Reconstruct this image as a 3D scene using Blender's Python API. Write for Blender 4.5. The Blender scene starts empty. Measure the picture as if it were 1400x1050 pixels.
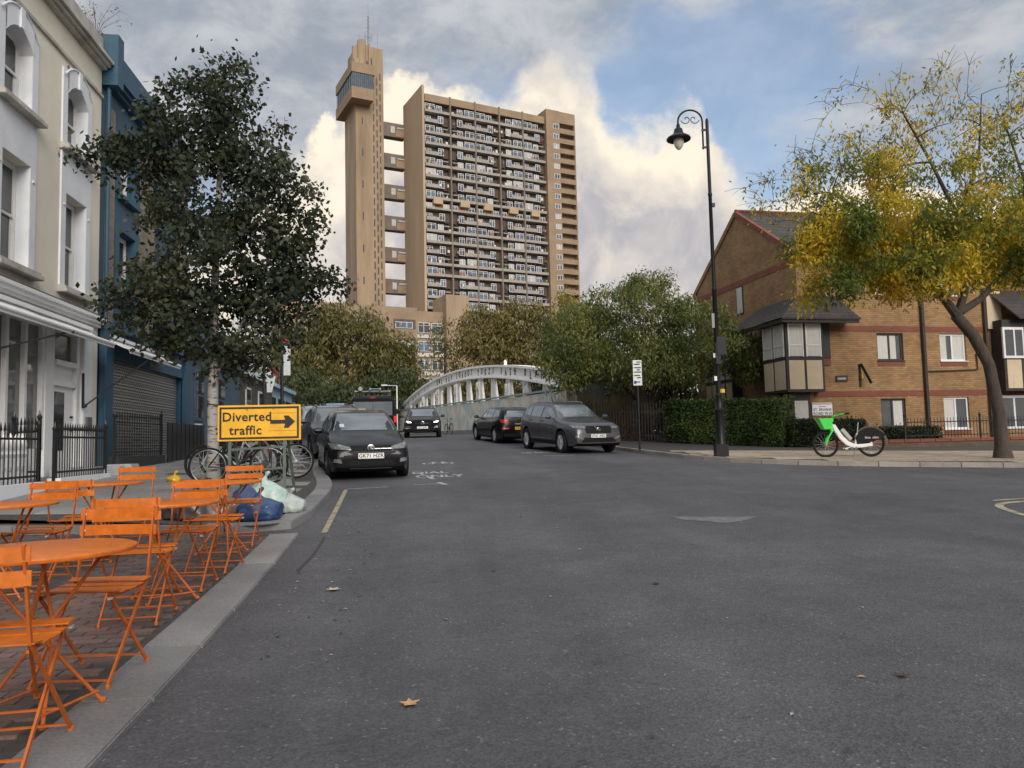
import bpy, bmesh, math, random
from mathutils import Vector, Matrix, noise
from mathutils.bvhtree import BVHTree
R = math.radians
rnd = random.Random(7)
sc = bpy.context.scene
COL = sc.collection

# ---------------------------------------------------------------- camera
EYE = 1.28
cd = bpy.data.cameras.new('camera'); cam = bpy.data.objects.new('camera', cd); COL.objects.link(cam)
cd.sensor_width = 36; cd.lens = 27.0; cd.clip_end = 3000; cd.clip_start = 0.05
cam.matrix_world = (Matrix.Translation((0, 0, EYE)) @ Matrix.Rotation(R(-7.6), 4, 'Z') @ Matrix.Rotation(R(94.25), 4, 'X') @ Matrix.Rotation(R(-1.35), 4, 'Z'))
sc.camera = cam

# ---------------------------------------------------------------- world
SUN_AZ, SUN_EL = 167.0, 26.0          # compass style: 0 = +Y, clockwise
w = bpy.data.worlds.new('World'); sc.world = w; w.use_nodes = True
nt = w.node_tree; nt.nodes.clear()
def N(t, **k):
    n = nt.nodes.new(t)
    for a, b in k.items(): setattr(n, a, b)
    return n
def lk(a, b): nt.links.new(a, b)
def mth(op, a, b=None, c=None, clamp=False):
    n = N('ShaderNodeMath', operation=op, use_clamp=clamp)
    for i, v in enumerate((a, b, c)):
        if v is None: continue
        if isinstance(v, (int, float)): n.inputs[i].default_value = v
        else: lk(v, n.inputs[i])
    return n.outputs[0]
def sstep(x, lo, hi, to0=0.0, to1=1.0):
    n = N('ShaderNodeMapRange', interpolation_type='SMOOTHSTEP')
    n.inputs['From Min'].default_value = lo; n.inputs['From Max'].default_value = hi
    n.inputs['To Min'].default_value = to0; n.inputs['To Max'].default_value = to1
    lk(x, n.inputs['Value']); return n.outputs[0]
def fbm(vec, scale, detail=6, rough=.55, dist=0.0, off=(0, 0, 0), stretch=(1, 1, 1)):
    mp = N('ShaderNodeMapping'); mp.inputs['Location'].default_value = off; mp.inputs['Scale'].default_value = stretch
    lk(vec, mp.inputs['Vector'])
    n = N('ShaderNodeTexNoise'); n.inputs['Scale'].default_value = scale; n.inputs['Detail'].default_value = detail
    n.inputs['Roughness'].default_value = rough; n.inputs['Distortion'].default_value = dist
    lk(mp.outputs[0], n.inputs['Vector']); return n.outputs['Fac']
def mixc(f, a, b):
    n = N('ShaderNodeMix', data_type='RGBA')
    for s, v in ((0, f), (6, a), (7, b)):
        if isinstance(v, (int, float)): n.inputs[s].default_value = v
        elif isinstance(v, tuple): n.inputs[s].default_value = (*v, 1)
        else: lk(v, n.inputs[s])
    return n.outputs[2]
tc = N('ShaderNodeTexCoord'); D = tc.outputs['Generated']
sx = N('ShaderNodeSeparateXYZ'); lk(D, sx.inputs[0])
az = mth('MULTIPLY', mth('ARCTAN2', sx.outputs[0], sx.outputs[1]), 57.2958)
el = mth('MULTIPLY', mth('ARCSINE', sx.outputs[2]), 57.2958)
fc = N('ShaderNodeFloatCurve'); lk(mth('MULTIPLY_ADD', az, 1/120, .5), fc.inputs['Value'])
pts = [(-60, 15), (-30, 13), (-15, 14), (-10, 18.5), (-7, 21.8), (-4, 24.2), (0, 26.3), (4, 26.2), (7.6, 25.4), (9.3, 27.2), (13.4, 27.4), (15.4, 24.2), (18.5, 23.0), (21.5, 23.2), (24, 20.5), (27, 17.2), (33, 17.5), (45, 14), (60, 15)]
cm = fc.mapping; cv = cm.curves[0]
for i, (a, e) in enumerate(pts):
    u, v = a/120+.5, e/40
    if i == 0: cv.points[0].location = (0, v)
    elif i == len(pts)-1: cv.points[1].location = (1, v)
for (a, e) in pts[1:-1]: cv.points.new(a/120+.5, e/40)
cm.update()
top = mth('MULTIPLY', fc.outputs[0], 40)
n1 = fbm(D, 9, 9, .58, .25); n2 = fbm(D, 30, 6, .6, .2, (3, 1, 7))
puff = mth('ADD', mth('MULTIPLY', mth('SUBTRACT', n1, .5), 7.0), mth('MULTIPLY', mth('SUBTRACT', n2, .5), 3.2))
dep = mth('SUBTRACT', mth('ADD', top, puff), el)              # degrees below the cloud's billowed top
edge = sstep(fbm(D, 4.5, 3, .5, 0, (8, 2, 5)), .38, .6, .5, 3.2)
cum = sstep(mth('DIVIDE', dep, edge), 0.0, 1.0)
# light and shade inside the cumulus
n3 = fbm(D, 6.5, 7, .55, .3, (11, 4, 2)); n4 = fbm(D, 17, 6, .55, .5, (5, 9, 1))
lit = mth('ADD', sstep(dep, 0.2, 11, 1.0, 0.2), mth('MULTIPLY', mth('SUBTRACT', n3, .5), 2.0))
lit = mth('ADD', lit, mth('MULTIPLY', mth('SUBTRACT', n4, .5), 1.6))
lit = mth('ADD', lit, sstep(az, -12, 20, .02, -.12), clamp=True)
n5 = fbm(D, 11, 7, .6, .6, (1, 6, 3))
low = mixc(sstep(n5, .3, .7), (.225, .222, .245), (.335, .315, .305))
ccol = mixc(sstep(lit, 0.0, .6), low, (.41, .375, .335)); ccol = mixc(sstep(lit, .5, 1.0), ccol, (.53, .475, .385))
# high thin grey sheet with blue gaps
h1 = fbm(D, 3.2, 7, .55, .4, (2.3, 1.2, 0), (1, 1, 2.2)); h2 = fbm(D, 8, 6, .6, .3, (7, 3, 0), (1, 1, 1.8))
sheet = mth('ADD', mth('MULTIPLY', h1, .75), mth('MULTIPLY', h2, .35))
gap = mth('MULTIPLY', sstep(az, 12, 19), sstep(az, 25, 36, 1, .25))
gap = mth('MULTIPLY', gap, sstep(el, 33, 27))
sheet = mth('SUBTRACT', sheet, mth('MULTIPLY', gap, .2))
sheet = mth('ADD', sheet, sstep(el, 22, 34, 0.02, .26))
sheet = mth('ADD', sheet, sstep(az, 13, 4, 0, .08))
shm = sstep(sheet, .46, .66, .3, .95)
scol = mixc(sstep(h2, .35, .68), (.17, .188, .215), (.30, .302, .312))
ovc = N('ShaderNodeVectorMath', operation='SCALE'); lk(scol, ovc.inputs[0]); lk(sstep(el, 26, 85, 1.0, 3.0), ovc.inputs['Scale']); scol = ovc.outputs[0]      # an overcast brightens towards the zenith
sky = N('ShaderNodeTexSky', sky_type='NISHITA'); sky.sun_disc = False
sky.sun_elevation = R(SUN_EL); sky.sun_rotation = R(SUN_AZ); sky.air_density = 1.0; sky.dust_density = 2.0; sky.ozone_density = .5
b1 = N('ShaderNodeBackground'); lk(sky.outputs[0], b1.inputs[0]); b1.inputs[1].default_value = .10
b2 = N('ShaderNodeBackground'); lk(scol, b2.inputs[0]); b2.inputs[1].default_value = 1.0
b3 = N('ShaderNodeBackground'); lk(ccol, b3.inputs[0]); b3.inputs[1].default_value = 1.0
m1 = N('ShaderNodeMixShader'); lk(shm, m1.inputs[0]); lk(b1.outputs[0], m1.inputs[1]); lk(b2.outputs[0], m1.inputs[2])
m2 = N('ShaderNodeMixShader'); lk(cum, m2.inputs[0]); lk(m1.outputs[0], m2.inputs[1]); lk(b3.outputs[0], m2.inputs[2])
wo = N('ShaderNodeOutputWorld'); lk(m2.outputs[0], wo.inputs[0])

# ---------------------------------------------------------------- sun
sd = bpy.data.lights.new('sun', 'SUN'); sun = bpy.data.objects.new('sun', sd); COL.objects.link(sun)
sd.energy = 1.4; sd.angle = R(32); sd.color = (1, .94, .86)
ld = Vector((math.sin(R(SUN_AZ))*math.cos(R(SUN_EL)), math.cos(R(SUN_AZ))*math.cos(R(SUN_EL)), math.sin(R(SUN_EL))))
sun.rotation_euler = ld.to_track_quat('Z', 'Y').to_euler(); sun.location = (-20, -40, 40)
vs = sc.view_settings; vs.view_transform = 'Standard'; vs.look = 'None'; vs.exposure = 1.0; vs.gamma = 1.0; vs.use_curve_mapping = False
sc.cycles.use_adaptive_sampling = True; sc.cycles.use_denoising = True
sc.cycles.max_bounces = 6; sc.cycles.diffuse_bounces = 3; sc.cycles.glossy_bounces = 3; sc.cycles.transparent_max_bounces = 6

# ---------------------------------------------------------------- helpers
PY = [-60, 0, 3, 6, 9, 12, 16, 20, 26, 30, 33, 36, 45, 56, 70, 90, 130, 260, 900]
PZ = [.08, .08, .085, .125, .21, .37, .55, .71, .95, 1.17, 1.35, 1.51, 1.75, 1.87, 1.93, 1.85, 1.2, .5, .5]
def prof(y):
    for i in range(len(PY)-1):
        if y <= PY[i+1]:
            t = max(0, (y-PY[i])/(PY[i+1]-PY[i])); return PZ[i]+(PZ[i+1]-PZ[i])*t
    return PZ[-1]
def zg(x, y):
    s = (prof(y-.9)+2*prof(y)+prof(y+.9))/4
    return s-.015*max(0, min(x, 25)-3)*min(1, max(0, y)/15)

class MB:
    """collects shapes; build() links them as one mesh object"""
    def __init__(s): s.v = []; s.f = []; s.m = []
    def add(s, vs, fs, mi=0, M=None):
        o = len(s.v)
        s.v += [tuple(M @ Vector(p)) for p in vs] if M else [tuple(p) for p in vs]
        s.f += [tuple(i+o for i in f) for f in fs]; s.m += [mi]*len(fs); return s
    def box(s, x0, y0, z0, x1, y1, z1, mi=0, M=None):
        if x1 < x0: x0, x1 = x1, x0
        if y1 < y0: y0, y1 = y1, y0
        if z1 < z0: z0, z1 = z1, z0
        return s.add([(x0,y0,z0),(x1,y0,z0),(x1,y1,z0),(x0,y1,z0),(x0,y0,z1),(x1,y0,z1),(x1,y1,z1),(x0,y1,z1)],
                     [(3,2,1,0),(4,5,6,7),(0,1,5,4),(1,2,6,5),(2,3,7,6),(3,0,4,7)], mi, M)
    def bar(s, a, b, w, h=None, mi=0, up=(0,0,1)):
        a = Vector(a); b = Vector(b); h = w if h is None else h
        d = (b-a); L = d.length; d.normalize(); u = Vector(up)
        if abs(d.dot(u)) > .95: u = Vector((0,1,0)) if abs(d.y) < .9 else Vector((1,0,0))
        x = d.cross(u).normalized(); u = x.cross(d)
        vs = []
        for p in (a, b):
            for i, j in ((-1,-1),(1,-1),(1,1),(-1,1)): vs.append(p+x*(w/2*i)+u*(h/2*j))
        return s.add(vs, [(3,2,1,0),(4,5,6,7),(0,1,5,4),(1,2,6,5),(2,3,7,6),(3,0,4,7)], mi)
    def tube(s, pts, r, n=8, mi=0, closed=False, cap=True):
        pts = [Vector(p) for p in pts]; k = len(pts); rr = r if isinstance(r, (list, tuple)) else [r]*k
        o = len(s.v); prev = None
        for i, p in enumerate(pts):
            if closed: d = pts[(i+1) % k]-pts[i-1]
            else: d = pts[min(i+1, k-1)]-pts[max(i-1, 0)]
            if d.length < 1e-9: d = Vector((0,0,1))
            d.normalize()
            if prev is None:
                prev = d.cross(Vector((0,0,1)));
                if prev.length < .05: prev = d.cross(Vector((1,0,0)))
            prev = (prev-d*prev.dot(d)); prev.normalize(); q = d.cross(prev)
            for j in range(n):
                a = 2*math.pi*j/n; s.v.append(tuple(p+(prev*math.cos(a)+q*math.sin(a))*rr[i]))
        for i in range(k if closed else k-1):
            for j in range(n):
                a, b = o+i*n, o+((i+1) % k)*n; j2 = (j+1) % n
                s.f.append((a+j, a+j2, b+j2, b+j)); s.m.append(mi)
        if cap and not closed:
            s.f.append(tuple(o+j for j in reversed(range(n)))); s.f.append(tuple(o+(k-1)*n+j for j in range(n))); s.m += [mi, mi]
        return s
    def lathe(s, prof_, n=16, c=(0,0,0), mi=0, M=None):
        vs = []; k = len(prof_)
        for (r, z) in prof_:
            for j in range(n):
                a = 2*math.pi*j/n; vs.append((c[0]+r*math.cos(a), c[1]+r*math.sin(a), c[2]+z))
        fs = []
        for i in range(k-1):
            for j in range(n): fs.append((i*n+j, i*n+(j+1) % n, (i+1)*n+(j+1) % n, (i+1)*n+j))
        fs.append(tuple(reversed(range(n)))); fs.append(tuple((k-1)*n+j for j in range(n)))
        return s.add(vs, fs, mi, M)
    def prism(s, poly, a, b, ax='y', mi=0, M=None):
        """2-D polygon extruded along ax from a to b"""
        def P(p, t): return {'y': (p[0], t, p[1]), 'z': (p[0], p[1], t), 'x': (t, p[0], p[1])}[ax]
        n = len(poly); vs = [P(p, a) for p in poly]+[P(p, b) for p in poly]
        fs = [tuple(range(n)), tuple(reversed(range(n, 2*n)))]+[(i, n+i, n+(i+1) % n, (i+1) % n) for i in range(n)]
        return s.add(vs, fs, mi, M)
    def build(s, name, mats, parent=None, smooth=False, bevel=0, fix=True):
        me = bpy.data.meshes.new(name); me.from_pydata(s.v, [], s.f)
        if not isinstance(mats, (list, tuple)): mats = [mats]
        for m in mats: me.materials.append(m)
        if len(mats) > 1: me.polygons.foreach_set('material_index', s.m)
        if fix or bevel:
            bm = bmesh.new(); bm.from_mesh(me)
            if fix: bmesh.ops.recalc_face_normals(bm, faces=bm.faces)
            if bevel:
                es = [e for e in bm.edges if len(e.link_faces) == 2 and e.calc_face_angle(0) > .5]
                bmesh.ops.bevel(bm, geom=es, offset=bevel, segments=2, affect='EDGES', clamp_overlap=True)
            bm.to_mesh(me); bm.free()
        if smooth:
            me.polygons.foreach_set('use_smooth', [True]*len(me.polygons))
            try: me.set_sharp_from_angle(angle=R(38))
            except Exception: pass
        me.update()
        return link(name, me, parent)
def link(name, me, parent=None, loc=None, rz=0):
    o = bpy.data.objects.new(name, me); COL.objects.link(o)
    if parent: o.parent = parent
    if loc is not None: o.location = loc
    if rz: o.rotation_euler = (0, 0, rz)
    return o
def tag(o, label=None, cat=None, group=None, kind=None):
    for k, v in (('label', label), ('category', cat), ('group', group), ('kind', kind)):
        if v: o[k] = v
    return o
def thing(name, label, cat, loc=(0,0,0), rz=0, group=None, rot=None):
    o = bpy.data.objects.new(name, None); COL.objects.link(o); o.location = loc; o.empty_display_size = .3
    o.rotation_euler = rot if rot else (0, 0, rz)
    return tag(o, label, cat, group)
def dup(o, parent=None):
    c = o.copy(); COL.objects.link(c); c.parent = parent
    for ch in list(o.children): dup(ch, c)
    return c
def text_mesh(s, size, font_w=.5, ext=.0015, spacing=1.0, align='CENTER'):
    cu = bpy.data.curves.new('lettering', 'FONT'); cu.body = s; cu.size = size; cu.extrude = ext; cu.offset = font_w*.01*size
    cu.align_x = align; cu.align_y = 'CENTER'; cu.space_character = spacing; cu.resolution_u = 3
    o = bpy.data.objects.new('lettering', cu); COL.objects.link(o)
    dg = bpy.context.evaluated_depsgraph_get(); dg.update()
    me = bpy.data.meshes.new_from_object(o.evaluated_get(dg)); bpy.data.objects.remove(o); return me
def lettering(s, size, mat, parent, M, name='lettering', **k):
    me = text_mesh(s, size, **k); me.materials.clear(); me.materials.append(mat)
    o = link(name, me, parent); o.matrix_local = M; return o
UPX = Matrix.Rotation(R(90), 4, 'X')       # text standing up, facing -Y

# ---------------------------------------------------------------- materials
MATS = {}
def mat(name, col, rough=.6, var=.12, scale=6.0, bump=0.0, metal=0.0, spec=.5, coat=0.0, col2=None, detail=5, bscale=None, sub=0, coords='world', stretch=(1,1,1), emit=None):
    """procedural material: base colour varied by two noises, optional relief"""
    if name in MATS: return MATS[name]
    m = bpy.data.materials.new(name); m.use_nodes = True; t = m.node_tree; b = t.nodes['Principled BSDF']
    b.inputs['Roughness'].default_value = rough; b.inputs['Metallic'].default_value = metal
    b.inputs['Specular IOR Level'].default_value = spec; b.inputs['Coat Weight'].default_value = coat; b.inputs['Coat Roughness'].default_value = .04
    if sub: b.inputs['Transmission Weight'].default_value = sub
    c1 = tuple(max(0, x*(1-var)) for x in col); c2 = col2 or tuple(min(1, x*(1+var)) for x in col)
    if coords == 'world': g = t.nodes.new('ShaderNodeNewGeometry'); src = g.outputs['Position']
    else: g = t.nodes.new('ShaderNodeTexCoord'); src = g.outputs['Object']
    mp = t.nodes.new('ShaderNodeMapping'); mp.inputs['Scale'].default_value = stretch; t.links.new(src, mp.inputs[0])
    n = t.nodes.new('ShaderNodeTexNoise'); n.inputs['Scale'].default_value = scale; n.inputs['Detail'].default_value = detail; n.inputs['Roughness'].default_value = .62
    t.links.new(mp.outputs[0], n.inputs['Vector'])
    r = t.nodes.new('ShaderNodeValToRGB'); r.color_ramp.elements[0].position = .3; r.color_ramp.elements[1].position = .7
    r.color_ramp.elements[0].color = (*c1, 1); r.color_ramp.elements[1].color = (*c2, 1)
    t.links.new(n.outputs['Fac'], r.inputs[0]); t.links.new(r.outputs[0], b.inputs['Base Color'])
    if bump:
        n2 = t.nodes.new('ShaderNodeTexNoise'); n2.inputs['Scale'].default_value = bscale or scale*6; n2.inputs['Detail'].default_value = 4
        t.links.new(mp.outputs[0], n2.inputs['Vector'])
        bp = t.nodes.new('ShaderNodeBump'); bp.inputs['Strength'].default_value = bump; bp.inputs['Distance'].default_value = .02
        t.links.new(n2.outputs['Fac'], bp.inputs['Height']); t.links.new(bp.outputs[0], b.inputs['Normal'])
    if emit: b.inputs['Emission Color'].default_value = (*emit[:3], 1); b.inputs['Emission Strength'].default_value = emit[3]
    MATS[name] = m; return m
def piece_mat(name, cols, rough=.85, scale=25, bump=.3, var=.25):
    """one material whose colour also differs from object to object"""
    m = bpy.data.materials.new(name); m.use_nodes = True; t = m.node_tree; b = t.nodes['Principled BSDF']; b.inputs['Roughness'].default_value = rough
    oi = t.nodes.new('ShaderNodeObjectInfo'); r = t.nodes.new('ShaderNodeValToRGB')
    while len(r.color_ramp.elements) < len(cols): r.color_ramp.elements.new(.5)
    for i, c in enumerate(cols): r.color_ramp.elements[i].position = i/max(1, len(cols)-1); r.color_ramp.elements[i].color = (*c, 1)
    t.links.new(oi.outputs['Random'], r.inputs[0])
    g = t.nodes.new('ShaderNodeNewGeometry'); n = t.nodes.new('ShaderNodeTexNoise'); n.inputs['Scale'].default_value = scale; n.inputs['Detail'].default_value = 6
    t.links.new(g.outputs['Position'], n.inputs['Vector'])
    n0 = t.nodes.new('ShaderNodeTexNoise'); n0.inputs['Scale'].default_value = 1.3; n0.inputs['Detail'].default_value = 5; t.links.new(g.outputs['Position'], n0.inputs['Vector'])
    ad = t.nodes.new('ShaderNodeMath'); ad.operation = 'ADD'; t.links.new(n.outputs['Fac'], ad.inputs[0]); t.links.new(n0.outputs['Fac'], ad.inputs[1])
    mr = t.nodes.new('ShaderNodeMapRange'); mr.inputs['From Min'].default_value = .7; mr.inputs['From Max'].default_value = 1.3
    mr.inputs['To Min'].default_value = 1-var; mr.inputs['To Max'].default_value = 1+var; t.links.new(ad.outputs[0], mr.inputs[0])
    mx = t.nodes.new('ShaderNodeVectorMath'); mx.operation = 'SCALE'; t.links.new(r.outputs[0], mx.inputs[0]); t.links.new(mr.outputs[0], mx.inputs['Scale'])
    t.links.new(mx.outputs[0], b.inputs['Base Color'])
    bp = t.nodes.new('ShaderNodeBump'); bp.inputs['Strength'].default_value = bump; bp.inputs['Distance'].default_value = .01
    t.links.new(n.outputs['Fac'], bp.inputs['Height']); t.links.new(bp.outputs[0], b.inputs['Normal'])
    MATS[name] = m; return m
def brick_mat(name, c1, c2, mortar, w_=.225, h_=.075, mw=.012, rough=.85, dirt=.25):
    m = bpy.data.materials.new(name); m.use_nodes = True; t = m.node_tree; b = t.nodes['Principled BSDF']; b.inputs['Roughness'].default_value = rough
    tcn = t.nodes.new('ShaderNodeTexCoord'); sp = t.nodes.new('ShaderNodeSeparateXYZ'); t.links.new(tcn.outputs['Object'], sp.inputs[0])
    ad = t.nodes.new('ShaderNodeMath'); ad.operation = 'ADD'; t.links.new(sp.outputs[0], ad.inputs[0]); t.links.new(sp.outputs[1], ad.inputs[1])
    cb = t.nodes.new('ShaderNodeCombineXYZ'); t.links.new(ad.outputs[0], cb.inputs[0]); t.links.new(sp.outputs[2], cb.inputs[1])
    bk = t.nodes.new('ShaderNodeTexBrick'); t.links.new(cb.outputs[0], bk.inputs['Vector'])
    bk.inputs['Scale'].default_value = 1; bk.inputs['Brick Width'].default_value = w_; bk.inputs['Row Height'].default_value = h_; bk.inputs['Mortar Size'].default_value = mw
    bk.inputs['Color1'].default_value = (*c1, 1); bk.inputs['Color2'].default_value = (*c2, 1); bk.inputs['Mortar'].default_value = (*mortar, 1); bk.inputs['Mortar Smooth'].default_value = .2
    n = t.nodes.new('ShaderNodeTexNoise'); n.inputs['Scale'].default_value = .9; n.inputs['Detail'].default_value = 8; n.inputs['Roughness'].default_value = .65; t.links.new(tcn.outputs['Object'], n.inputs['Vector'])
    mr = t.nodes.new('ShaderNodeMapRange'); mr.inputs['From Min'].default_value = .3; mr.inputs['From Max'].default_value = .7; mr.inputs['To Min'].default_value = 1-dirt; mr.inputs['To Max'].default_value = 1+dirt*.6; t.links.new(n.outputs['Fac'], mr.inputs[0])
    mx = t.nodes.new('ShaderNodeVectorMath'); mx.operation = 'SCALE'; t.links.new(bk.outputs['Color'], mx.inputs[0]); t.links.new(mr.outputs[0], mx.inputs['Scale']); t.links.new(mx.outputs[0], b.inputs['Base Color'])
    bp = t.nodes.new('ShaderNodeBump'); bp.inputs['Strength'].default_value = .6; bp.inputs['Distance'].default_value = .012; bp.invert = True
    t.links.new(bk.outputs['Fac'], bp.inputs['Height']); t.links.new(bp.outputs[0], b.inputs['Normal'])
    MATS[name] = m; return m
def leaf_mat(name, cols, rough=.55, trans=.25):
    """leaf colours drift over the crown (noise in world space) and differ from leaf to leaf (island random)"""
    m = bpy.data.materials.new(name); m.use_nodes = True; t = m.node_tree; b = t.nodes['Principled BSDF']; b.inputs['Roughness'].default_value = rough
    b.inputs['Specular IOR Level'].default_value = .3
    g = t.nodes.new('ShaderNodeNewGeometry'); n = t.nodes.new('ShaderNodeTexNoise'); n.inputs['Scale'].default_value = .8; n.inputs['Detail'].default_value = 4
    t.links.new(g.outputs['Position'], n.inputs['Vector'])
    mr = t.nodes.new('ShaderNodeMapRange'); mr.inputs['From Min'].default_value = .36; mr.inputs['From Max'].default_value = .64; t.links.new(n.outputs['Fac'], mr.inputs[0])
    ml = t.nodes.new('ShaderNodeMath'); ml.operation = 'MULTIPLY_ADD'; t.links.new(g.outputs['Random Per Island'], ml.inputs[0]); ml.inputs[1].default_value = .24
    sb = t.nodes.new('ShaderNodeMath'); sb.operation = 'MULTIPLY'; t.links.new(mr.outputs[0], sb.inputs[0]); sb.inputs[1].default_value = .76; t.links.new(sb.outputs[0], ml.inputs[2])
    r = t.nodes.new('ShaderNodeValToRGB')
    while len(r.color_ramp.elements) < len(cols): r.color_ramp.elements.new(.5)
    for i, c in enumerate(cols): r.color_ramp.elements[i].position = .08+.84*i/max(1, len(cols)-1); r.color_ramp.elements[i].color = (*c, 1)
    t.links.new(ml.outputs[0], r.inputs[0]); t.links.new(r.outputs[0], b.inputs['Base Color'])
    tr = t.nodes.new('ShaderNodeBsdfTranslucent'); t.links.new(r.outputs[0], tr.inputs[0]); mx = t.nodes.new('ShaderNodeMixShader'); mx.inputs[0].default_value = trans
    o = t.nodes['Material Output']; t.links.new(b.outputs[0], mx.inputs[1]); t.links.new(tr.outputs[0], mx.inputs[2]); t.links.new(mx.outputs[0], o.inputs[0])
    MATS[name] = m; return m
GLASS = mat('window_glass', (.03,.035,.04), rough=.04, var=.1, spec=.8, scale=2)
BLACK = mat('black_paint', (.012,.012,.013), rough=.35, var=.2, scale=20)
WHITE = mat('white_paint', (.74,.74,.73), rough=.5, var=.06, scale=3, bump=.05)
STEEL = mat('galvanised_steel', (.35,.36,.36), rough=.4, var=.2, scale=30, metal=.8)
RUBBER = mat('tyre_rubber', (.014,.014,.015), spec=.2, rough=.8, var=.3, scale=30)
CHROME = mat('chrome', (.42,.43,.45), rough=.3, var=.03, metal=1.0)
PLATE_W = mat('plate_white', (.78,.78,.76), rough=.4, var=.03)
PLATE_Y = mat('plate_yellow', (.75,.48,.02), rough=.4, var=.03)
INK = mat('ink_black', (.015,.015,.016), rough=.6, var=.1)
# ================================================================ the ground
def asphalt():
    m = bpy.data.materials.new('asphalt'); m.use_nodes = True; t = m.node_tree; b = t.nodes['Principled BSDF']
    g = t.nodes.new('ShaderNodeNewGeometry'); P = g.outputs['Position']
    def nz(s, d=4, r=.6, stretch=None):
        n = t.nodes.new('ShaderNodeTexNoise'); n.inputs['Scale'].default_value = s; n.inputs['Detail'].default_value = d; n.inputs['Roughness'].default_value = r
        if stretch:
            mp = t.nodes.new('ShaderNodeMapping'); mp.inputs['Scale'].default_value = stretch; t.links.new(P, mp.inputs[0]); t.links.new(mp.outputs[0], n.inputs['Vector'])
        else: t.links.new(P, n.inputs['Vector'])
        return n.outputs['Fac']
    def mr(x, a, c, lo, hi):
        n = t.nodes.new('ShaderNodeMapRange'); n.inputs['From Min'].default_value = a; n.inputs['From Max'].default_value = c; n.inputs['To Min'].default_value = lo; n.inputs['To Max'].default_value = hi
        t.links.new(x, n.inputs[0]); return n.outputs[0]
    def mu(a, c):
        n = t.nodes.new('ShaderNodeMath'); n.operation = 'MULTIPLY'; t.links.new(a, n.inputs[0]); t.links.new(c, n.inputs[1]); return n.outputs[0]
    big = mr(nz(.16, 8, .66), .34, .66, .70, 1.24); mid = mr(nz(1.8, 7, .72), .3, .7, .80, 1.16); wheel = mr(nz(1.0, 4, .5, (1.1, .05, 1)), .35, .65, .88, 1.1)
    vo = t.nodes.new('ShaderNodeTexVoronoi'); vo.inputs['Scale'].default_value = 85; t.links.new(P, vo.inputs['Vector'])
    sp = t.nodes.new('ShaderNodeSeparateColor'); t.links.new(vo.outputs['Color'], sp.inputs[0])
    stone = mr(sp.outputs[0], 0, 1, .74, 1.26)
    sp2 = mr(sp.outputs[1], .985, .99, 1, 2.1)                  # a few pale chippings
    dk = mr(nz(9, 5, .7), .30, .40, .62, 1)                      # dark worn specks
    v = mu(mu(mu(big, mid), mu(wheel, stone)), mu(sp2, dk))
    c = t.nodes.new('ShaderNodeVectorMath'); c.operation = 'SCALE'; c.inputs[0].default_value = (.080, .078, .082); t.links.new(v, c.inputs['Scale'])
    t.links.new(c.outputs[0], b.inputs['Base Color']); b.inputs['Roughness'].default_value = .8; b.inputs['Specular IOR Level'].default_value = .35
    bp = t.nodes.new('ShaderNodeBump'); bp.inputs['Strength'].default_value = .55; bp.inputs['Distance'].default_value = .006
    t.links.new(vo.outputs['Distance'], bp.inputs['Height']); t.links.new(bp.outputs[0], b.inputs['Normal']); return m
ASPHALT = asphalt()
def sheet(name, xs, ys, dz, m, parent=None, inside=None):
    vs = [(x, y, zg(x, y)+dz) for y in ys for x in xs]; nx = len(xs); fs = []
    for j in range(len(ys)-1):
        for i in range(nx-1):
            if inside and not inside((xs[i]+xs[i+1])/2, (ys[j]+ys[j+1])/2): continue
            fs.append((j*nx+i, j*nx+i+1, (j+1)*nx+i+1, (j+1)*nx+i))
    me = bpy.data.meshes.new(name); me.from_pydata(vs, [], fs); me.materials.append(m)
    me.polygons.foreach_set('use_smooth', [True]*len(fs)); return link(name, me, parent)
def frange(a, b, s):
    n = max(1, round((b-a)/s)); return [a+(b-a)*i/n for i in range(n+1)]
EARTH = mat('earth', (.09,.075,.055), rough=.95, var=.35, scale=.6, bump=.5)
GX = frange(-900, -60, 120)+frange(-50, -12, 6)+frange(-10, 30, 1)+frange(36, 60, 6)+frange(120, 900, 120)
GY = frange(-300, -20, 40)+frange(-10, 0, 1)[0:-1]+frange(0, 60, .5)+frange(64, 130, 6)+frange(160, 1500, 120)
tag(sheet('ground', GX, GY, -.06, EARTH), 'bare earth around the streets', 'ground', kind='structure')
road = tag(sheet('road', frange(-14, 30, 1), frange(-8, 0, 1)[:-1]+frange(0, 60, .5)+frange(62, 110, 3), 0, ASPHALT), 'worn dark grey asphalt road rising towards the iron bridge', 'road', kind='structure')

def in_poly(x, y, poly):
    c = False; n = len(poly)
    for i in range(n):
        (x1, y1), (x2, y2) = poly[i], poly[i-1]
        if (y1 > y) != (y2 > y) and x < (x2-x1)*(y-y1)/(y2-y1)+x1: c = not c
    return c
def offset_line(pts, d):
    """polyline moved sideways to its left by d"""
    out = []
    for i, p in enumerate(pts):
        a = Vector(pts[max(0, i-1)]); b = Vector(pts[min(len(pts)-1, i+1)]); t = (b-a).normalized(); out.append((p[0]-t.y*d, p[1]+t.x*d))
    return out
def resample(pts, s):
    out = [pts[0]]; acc = 0
    for a, b in zip(pts, pts[1:]):
        L = math.dist(a, b); t = s-acc
        while t <= L: out.append((a[0]+(b[0]-a[0])*t/L, a[1]+(b[1]-a[1])*t/L)); t += s
        acc = L-(t-s)
    return out
def smooth_line(pts, k=2):
    for _ in range(k):
        q = [pts[0]]
        for a, b in zip(pts, pts[1:]): q += [(.75*a[0]+.25*b[0], .75*a[1]+.25*b[1]), (.25*a[0]+.75*b[0], .25*a[1]+.75*b[1])]
        pts = q+[pts[-1]]
    return pts
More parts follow.
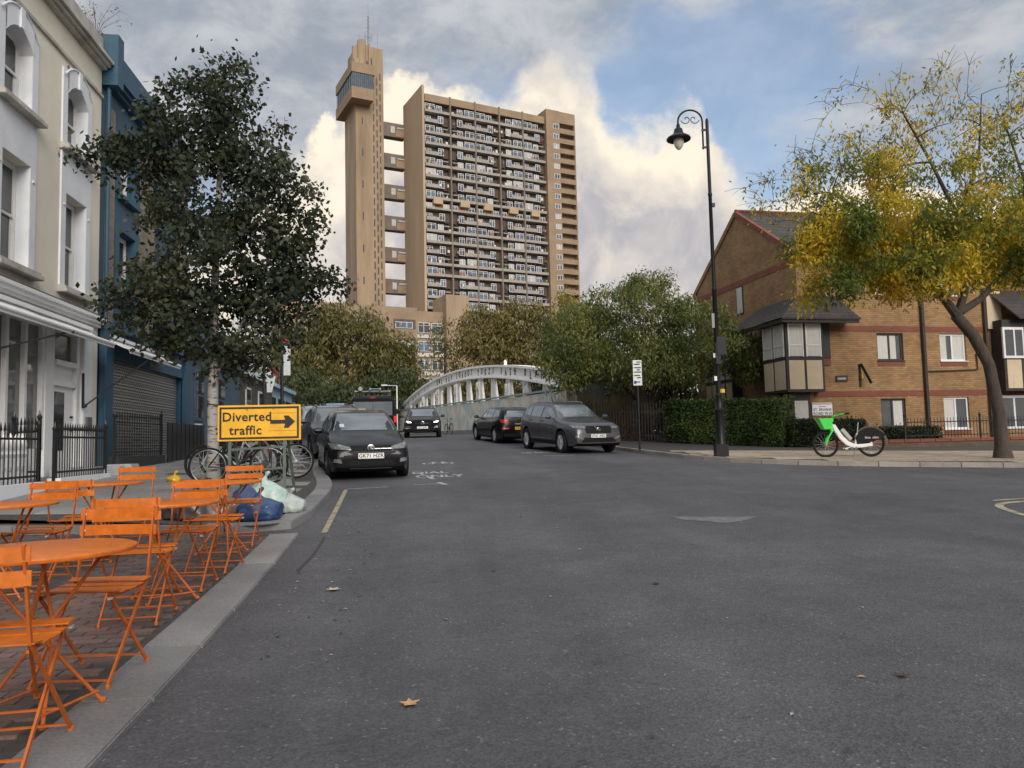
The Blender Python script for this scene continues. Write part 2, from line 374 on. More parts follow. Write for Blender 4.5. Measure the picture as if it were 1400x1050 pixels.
GRANITE = piece_mat('granite_kerb', [(.125,.125,.127),(.20,.195,.19),(.165,.16,.16),(.145,.145,.15)], rough=.75, scale=60, var=.3, bump=.25)
def kerb(parent, line, width, ztop, zbot, length=.9, m=GRANITE, gap=.006):
    st = resample(line, length)
    inner = offset_line(st, width)
    for i in range(len(st)-1):
        a, b, c, d = st[i], st[i+1], inner[i+1], inner[i]
        L = math.dist(a, b); e = gap/L
        q = []
        for p0, p1 in ((a, b), (d, c)):
            q.append([(p0[0]+(p1[0]-p0[0])*t, p0[1]+(p1[1]-p0[1])*t) for t in (e, 1-e)])
        (a, b), (d, c) = q; jz = rnd.uniform(-.003, .003)
        mb = MB(); P = [a, b, c, d]
        mb.add([(x, y, zg(x, y)+zbot) for x, y in P]+[(x, y, zg(x, y)+ztop+jz) for x, y in P], [(3,2,1,0),(4,5,6,7),(0,1,5,4),(1,2,6,5),(2,3,7,6),(3,0,4,7)])
        mb.build('kerb_stone', m, parent, bevel=.008)
def zpL(x, y): return zg(x, y)+.10+max(0, -1.9-x)*.028       # left pavement top: a crossfall up to the houses
def fill_pavement(name, poly, zf, m, label):
    """base of a pavement: grid cells inside the polygon, with the outline as a skirt"""
    mb = MB(); xs = [p[0] for p in poly]; ys = [p[1] for p in poly]
    bm = bmesh.new(); vs = [bm.verts.new((x, y, 0)) for x, y in poly]; f = bm.faces.new(vs)
    for ax, lo, hi in ((0, min(xs), max(xs)), (1, min(ys), max(ys))):
        c = math.ceil(lo)
        while c < hi:
            pl = [0,0,0]; no = [0,0,0]; pl[ax] = c; no[ax] = 1
            bmesh.ops.bisect_plane(bm, geom=bm.verts[:]+bm.edges[:]+bm.faces[:], plane_co=pl, plane_no=no); c += 1.0
    for v in bm.verts: v.co.z = zf(v.co.x, v.co.y)
    bmesh.ops.recalc_face_normals(bm, faces=bm.faces)
    if sum(f.normal.z for f in bm.faces) < 0: bmesh.ops.reverse_faces(bm, faces=bm.faces)
    me = bpy.data.meshes.new(name); bm.to_mesh(me); bm.free(); me.materials.append(m)
    return tag(link(name, me), label, 'pavement', kind='structure')
JOINT = mat('joint_grit', (.055,.05,.045), rough=.95, var=.3, scale=12, bump=.3)
SLAB = piece_mat('concrete_slab', [(.17,.165,.16),(.21,.205,.195),(.19,.18,.17),(.235,.23,.215)], rough=.85, scale=35, var=.28)
PAVER = piece_mat('clay_paver', [(.095,.056,.048),(.14,.085,.072),(.115,.082,.074),(.16,.102,.082),(.09,.066,.06)], rough=.8, scale=70, var=.35, bump=.4)
# left pavement: raised, its corner rounded where the table pad begins
KL = smooth_line([(-7.5, 10.7), (-3.4, 9.95), (-2.1, 9.55), (-1.55, 9.62), (-1.36, 10.3), (-1.33, 11.8), (-1.36, 14.2), (-1.72, 16.4), (-2.15, 19.5), (-2.75, 24.5), (-3.55, 31), (-4.6, 38), (-6.0, 47), (-8.2, 60)], 2)
pvL = fill_pavement('pavement', [(-13, 60), (-13, 11.6)]+offset_line(KL, .1), lambda x, y: zpL(x, y)-.012, JOINT, 'grey slabbed pavement with a rounded kerb on the left')
kerb(pvL, KL, .28, .105, -.12)
polyL = [(-9.5, 58), (-9.5, 11.2)]+offset_line(KL, .32)
def slabs(parent, poly, zf, sx_, sy_, x0, x1, y0, y1, m, name, ang=0, org=(0,0), gap=.008, limit=400, stagger=True):
    ca, sa = math.cos(ang), math.sin(ang); cache = {}; k = 0; r = 0
    v = y0
    while v < y1:
        u = x0+(sx_/2 if (r % 2 and stagger) else 0)
        while u < x1:
            cx, cy = org[0]+u*ca-v*sa, org[1]+u*sa+v*ca
            cs = [(org[0]+(u+i*sx_*.46)*ca-(v+j*sy_*.46)*sa, org[1]+(u+i*sx_*.46)*sa+(v+j*sy_*.46)*ca) for i, j in ((-1,-1),(1,-1),(1,1),(-1,1))]
            if all(in_poly(*c, poly) for c in cs) and k < limit:
                key = 'slab%g%g' % (sx_, sy_)
                if key not in cache:
                    b_ = MB(); hx, hy = sx_/2-gap/2, sy_/2-gap/2; b_.box(-hx, -hy, -.03, hx, hy, 0); o = b_.build(name, m, parent, bevel=.004); cache[key] = o.data
                else: o = link(name, cache[key], parent)
                e = .2; gx = (zf(cx+e, cy)-zf(cx-e, cy))/(2*e); gy = (zf(cx, cy+e)-zf(cx, cy-e))/(2*e)
                nrm = Vector((-gx, -gy, 1)).normalized(); q = Vector((0,0,1)).rotation_difference(nrm)
                o.matrix_local = Matrix.Translation((cx, cy, zf(cx, cy)+rnd.uniform(-.002, .002))) @ q.to_matrix().to_4x4() @ Matrix.Rotation(ang, 4, 'Z'); k += 1
            u += sx_
        v += sy_; r += 1
slabs(pvL, polyL, zpL, .75, .6, -9, 0, 9.9, 31, SLAB, 'paving_slab', limit=290)

q_ = MB(); q_.add([(x, y, zpL(x, y)+.006) for x, y in ((-5.0, 16.6), (-4.5, 16.6), (-4.5, 17.0), (-5.0, 17.0))], [(0,1,2,3)]); q_.build('access_cover', mat('cover_iron', (.04,.04,.042), .6), pvL)
# table pad: clay pavers at road level behind a flush granite strip
pad = fill_pavement('paved_pad', [(-9.5, -1), (-1.45, -1), (-1.52, 9.75), (-2.1, 9.6), (-3.4, 10.0), (-7.5, 10.75), (-9.5, 11.3)], lambda x, y: zg(x, y)+.008, JOINT, 'dark red clay paver terrace under the orange tables')
kerb(pad, smooth_line([(-1.17, 0.2), (-1.2, 3.4), (-1.27, 7), (-1.33, 9.75)], 1), .33, .03, -.1, length=.92, gap=.012)
zpad = lambda x, y: zg(x, y)+.022
polyP = [(-7.4, 1.2), (-1.53, 1.2), (-1.63, 9.55), (-2.2, 9.5), (-3.4, 9.9), (-7.4, 10.6)]
pw, ph = .21, .105
cells = []
r = 0; y = 1.25
while y < 10.5:
    x = -7.4+(pw/2 if r % 2 else 0)
    while x < -1.5:
        if all(in_poly(x+i*pw*.45, y+j*ph*.45, polyP) for i in (-1, 1) for j in (-1, 1)): cells.append((x, y))
        x += pw
    y += ph; r += 1
def pad_size(c):                       # the pavers the photograph shows largest: nearest ones in view
    x, y = c; return (y if (y > 2.6 and x > -.62*y-.3) else 99)
cells.sort(key=pad_size)
pb = MB(); pb.box(-pw/2+.004, -ph/2+.004, -.03, pw/2-.004, ph/2-.004, 0); pme = None
for x, y in cells[:295]:
    if pme is None: o = pb.build('paver', PAVER, pad, bevel=.003); pme = o.data
    else: o = link('paver', pme, pad)
    o.location = (x, y, zpad(x, y)+rnd.uniform(-.002, .003)); o.rotation_euler = (rnd.uniform(-.012, .012), rnd.uniform(-.006, .006), rnd.uniform(-.01, .01))
pm = MB(); PMATS = [mat('paver_a', (.075,.05,.045), .85, .3, 40), mat('paver_b', (.105,.075,.065), .85, .3, 40), mat('paver_c', (.08,.068,.066), .85, .3, 40)]
for x, y in cells[295:]:
    z = zpad(x, y)+rnd.uniform(-.002, .003); pm.box(x-pw/2+.004, y-ph/2+.004, z-.03, x+pw/2-.004, y+ph/2-.004, z, rnd.randrange(3))
tag(pm.build('paver_field', PMATS, pad, fix=False), kind='stuff')

# right pavement round the brick houses
KR = smooth_line([(4.0, 44), (5.0, 38), (6.0, 32), (6.95, 26.5), (7.35, 22.5), (7.75, 19.9), (8.9, 18.2), (10.6, 17.15), (14, 16.1), (19, 14.9), (26, 13.4), (34, 11.6)], 2)
KRr = list(reversed(KR))
zpR = lambda x, y: zg(x, y)+.11
pvR = fill_pavement('pavement', [(34, 46), (4.0, 46)]+[p for p in offset_line(KR, .1)], lambda x, y: zpR(x, y)-.012, JOINT, 'beige pavement beside the brick houses on the right')
kerb(pvR, KR, .16, .115, -.12, m=piece_mat('stone_kerb', [(.24,.22,.185),(.30,.275,.23),(.27,.245,.21)], scale=40))
SLABR = piece_mat('sandy_slab', [(.27,.215,.155),(.33,.265,.19),(.30,.24,.175),(.36,.30,.22)], scale=30, var=.22)
slabs(pvR, [(34, 45), (4.2, 45)]+offset_line(KR, .22), zpR, .75, .6, -14, 24, -4, 14, SLABR, 'paving_slab', ang=R(-13), org=(11, 19), limit=290)
# near right corner: a patch inside yellow lines
YEL = mat('yellow_line_paint', (.17,.155,.12), rough=.85, scale=7, col2=(.42,.36,.23), detail=8)
WPAINT = mat('white_road_paint', (.17,.17,.17), rough=.85, scale=11, col2=(.56,.56,.55), detail=8)
def stripe(pts, w_, m, name='road_marking', dz=.005):
    pts = resample(pts, .25) if math.dist(pts[0], pts[-1]) > .5 or len(pts) > 3 else pts
    l, r_ = offset_line(pts, w_/2), offset_line(pts, -w_/2); n = len(pts)
    vs = [(x, y, zg(x, y)+dz) for x, y in l]+[(x, y, zg(x, y)+dz) for x, y in r_]
    me = bpy.data.meshes.new(name); me.from_pydata(vs, [], [(i, n+i, n+i+1, i+1) for i in range(n-1)]); me.materials.append(m)
    return link(name, me, road)
stripe(smooth_line([(13, 9.7), (10.2, 10.2), (8.95, 10.35), (8.3, 10.1), (8.05, 9.7), (7.9, 9.3), (7.75, 8.9), (7.72, 8.2)], 3), .11, YEL)
stripe(smooth_line([(13.5, 10.1), (10.5, 10.55), (9.3, 10.65), (8.35, 10.4)], 2), .09, YEL)
stripe([(-1.04, 9.5), (-1.10, 12), (-1.17, 14.3)], .07, YEL)
# parking bay ticks and faded bay lettering
for a, b_, wd in [((-1.15, 14.35), (-.35, 14.55), .05), ((.05, 14.75), (.62, 14.85), .05), ((.52, 15.1), (.66, 14.6), .1), ((.36, 16.35), (.48, 15.75), .09), ((.18, 17.5), (.28, 16.95), .08), ((4.0, 23.2), (4.9, 22.6), .08)]:
    stripe([a, ((a[0]+b_[0])/2, (a[1]+b_[1])/2), b_], wd, WPAINT)
for (px, py, s_) in [(.42, 17.5, 'DIAL'), (.60, 16.5, 'ONLY')]:
    me = text_mesh(s_, .38, font_w=3.0, ext=0); me.materials.clear(); me.materials.append(WPAINT)
    for v in me.vertices:
        x, y = v.co.x, v.co.y*2.0; v.co = (px+x, py+y, zg(px+x, py+y)+.006)
    link('road_marking', me, road)
def bike_mark(cx, cy, s_, rz, sty=2.2):
    def T(p):
        x, y = p[0]*s_, p[1]*s_*sty; return (cx+x*math.cos(rz)-y*math.sin(rz), cy+x*math.sin(rz)+y*math.cos(rz))
    for wx in (-.5, .5): stripe([T((wx+.3*math.cos(a*.3491), .3*math.sin(a*.3491))) for a in range(19)], .07, WPAINT)
    for L in [[(-.5, 0), (-.2, .45), (.3, .45), (.5, 0)], [(-.2, .45), (.05, 0), (.3, .45)], [(.3, .45), (.25, .62), (.4, .66)], [(-.2, .45), (-.26, .6)]]:
        stripe([T(p) for p in L], .06, WPAINT)
bike_mark(.72, 20.6, .5, 0.0); bike_mark(4.0, 24.6, .6, .3, 1.2)
# the pale repair patch in the middle of the junction
mb = MB(); pl = [(3.35, 9.75), (4.25, 9.55), (4.5, 9.6), (4.05, 9.2), (3.75, 9.1), (3.65, 9.3), (3.4, 9.45)]
mb.add([(x, y, zg(x, y)+.004) for x, y in pl], [tuple(range(len(pl)))]); mb.build('asphalt_patch', mat('patch_grey', (.125,.125,.126), .85, .35, 9), road)
# cracks and seams beside the kerb
stripe(smooth_line([(-1.0, 9.2), (-.98, 8.2), (-1.02, 7.2)], 1), .03, mat('tar_seam', (.025,.025,.025), .6))
# ================================================================ the tower block
CONC = mat('warm_concrete', (.285,.207,.136), rough=.9, var=.17, scale=.25, bump=.15, bscale=2.0)
CONC_S = mat('warm_concrete_streaked', (.31,.228,.15), rough=.9, var=.26, scale=.35, bump=.1, bscale=2, stretch=(1,1,.12))
CONC_P = mat('grey_concrete', (.33,.30,.265), rough=.9, var=.15, scale=.6)
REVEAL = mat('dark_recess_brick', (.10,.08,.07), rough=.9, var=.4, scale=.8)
UPVC = mat('white_window_frame', (.66,.66,.66), rough=.45, var=.08, scale=1.5)
PANES = [mat('pane_dark', (.05,.06,.075), .05, .3, 1.2, spec=.8), mat('pane_blue', (.10,.14,.19), .05, .3, .9, spec=.8), mat('pane_blind', (.42,.42,.40), .3, .15, 1.0)]
PLANT_GLASS = mat('plant_room_glass', (.07,.105,.145), rough=.08, var=.35, scale=.7, spec=.8)
tw = thing('tower_block', 'tall brown concrete tower block joined to a slender lift tower by walkways', 'tower block', (3.93, 209.3, 0), R(19.9))
X0, X1, XE = 1.2, 40.2, 50.6
FH = 3.11; NR = 26; Z0 = 94.3
BW = (X1-X0)/5
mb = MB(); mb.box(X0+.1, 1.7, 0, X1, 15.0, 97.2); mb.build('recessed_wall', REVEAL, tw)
mb = MB(); mb.prism([(-.0, 0), (15.6, 0), (15.6, 101.5), (.0, 101.5)], .55, X0, 'x'); mb.build('end_wall', mat('end_wall_lit_concrete', (.42,.315,.21), .9, .12, .3, stretch=(1,1,.15)), tw)  # paler copy of the concrete: light from the left put into its colour
mb = MB()
for i in range(5): mb.box(X0+i*BW+.22, -.05, 97.0, X0+(i+1)*BW-.22, .5, 99.1)
mb.box(X0, .4, 97.1, X1, 15.3, 98.6); mb.build('roof_parapet', CONC, tw)
for i in range(1, 5):
    mb = MB(); mb.box(X0+i*BW-.2, -.25, 0, X0+i*BW+.2, 1.75, 99.35); mb.build('dividing_fin', mat('fin_concrete', (.20,.165,.135), .9, .2, .5), tw)
# windows: one mesh per size, shared
wcache = {}
def win(parent, x, y, z, w_, h_, nv, pane_i, depth=.12, transom=.3):
    key = (round(w_, 2), round(h_, 2), nv)
    if key not in wcache:
        f = MB(); t = .13
        f.box(0, 0, 0, w_, depth, t*.8); f.box(0, 0, h_-t, w_, depth, h_)
        for i in range(nv+1): f.box((w_-t)*i/nv, 0, t*.8, (w_-t)*i/nv+t, depth, h_-t)
        if transom: f.box(t, .02, h_*(1-transom), w_-t, depth, h_*(1-transom)+.09)
        p = MB(); p.box(t*.5, depth*.6, t*.4, w_-t*.5, depth*.8, h_-t*.5)
        fo = f.build('window', UPVC, parent, fix=False); me = fo.data
        ps = []
        for m in PANES: q = MB(); q.box(t*.5, depth*.6, t*.4, w_-t*.5, depth*.8, h_-t*.5); po = q.build('pane', m, None, fix=False); ps.append(po.data); bpy.data.objects.remove(po)
        wcache[key] = (me, ps)
    else: fo = link('window', wcache[key][0], parent)
    fo.location = (x, y, z); link('pane', wcache[key][1][pane_i], fo); return fo
rw = random.Random(3)
slab_me = {}
def slabobj(name, x0, x1, y0, y1, z0, z1, m):
    key = (name, round(x1-x0, 2), round(y1-y0, 2), round(z1-z0, 2))
    if key not in slab_me: b_ = MB(); b_.box(0, 0, 0, x1-x0, y1-y0, z1-z0); o = b_.build(name, m, tw); slab_me[key] = o.data
    else: o = link(name, slab_me[key], tw)
    o.location = (x0, y0, z0); return o
BRN = mat('brown_panel', (.09,.058,.042), .8, .25, .5); SANDBOX = mat('sand_panel', (.42,.31,.2), .8, .1, .5); ORANGE_P = mat('rust_panel', (.32,.14,.05), .8, .2, .5)
clut = MB(); CL = [mat('clutter_white', (.6,.6,.58)), mat('clutter_grey', (.2,.2,.2)), mat('clutter_red', (.35,.1,.07)), mat('clutter_green', (.1,.16,.06)), mat('clutter_tan', (.4,.3,.18))]
for k in range(NR):
    zs = Z0-k*FH; typ = k % 3
    for b in range(5):
        xa = X0+b*BW+.2; xb = X0+(b+1)*BW-.2; W_ = xb-xa; odd = b % 2
        P = lambda u, v=None: xa+W_*u if not odd else xb-W_*u
        def span(u0, u1): return (xa+W_*u0, xa+W_*u1) if not odd else (xb-W_*u1, xb-W_*u0)
        pi = lambda: rw.choice([0, 0, 0, 1, 1, 2])
        if k == 9:      # the floor of sand coloured boxes
            slabobj('balcony_slab', xa, xb, -.1, 1.75, zs-.1, zs+.45, CONC_P)
            s0, s1 = span(.28, .66); slabobj('sand_box', s0, s1, -.3, 1.0, zs+1.5, zs+3.3, SANDBOX)
            s0, s1 = span(.0, .4); win(tw, s0, .8, zs+.4, s1-s0-.1, 1.5, 3, pi())
            s0, s1 = span(.72, .98); win(tw, s0, .8, zs+.4, s1-s0, 1.5, 2, pi())
            s0, s1 = span(.42, .7); slabobj('panel', s0, s1, .9, 1.2, zs+.4, zs+1.5, rw.choice([ORANGE_P, BRN]))
            continue
        if typ != 1:
            slabobj('balcony_slab', xa, xb, -.12, 1.75, zs-.32, zs+.42, CONC_P)
            s0, s1 = span(.0, .43) if typ == 0 else span(.0, .40)
            win(tw, s0+.1, .35, zs+.42, s1-s0-.15, 1.85, 2, pi())
            s0, s1 = span(.47, .72); win(tw, s0+.05, .5, zs+.42, s1-s0-.1, 1.7, 2, pi())
            if typ == 2:
                s0, s1 = span(.72, .93); slabobj('ledge', s0, s1, .1, 1.75, zs+1.5, zs+1.75, CONC_P)
        else:
            s0, s1 = span(.0, .50); slabobj('half_balcony', s0, s1, -.12, 1.75, zs-.15, zs+.85, CONC_P)
            s0, s1 = span(.52, .74); win(tw, s0, .0, zs-.1, s1-s0, 2.1, 2, pi())
            s0, s1 = span(.05, .30); win(tw, s0, 1.3, zs+.5, s1-s0, 1.7, 2, pi())
            s0, s1 = span(.76, .98); slabobj('panel', s0, s1, 1.0, 1.5, zs-.3, zs+2.7, BRN)
        for _ in range(rw.randrange(2, 5)):
            x = rw.uniform(xa+.2, xb-.6); clut.box(x, .0, zs+.4, x+rw.uniform(.15, .7), .3, zs+.5+rw.uniform(.2, .9), rw.choice([0, 0, 1, 1, 1, 2, 3, 4]))
tag(clut.build('balcony_clutter', CL, tw, fix=False), kind='stuff')
# right end: stair bay with paired windows, then recessed balconies
mb = MB(); mb.box(X1, -.7, 0, 44.9, 14.5, 101.5); mb.box(44.9, 1.4, 0, XE, 14.5, 101.4); mb.box(44.9, -.5, 97.9, XE, 1.4, 101.5); mb.box(XE-.35, -.5, 0, XE, 1.5, 98)
mb.build('stair_end', CONC, tw)
for k in range(NR+1):
    z = 97.2-k*FH
    win(tw, 42.6, -.78, z-1.45, 1.9, 1.5, 2, rw.choice([0, 1, 1, 2]), transom=0)
    slabobj('balcony', 44.95, XE-.35, -.5, 1.4, z-2.45, z-.95, CONC)
    clut2 = None
# lift tower, plant room, walkways
TX0, TX1, TY0, TY1 = -14.5, -6.2, 13.6, 25
mb = MB(); mb.box(TX0, TY0, 0, TX1, TY1, 98); mb.box(TX0-.2, TY0+.3, 98, TX0+5.1, TY1, 112.5); mb.box(TX0+4.2, TY0, 98, TX1, TY1, 116.6); mb.box(TX0+1.0, TY0+.6, 112, TX0+4.6, TY1, 117.2)
mb.lathe([(1.25, 108), (1.25, 118.3)], 14, (TX0+2.2, TY0+1.0, 0)); mb.lathe([(.9, 108), (.9, 116.5)], 12, (TX0+.5, TY0+1.8, 0))
mb.box(TX0+4.0, TY0-.25, 104, TX0+4.5, TY0+.1, 117.3)
mb.build('lift_tower', CONC_S, tw)
mb = MB(); 
for x in frange(TX0, TX1, 1.2): pass
SLIT = mat('slit_window', (.035,.03,.028), .4, .2)
def slits(px, z0, z1, step, h_, zoff):
    z = z1-zoff
    while z > z0:
        b_ = slab_me.get('slit')
        if b_ is None: q = MB(); q.box(-.17, -.06, 0, .17, .1, h_); o = q.build('slit_window', SLIT, tw); slab_me['slit'] = o.data
        else: o = link('slit_window', b_, tw)
        o.location = (px, TY0, z); z -= step
slits(TX1-1.0, 20, 107, 3.1, 2.1, 0); slits(TX1-2.0, 20, 106, 3.1, 2.1, .6); slits(TX1-3.0, 20, 105, 3.1, 2.1, 1.2); slits(TX0+2.0, 20, 93, 9.3, 2.1, 0)
mb = MB(); mb.box(TX0+4.6, TY0-.1, 110.6, TX0+5.0, TY0+.05, 113.2); mb.box(TX0+3.4, TY0+.0, 110.3, TX0+3.8, TY0+.3, 112.2); mb.build('vent_slot', SLIT, tw)
# plant room: cantilevered glazed box, chamfered underside
pr = MB(); PX0, PX1, PY0, PY1 = -16.7, -10.4, 9.6, 27
pr.box(PX0, PY0, 106.2, PX1+.5, PY1, 109.0); pr.box(PX0, PY0, 98.6, PX1, PY1, 101.9)
pro = pr.build('plant_room', CONC, tw)
mb = MB(); mb.box(PX0+.25, PY0+.25, 101.9, PX1, PY1-.2, 106.2); mb.build('glazing', PLANT_GLASS, pro)
ML = mat('plant_mullion', (.03,.038,.048), .5, .2)
mu_me = None
for i in range(11):
    q = None
    if mu_me is None: q = MB(); q.box(-.1, -.07, 101.9, .1, .07, 106.2); o = q.build('mullion', ML, pro); mu_me = o.data
    else: o = link('mullion', mu_me, pro)
    o.location = (PX0+.3+(PX1-PX0-.4)*i/10, PY0+.2, 0)
for i in range(1, 9):
    o = link('mullion', mu_me, pro); o.location = (PX0+.2, PY0+.3+(PY1-PY0)*i/9*.95, 0)
WALK = mat('walkway_concrete', (.17,.135,.11), .9, .2, .4)
for j in range(8):
    z1 = 95.6-j*9.33
    mb = MB(); mb.box(TX1, 15.1, z1-4.2, .9, 17.6, z1); wk = mb.build('walkway', WALK, tw)
    mb = MB(); mb.box(TX1+2.6, 15.02, z1-3.0, TX1+3.9, 15.12, z1-1.0); mb.box(TX1+4.6, 15.02, z1-1.5, .8, 15.1, z1-1.1); mb.build('walkway_window', PANES[2], wk)
    mb = MB(); mb.box(TX1+4.2, 14.95, z1-4.0, .9, 15.1, z1-1.9); mb.build('walkway_parapet', CONC, wk)
mb = MB()
mast = (TX0+4.9, TY0+3, 116.8)
for dx, dy in ((-.35, -.2), (.35, -.2), (0, .35)): mb.bar((mast[0]+dx, mast[1]+dy, 116.5), (mast[0]+dx*.3, mast[1]+dy*.3, 127.5), .1)
for i in range(9): 
    z = 117+i*1.15; mb.bar((mast[0]-.33, mast[1], z), (mast[0]+.33, mast[1], z+.6), .07); mb.bar((mast[0]+.33, mast[1], z+.6), (mast[0]-.33, mast[1], z+1.15), .07)
mb.bar((mast[0], mast[1], 127), (mast[0], mast[1], 131.5), .07); mb.bar((mast[0]-1.1, mast[1], 121), (mast[0]+1.1, mast[1], 121), .07); mb.bar((mast[0]-.9, mast[1], 124), (mast[0]+.9, mast[1], 124), .06)
for x in (-1.1, 1.1, -.8, .8): mb.bar((mast[0]+x, mast[1], 119.8), (mast[0]+x, mast[1], 122.3), .08)
for x, h_ in ((1.6, 3.0), (3.2, 1.4), (7.0, 4.2), (2.8, 2.0)): mb.bar((TX0+x, TY0+1, 116), (TX0+x, TY0+1, 117.2+h_), .07)
mb.build('antenna_mast', mat('antenna_grey', (.16,.17,.18), .5), tw)
# low block in front of its foot
lr = thing('low_rise_block', 'brown concrete low block with white windows at the foot of the tower', 'building', (3.93, 209.3, 0), R(19.9))
mb = MB(); mb.box(-40, -12, 0, -6.3, 2, 35.8); mb.box(-6.3, -11.2, 0, 20, 2, 35.2); mb.build('wall', CONC, lr)
mb = MB(); mb.box(1.2, -13.5, 0, 7.6, -4, 39.6); mb.build('stair_drum', CONC_S, lr)
for i, z in enumerate((30.4, 25.6, 20.8, 16.0)):
    for x in (-32, -22.5, -12.6):
        mb = MB(); mb.box(x, -12.06, z-.1, x+5.8, -11.9, z+2.3); mb.build('recess_shade_panel', REVEAL, lr)  # flat dark panel stands for the shade of a recessed balcony
        win(lr, x+.4, -12.2, z, 4.6, 1.6, 3, rw.choice([0, 1, 2]), transom=0)
    for x in (-5.9, -2.2, 1.5, 5.5): win(lr, x, -11.4, z-.8, 3.2, 2.6, 2, rw.choice([0, 1]))
    mb = MB(); mb.box(-6.2, -11.5, z-2.2, 12, -11.2, z-1.3); mb.build('spandrel_band', mat('pale_spandrel', (.5,.49,.46), .8, .15, .5), lr)

# ================================================================ the iron bridge
br = thing('arched_bridge', 'white painted iron arch bridge with black graffiti tags along its rib', 'bridge', (6.77, 34.41, 0), R(9.34))
IRON = mat('white_iron', (.93,.91,.88), rough=.6, var=.08, scale=1.2, bump=.1)
IRON_D = mat('grey_iron', (.68,.66,.63), rough=.7, var=.2, scale=1.2)
SM = 25.0     # along the bridge (local +y)
def arch_top(s): return 6.42-.0031*(s-SM)**2
def base_z(s): return zg(6.77-.162*s, 34.41+.987*s)
ss = frange(-2, 59, 1.0)
rib = MB()
for x0, x1, d0, d1 in ((-.12, .12, .12, .68), ):
    vs = []
    for s_ in ss:
        t = arch_top(s_); vs += [(x0, s_, t-d0), (x1, s_, t-d0), (x1, s_, t-d1), (x0, s_, t-d1)]
    n = len(ss); fs = [(0,1,2,3), tuple(4*(n-1)+i for i in (3,2,1,0))]
    for i in range(n-1):
        for j in range(4): fs.append((4*i+j, 4*i+(j+1) % 4, 4*i+4+(j+1) % 4, 4*i+4+j))
    rib.add(vs, fs)
ribo = rib.build('arch_rib', IRON, br)
for nm, x0, x1, d0, d1 in (('top_flange', -.34, .34, 0, .118), ('bottom_flange', -.30, .30, .682, .76)):
    m_ = MB(); vs = []
    for s_ in ss: t = arch_top(s_); vs += [(x0, s_, t-d0), (x1, s_, t-d0), (x1, s_, t-d1), (x0, s_, t-d1)]
    m_.add(vs, fs); m_.build(nm, IRON, br)
zz = None
for i, s_ in enumerate(frange(-1, 56, 3.1)):
    zb = base_z(s_)+.3; t = arch_top(s_)-.95
    if t-zb < .5: continue
    dr = 1 if s_ < SM else -1
    for d0, d1 in ((-.12, -1.25), (.12, .42)):
        m_ = MB(); m_.bar((.14, s_+d1*dr, zb), (.14, s_+d0*dr, arch_top(s_+d0*dr)-.72), .14, .46); m_.build('inclined_strut', IRON, br)
    if i % 2: continue
    m_ = MB()                                        # lattice stiffener behind with open squares
    z = zb
    for q in (-.28, .28): m_.box(-.5, s_+1.5+q-.07, zb, -.38, s_+1.5+q+.07, max(zb+.3, arch_top(s_+1.5)-1.0))
    while z < arch_top(s_+1.5)-1.2: m_.box(-.52, s_+1.16, z, -.36, s_+1.84, z+.18); z += .62
    m_.build('lattice_post', IRON_D, br)
m_ = MB(); vs = []
for s_ in ss: z = base_z(s_); vs += [(-.35, s_, z+.55), (.3, s_, z+.55), (.3, s_, z-.3), (-.35, s_, z-.3)]
m_.add(vs, fs); m_.build('bottom_girder', IRON, br)
m_ = MB(); m_.lathe([(.12, 0), (.07, .12), (.11, .2), (.03, .32)], 8, (0, 8.6, arch_top(8.6)-.03)); m_.build('finial', IRON, br)
# graffiti letters follow the rib
def along(txt, s0, step, size, side=-.125):
    for i, ch in enumerate(txt):
        if ch == ' ': continue
        s_ = s0-i*step; t = arch_top(s_)-.4; sl = math.atan(-.0062*(s_-SM))
        me = text_mesh(ch, size*rw.uniform(.85, 1.15), font_w=1.5, ext=.004); me.materials.clear(); me.materials.append(INK)
        o = link('graffiti', me, ribo)
        fr_ = Matrix(((0, 0, -1), (-1, 0, 0), (0, 1, 0))).to_4x4()       # reads along -y, faces -x
        o.matrix_local = Matrix.Translation((side-.006, s_, t+rw.uniform(-.08, .08))) @ Matrix.Rotation(sl, 4, 'X') @ fr_
along('OMX DAP LOROOT YOKZ3 EASH BLAH', 27.5, .88, .52)
along('NOMAD RKO ST', 48, 1.5, .5)
